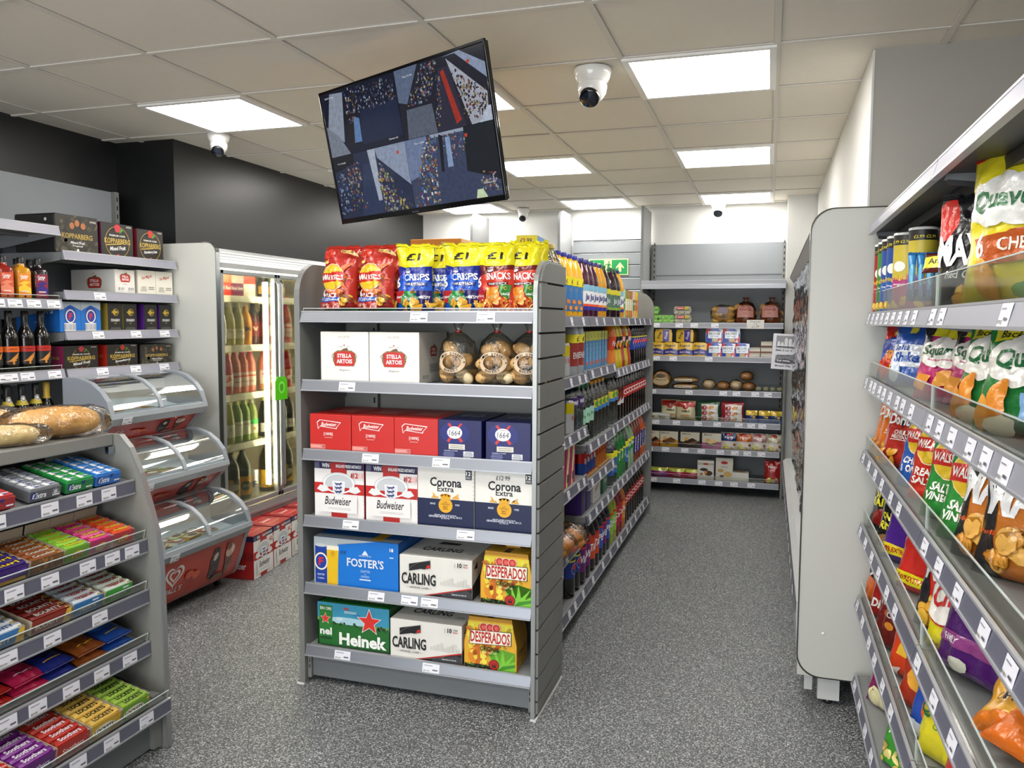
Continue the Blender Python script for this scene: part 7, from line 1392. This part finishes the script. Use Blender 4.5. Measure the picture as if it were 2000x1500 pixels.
# ================================================================== CRISPS WALL
RW = ['top', 'second', 'third', 'fourth', 'fifth', 'bottom']
def rput(p, x, y, k, rz, d, tl=(0, 0), cat='crisp bag', sc=None, dz=0):
    if cat == 'crisp bag':      # keep the pack behind the clear strip, turned towards the aisle
        vs = p['o'].data.vertices; hw = max(v.co.x for v in vs); yf = -min(v.co.y for v in vs); far = x > .56
        if k >= 2 and not sc: sc = (1.1, 1.1, 1.04); hw *= 1.1
        rz -= 24 if y > 1.6 and not far else 8
        xm = .345 + hw * cos(rad(rz)) + yf * abs(sin(rad(rz))) * .5
        if not far: y = y * max(x if x > .445 else xm, xm) / (.42 if k < 3 else .435); x = max(x if x > .445 else xm, xm); tl = (-13 if abs(tl[0]) < 20 and k else tl[0], 0)
        y = min(y, 3.2 - hw * abs(sin(rad(rz))) - .02)
    put(p, (x, y, RZ[k] - .004 + dz), rad(rz), d, f'on {RW[k]} shelf of crisps wall', cat, tilt=(rad(tl[0]), rad(tl[1])), sc=sc)
tb_r = P('tbr', tube, '#b8281c', '#a01f18'); tb_b = P('tbb', tube, '#2a5aa8', '#1f4a94'); tb_p = P('tbp', tube, '#b03a7a', '#c8b43a'); tb_g = P('tbg', tube, '#2a7a3a', '#3a8a2a')
for x, y, p, d in ((.385, 3.13, tb_r, 'slim red crisp tube nearest the white panel'), (.385, 3.04, tb_g, 'green crisp tube'), (.385, 2.94, tb_b, 'blue crisp tube'), (.388, 2.84, tb_b, 'blue crisp tube'), (.395, 2.745, tb_p, 'pink crisp tube behind the wafers')): rput(p, x, y, 0, -40, d, cat='crisp tube')
rput(tb_p, .415, 2.60, 0, 0, 'large pink and yellow crisp tube, left of the pair', cat='crisp tube'); rput(tb_p, .495, 2.62, 0, 0, 'large pink and yellow crisp tube, right of the pair', cat='crisp tube')
def wafer(): return bag('wafer_packet', .022, .125, .03, '#3f8cc8', [R(-.011, .011, .0, .03, '#2a5a9c'), EL(0, .07, .008, .03, '#7ac0e0', 10)], 3, nu=6, nv=10, wr=.4)
for i in range(8): rput(P('waf', wafer), .37 + .022 * i, 2.47 + .004 * (i % 2), 0, 0, 'upright blue wafer packet', cat='sweet packet', dz=.03)
def crisp(key, w, h, base, ops, seed, **k): return P(key, bag, 'crisp_bag', w, h, k.pop('t', .06), base, ops, seed, **k)
def txt(s, x, y, w, h, c='#f6f2ea', rot=0, it=.1): return T(s, x, y, w, h, c, 2, it, rot)
cloud = lambda x, y, s, c='#eeeae0': [EL(x + a * s, y + b * s, r * s, r * s * .8, c, 18) for a, b, r in ((-.04, 0, .032), (-.01, .008, .036), (.025, .004, .034), (.05, 0, .024), (-.02, -.01, .03), (.02, -.012, .03))]
brk = lambda c1='#6a2a1a': [R(-.03, .02, -.01, .02, c1)]
lab_ = crisp('brn', .08, .05, '#5a1c14', [R(-.038, .03, .008, .04, '#d8d03a'), T('Any 2', 0, .024, .05, .02, '#1c1c14', 1)], 2, nu=8, nv=8, wr=.4, t=.02)
rput(lab_, .395, 2.38, 0, -10, 'small brown packet with yellow flash', tl=(-25, 20), dz=.09)
mxk = crisp('mxk', .17, .25, '#17171a', [R(-.085, .085, .16, .25, '#17171a'), EL(-.06, .2, .04, .05, '#c8281c', 16), T('MAX', .0, .13, .14, .07, '#f4f4f2', 4), T('Fried Chicken', .02, .075, .1, .018, '#f2f2f2', 1)] + badge(.05, .21, .6) + chips(.03, .035, .03, 6, 3), 12)
mxr = crisp('mxr', .17, .25, '#c42a1c', [T('MAX', .01, .14, .13, .07, '#f4f4f2', 4), R(-.085, -.03, .0, .07, '#17171a')] + chips(.03, .05, .035, 8, 4) + badge(.02, .21, .6), 13)
rput(mxk, .40, 2.06, 0, -28, 'black crisp bag with big white letters', tl=(-4, 0)); rput(mxr, .475, 2.0, 0, -38, 'red crisp bag behind the black one', tl=(-4, 0)); rput(mxr, .5, 1.88, 0, -40, 'red crisp bag between black and yellow ones')
qy = crisp('qy', .27, .33, '#e0d028', [PL([(-.135, .29), (.135, .31), (.135, .33), (-.135, .33)], '#c8281c'), PL([(-.04, .3), (.1, .3), (.05, .26)], '#a8201a')] + cloud(-.02, .2, 1.5, '#e9e8e2') + [T('Quavers', -.02, .2, .17, .045, '#1f6a3a', 2, .15), PL([(-.1, .13), (.135, .15), (.135, .09), (-.06, .075)], '#b8541c'), T('6', -.075, .115, .025, .05, '#f2f0e8', 2), T('CHEESE', .02, .115, .1, .026, '#f2e8d8', 1)] + [EL(-.05, .05, .02, .045, '#e0a030', 12, rot=.5), EL(.04, .03, .03, .012, '#5a9a3a', 12)], 14, t=.11)
rput(qy, .43, 1.60, 0, -40, 'huge yellow six-pack bag with green name, nearest', tl=(-5, 0))
red1 = crisp('red1', .15, .19, '#1f3f9c', [PL([(-.075, .14), (.075, .16), (.075, .19), (-.075, .19)], '#c8281c'), T('£1', .0, .165, .04, .02, '#f0d83a', 2), EL(0, .04, .06, .05, '#c8341c', 18), T('FRIES', .01, .085, .1, .035, '#e8922a', 4, .2), EL(.02, .04, .02, .02, '#f0d020', 12)], 21)
snx = crisp('snx', .15, .2, '#2a5ab0', [R(-.075, .075, .06, .13, '#e8ecf2'), T('Salt&', -.02, .12, .07, .018, '#2a5ab0', 2, .2), T('Shake', .0, .09, .1, .032, '#2a5ab0', 3, .15), R(-.01, .015, .165, .185, '#e8d83a'), EL(-.03, .04, .02, .028, '#c8d8e8', 12)], 22)
rput(red1, .395, 3.1, 1, -28, 'red and blue crisp bag with price flash', tl=(-5, 0)); rput(snx, .415, 2.82, 1, -25, 'blue crisp bag with white band', tl=(-5, 0))
blu = crisp('blu', .14, .2, '#1f3a8a', [EL(.0, .15, .02, .02, '#e8d83a', 14), R(-.07, .07, .0, .06, '#c8ccd4'), T('Chips', 0, .1, .09, .03, '#e8d83a', 3)], 23); rput(blu, .49, 2.75, 1, -30, 'dark blue crisp bag in the back row')
pnk = crisp('pnk', .185, .2, '#c02a70', [PL([(-.09, .17), (.09, .15), (.09, .185), (-.09, .2)], '#e0d428'), R(-.09, -.05, .14, .2, '#1c1a24')] + cloud(.0, .12, 1.15) + [T('Squares', .0, .122, .125, .032, '#1f5a3a', 2, .2), T('Baked potato snacks', 0, .1, .08, .007, '#c84a7a'), PL([(-.07, .03), (-.03, .02), (-.02, .06), (-.06, .065)], '#e89a3a'), PL([(-.01, .03), (.05, .04), (.04, .075), (-.0, .07)], '#f0a848')], 24)
rput(pnk, .43, 2.27, 1, -28, 'pink crisp bag with white cloud name', tl=(-6, 0)); rput(pnk, .50, 2.35, 1, -35, 'pink crisp bag behind'); rput(pnk, .47, 1.93, 1, -30, 'pink crisp bag beside the green one', tl=(-4, 5))
grn = crisp('grn', .23, .215, '#1f7a38', [PL([(-.1, .165), (-.02, .17), (-.02, .205), (-.1, .205)], '#e0d428'), T("They're", -.06, .195, .055, .013, '#1c1c14', 1, .2), T('Back!', -.06, .178, .05, .014, '#1c1c14', 1, .2)] + cloud(.0, .128, 1.45) + [T('Quavers', .0, .13, .15, .04, '#1f6a3a', 2, .15), T('Salt &', .04, .062, .07, .018, '#1c2a8a', 1), PL([(-.01, .07), (.115, .074), (.115, .025), (-.01, .02)], '#8ab8e8'), T('Salt &', .045, .06, .07, .016, '#1c2a8a', 1), T('Vinegar', .05, .038, .09, .018, '#1c2a8a', 1), EL(-.06, .05, .018, .045, '#e08a2a', 14, rot=-.3), EL(-.085, .035, .014, .03, '#e8a040', 12), EL(-.05, .015, .03, .012, '#f0e8d0', 12)], 25, t=.08)
rput(grn, .44, 1.72, 1, -30, 'large green crisp bag with white cloud name', tl=(-5, 0)); rput(grn, .44, 1.50, 1, -35, 'large green crisp bag at picture edge', tl=(-5, 0))
def doritos(c, key): return crisp(key, .17, .235, c, [PL([(-.085, .2), (.085, .19), (.085, .235), (-.085, .235)], '#3a2c14'), T('CLUB', .0, .214, .06, .014, '#d8b83a', 2), PL([(-.02, .2), (.02, .2), (.0, .12)], '#241a18'), T('Doritos', .0, .15, .12, .034, '#f4f2ee', 3, .15), T('CHILLI', .0, .11, .06, .013, '#f0e8e0', 2), T('HEATWAVE', .0, .096, .07, .012, '#f0e8e0', 2), R(-.04, .04, .085, .087, '#f0e8e0')] + chips(-.03, .035, .026, 7, 5, ['#e0a02a', '#d88a20']), 31 if key == 'dor' else 32)
dor = doritos('#d8701c', 'dor'); ddr = doritos('#b0281c', 'ddr')
rput(dor, .395, 3.08, 2, -28, 'orange tortilla chip bag', tl=(-8, 4)); rput(ddr, .40, 2.84, 2, -28, 'red tortilla chip bag', tl=(-10, 8)); rput(ddr, .45, 2.68, 2, -30, 'red tortilla chip bag', tl=(-8, 6))
def walk(c, key, sub, extra=(), sd=33): return crisp(key, .17, .235, c, list(extra) + badge(-.01, .145, 1.15) + [txt(sub[0], .0, .075, .09, .02), txt(sub[1], .0, .052, .1, .02)] + chips(.04, .025, .024, 5, 6) + chips(.05, .205, .02, 3, 7), sd)
wbl = walk('#2a62b8', 'wbl', ('CHEESE', '& ONION'), [PL([(-.085, .19), (.085, .2), (.085, .235), (-.085, .235)], '#1f3f8a')], 34); wrd = walk('#c8301c', 'wrd', ('READY', 'SALTED'), [EL(.05, .14, .025, .032, '#e8d020', 16), R(-.02, .06, .2, .222, '#d8a83a')], 35); wgr = walk('#2a8a34', 'wgr', ('SALT &', 'VINEGAR'), [PL([(-.085, .2), (.085, .21), (.085, .235), (-.085, .235)], '#1c5a28')], 36)
rput(wbl, .42, 2.50, 2, -32, 'blue crisp bag with yellow disc', tl=(-12, 8)); rput(wrd, .40, 2.31, 2, -30, 'red-brown crisp bag with yellow disc', tl=(-8, 5)); rput(wgr, .44, 2.10, 2, -30, 'green crisp bag with yellow disc', tl=(-8, 5)); rput(wgr, .425, 1.90, 2, -32, 'green crisp bag with yellow disc', tl=(-7, 4))
mxo = crisp('mxo', .19, .245, '#c9762a', [PL([(-.095, .0), (-.04, .0), (-.06, .14), (-.01, .245), (-.095, .245)], '#1a1a1c'), T('MAX', -.005, .145, .15, .075, '#f4f4f2', 4), PL([(-.03, .19), (.07, .19), (.06, .235), (-.03, .235)], '#d8b02a'), T('FLAMIN', -.0, .222, .06, .012, '#1c1c14', 2), T('WINGS', -.0, .203, .06, .012, '#1c1c14', 2), T('Paprika', -.06, .075, .05, .012, '#d8541c', 1)] + chips(.0, .05, .04, 9, 8, ['#dc9a3a', '#cf8426', '#e6ae54']), 37, t=.08)
rput(mxo, .43, 1.70, 2, -30, 'black and orange crisp bag with white letters', tl=(-6, 3)); rput(mxo, .46, 1.50, 2, -35, 'orange crisp bag at picture edge', tl=(-6, 3))
spc = crisp('spc', .17, .22, '#131314', [EL(0, .17, .06, .03, '#3a3a3c', 18), EL(0, .175, .055, .026, '#131314', 18), T('SPACE', .0, .13, .11, .03, '#e8dc28', 3), T('RAIDERS', .0, .1, .13, .03, '#e8dc28', 3), EL(.0, .05, .05, .03, '#8a1c14', 16), PL([(-.085, .2), (-.02, .21), (-.04, .18), (-.085, .17)], '#e8dc28')], 41)
oni = crisp('oni', .15, .21, '#151516', [EL(-.02, .16, .03, .03, '#d8b01c', 14), EL(-.02, .16, .015, .015, '#c8281c', 10), T('ONION', .0, .1, .1, .026, '#e8dc28', 2), T('RINGS', .0, .07, .1, .026, '#e8dc28', 2), EL(0, .03, .05, .015, '#a87a4a', 12)], 42)
rput(spc, .39, 3.2, 3, -28, 'black crisp bag with yellow lettering', tl=(-6, 3)); rput(oni, .42, 3.03, 3, -30, 'black onion ring bag', tl=(-6, 5))
def mm(c, key, band, sd): return crisp(key, .17, .235, c, [PL([(-.05, .19), (.01, .21), (.04, .17), (-.02, .14)], '#3f8a3a'), T('MONSTER', -.0, .178, .11, .03, '#e8e4dc', 3, .15), T('MUNCH', .0, .148, .09, .028, '#d8342a', 3, .15), EL(.05, .2, .02, .016, '#e8922a', 12), R(-.085, .085, .02, .05, band), T('+50% EXTRA FREE', .0, .035, .13, .014, '#b8281c', 2)], sd)
mmp = mm('#4a1f86', 'mmp', '#e8d020', 43); mmr = mm('#c8281c', 'mmr', '#ece020', 44)
rput(mmp, .41, 2.82, 3, -30, 'purple crisp bag with yellow strip', tl=(-8, 4)); rput(mmr, .41, 2.50, 3, -30, 'red crisp bag with yellow strip', tl=(-8, 6))
mx2 = crisp('mx2', .17, .235, '#c42a1c', [PL([(-.085, 0), (-.03, 0), (-.05, .15), (-.01, .235), (-.085, .235)], '#17171a'), T('MAX', .0, .15, .13, .07, '#f4f4f2', 4)] + chips(-.01, .045, .034, 9, 9), 45); rput(mx2, .41, 2.18, 3, -30, 'red and black crisp bag with white letters', tl=(-8, 5))
chy = crisp('chy', .19, .23, '#e6da22', cloud(-.01, .12, 2.0, '#c8302a') + cloud(-.01, .12, 1.86) + [T('Chips', -.01, .12, .14, .06, '#c8302a', 3, .3, .25)] + chips(.06, .06, .03, 4, 10, ['#efdc8a', '#e8d070']) + chips(.05, .18, .02, 3, 11, ['#efdc8a']) + [T('MEAL', 0, .02, .06, .012, '#8a6a1a', 1)], 46); rput(chy, .43, 2.0, 3, -32, 'bright yellow crisp bag with red script', tl=(-8, 6))
prp = crisp('prp', .24, .22, '#4a1466', [R(-.1, .1, .165, .21, '#b8b8c0'), T('Prawn', -.03, .16, .09, .03, '#f4f0f4', 3, .2, .5), R(-.1, .1, .06, .085, '#8a3a7a'), T('FAMILY', -.05, .072, .06, .014, '#f0e4f0', 2), EL(.06, .12, .02, .025, '#c86a2a', 12), EL(-.02, .03, .02, .012, '#c8c8b8', 10)], 47, t=.1); rput(prp, .43, 1.80, 3, -35, 'glossy dark purple crisp bag', tl=(-10, 0))
ora = crisp('ora', .15, .17, '#e0701c', [PL([(-.05, .17), (.06, .17), (.02, .08)], '#b8281c'), T('hey!', .01, .13, .05, .016, '#f4f0e8', 1), EL(.05, .14, .02, .015, '#1c1c1c', 10), R(-.02, .04, .09, .1, '#f2ece4')], 48); rput(ora, .44, 1.62, 3, -35, 'orange snack bag with red corner', tl=(-58, 0), sc=(.8, .8, .8), dz=.03)
mcc = crisp('mcc', .22, .24, '#dca02a', [PL([(-.11, .0), (.11, .0), (.11, .05), (-.11, .03)], '#d8761c')] + [PL([(-.06 + .04 * i, .19), (-.045 + .04 * i, .19), (-.055 + .04 * i, .1), (-.075 + .04 * i, .1)], '#191914') for i in range(4)] + [RING(-.005, .15, .075, .08, '#191914', 28, .7), T('CHEDDAR', -.02, .07, .12, .02, '#191914', 1), R(.03, .11, .06, .17, '#8ab8e0'), T('20%', .07, .12, .05, .03, '#1c2a6a', 2), EL(.03, .03, .03, .03, '#8a1c14', 14), EL(.03, .03, .018, .02, '#e8b88a', 12)], 49, t=.1); rput(mcc, .45, 1.46, 3, -30, 'yellow cheddar crisp bag with black stripes', tl=(-48, 0), sc=(1, 1, .85), dz=.02)
jon = crisp('jon', .15, .2, '#d8641c', [T('Jonis', .0, .11, .1, .04, '#f6f2ea', 3, .2), EL(0, .11, .06, .03, '#2a1a14', 18), T('Jonis', .0, .11, .1, .032, '#f6f2ea', 3, .2)], 51); r59 = crisp('r59', .15, .18, '#9a1f1c', [R(-.02, .05, .09, .13, '#ece020'), T('59p', .015, .11, .05, .02, '#a8281c', 2), T('Disco', 0, .05, .1, .03, '#f2ece6', 3, .1), R(-.075, .075, .16, .18, '#c87a74')], 52)
rput(jon, .41, 3.3, 4, -28, 'orange crisp bag with white script', tl=(-6, 4)); rput(r59, .39, 3.12, 4, -25, 'dark red crisp bag with price flash', tl=(-10, 6))
twi = crisp('twi', .14, .2, '#7a1f18', [PL([(-.07, .14), (.07, .15), (.07, .2), (-.07, .2)], '#c8641c'), T('Twister', 0, .11, .1, .024, '#f2ece6', 2, .1), R(-.02, .02, .07, .085, '#b85a2a')], 53); brw = crisp('brw', .15, .21, '#6a1c16', [EL(0, .16, .05, .03, '#f2e8c8', 14), T('Peewee', 0, .16, .09, .03, '#d8a82a', 3, .1), T('Cheesy', 0, .1, .09, .022, '#f0e4dc', 2, .2), EL(-.03, .07, .02, .012, '#d88a2a', 10)], 54)
rput(twi, .40, 2.98, 4, -28, 'dark red and orange snack bag', tl=(-8, 4)); rput(brw, .41, 2.83, 4, -28, 'maroon snack bag with yellow script', tl=(-8, 5))
wor = crisp('wor', .16, .225, '#d8441c', [EL(.0, .15, .07, .04, '#1f3a9c', 18), T('Wotsits', 0, .15, .12, .045, '#f0b82a', 4, .1), PL([(-.03, .1), (.0, .07), (.02, .08), (.01, .06), (-.04, .06)], '#f0c03a'), EL(.04, .12, .006, .01, '#3a6ac8', 10), PL([(-.05, .02), (-.01, .03), (-.03, .0)], '#e8d8d0')], 55)
rput(wor, .41, 2.60, 4, -28, 'orange puffs bag with blue and yellow name', tl=(-8, 6)); wb4 = crisp('wb4', .15, .21, '#1f4aa8', [T('WOTS', 0, .15, .1, .04, '#f0b82a', 4), EL(0, .08, .03, .03, '#d8661c', 12), R(-.075, .075, 0, .04, '#c8d0dc')], 56); wox = crisp('wox', .15, .2, '#b0341c', [T('TWIST', 0, .15, .1, .03, '#f0a82a', 4, 0, .5), EL(.0, .08, .04, .03, '#e8a83a', 12), EL(.02, .11, .015, .012, '#2a6a2a', 10)], 57)
rput(wox, .42, 2.42, 4, -30, 'rust coloured snack bag', tl=(-10, 4)); rput(wb4, .415, 2.24, 4, -30, 'blue puffs bag with yellow name', tl=(-8, 5))
qy2 = crisp('qy2', .18, .23, '#e6da28', badge(-.02, .175, .8) + [EL(.05, .16, .018, .022, '#c84a1c', 14), T('5', .05, .16, .014, .024, '#f4f0e0', 2), T('Quavers', 0, .11, .14, .036, '#1f6a3a', 2, .15), T('Cheese', 0, .08, .06, .012, '#3a8a4a', 1), R(.05, .09, .02, .1, '#c8c420')], 58); rput(qy2, .42, 2.08, 4, -32, 'yellow crisp bag with green name', tl=(-8, 4)); rput(mmr, .43, 1.84, 4, -32, 'red crisp bag partly out of view')
onp = crisp('onp', .16, .23, '#8a1f5a', [EL(-.02, .19, .02, .02, '#e0d428', 14), T('ONION', .0, .14, .1, .026, '#f2e8ee', 3), T('RINGERS', .0, .11, .11, .026, '#f2e8ee', 3), T('SMOKY', 0, .09, .06, .01, '#d8a8c0', 1)] + [RING(x, y, .012, .024, '#e8e0b0', 18) for x, y in ((-.03, .17), (.05, .13), (-.03, .04), (.03, .05))] + [EL(0, .03, .05, .025, '#e0d8a8', 14)], 61)
rput(onp, .40, 3.07, 5, -28, 'plum onion ring bag', tl=(-6, 3)); opg = crisp('opg', .13, .13, '#3f9a30', [T('RINGS', 0, .1, .08, .018, '#f0f0e8', 2)] + crumbs(-.05, .05, .01, .06, ['#e0cc7a', '#cbb45a'], 18, .014, 3), 62); rput(opg, .42, 2.74, 5, -28, 'small green ring snack bag', tl=(-10, 4)); rput(P('qyb', bag, 'crisp_bag', .14, .16, .05, '#d8b23a', [EL(0, .1, .04, .03, '#3f8a30', 12), T('Nik', 0, .12, .06, .02, '#2a1a10', 3)], 63), .42, 2.2, 5, -28, 'small yellow snack bag, alone near the front')
# packs standing behind the front ones
BK_ = [[], [(snx, 'blue'), (pnk, 'pink'), (pnk, 'pink'), (grn, 'green'), (grn, 'green')], [(dor, 'orange'), (ddr, 'red'), (ddr, 'red'), (wbl, 'blue'), (wrd, 'red-brown'), (wgr, 'green'), (mxo, 'orange and black')], [(spc, 'black'), (oni, 'black onion'), (mmp, 'purple'), (mmr, 'red'), (mx2, 'red and black'), (chy, 'yellow'), (prp, 'dark purple')],
       [(jon, 'orange'), (r59, 'dark red'), (brw, 'maroon'), (wor, 'orange puffs'), (wox, 'rust'), (wb4, 'blue'), (qy2, 'yellow')]]
for k, L in enumerate(BK_):
    for i, (p, d) in enumerate(L):
        hw = max(v.co.x for v in p['o'].data.vertices)
        rput(p, .60 + .03 * (i % 2), 3.0 - i * (1.45 / max(1, len(L))) , k, -25 - 10 * (i % 2), f'{d} back-row crisp bag', tl=(-4, R0.uniform(-4, 4)))
for x, y, k, p, d in ((.47, 2.66, 3, oni, 'black onion ring bag leaning between purple and red'), (.46, 2.7, 4, brw, 'maroon snack bag leaning by the orange puffs'), (.43, 3.0, 2, dor, 'orange tortilla chip bag behind the red'), (.45, 2.86, 5, onp, 'plum onion ring bag farther in')): rput(p, x, y, k, -30, d, tl=(-8, 4))
write_labels()
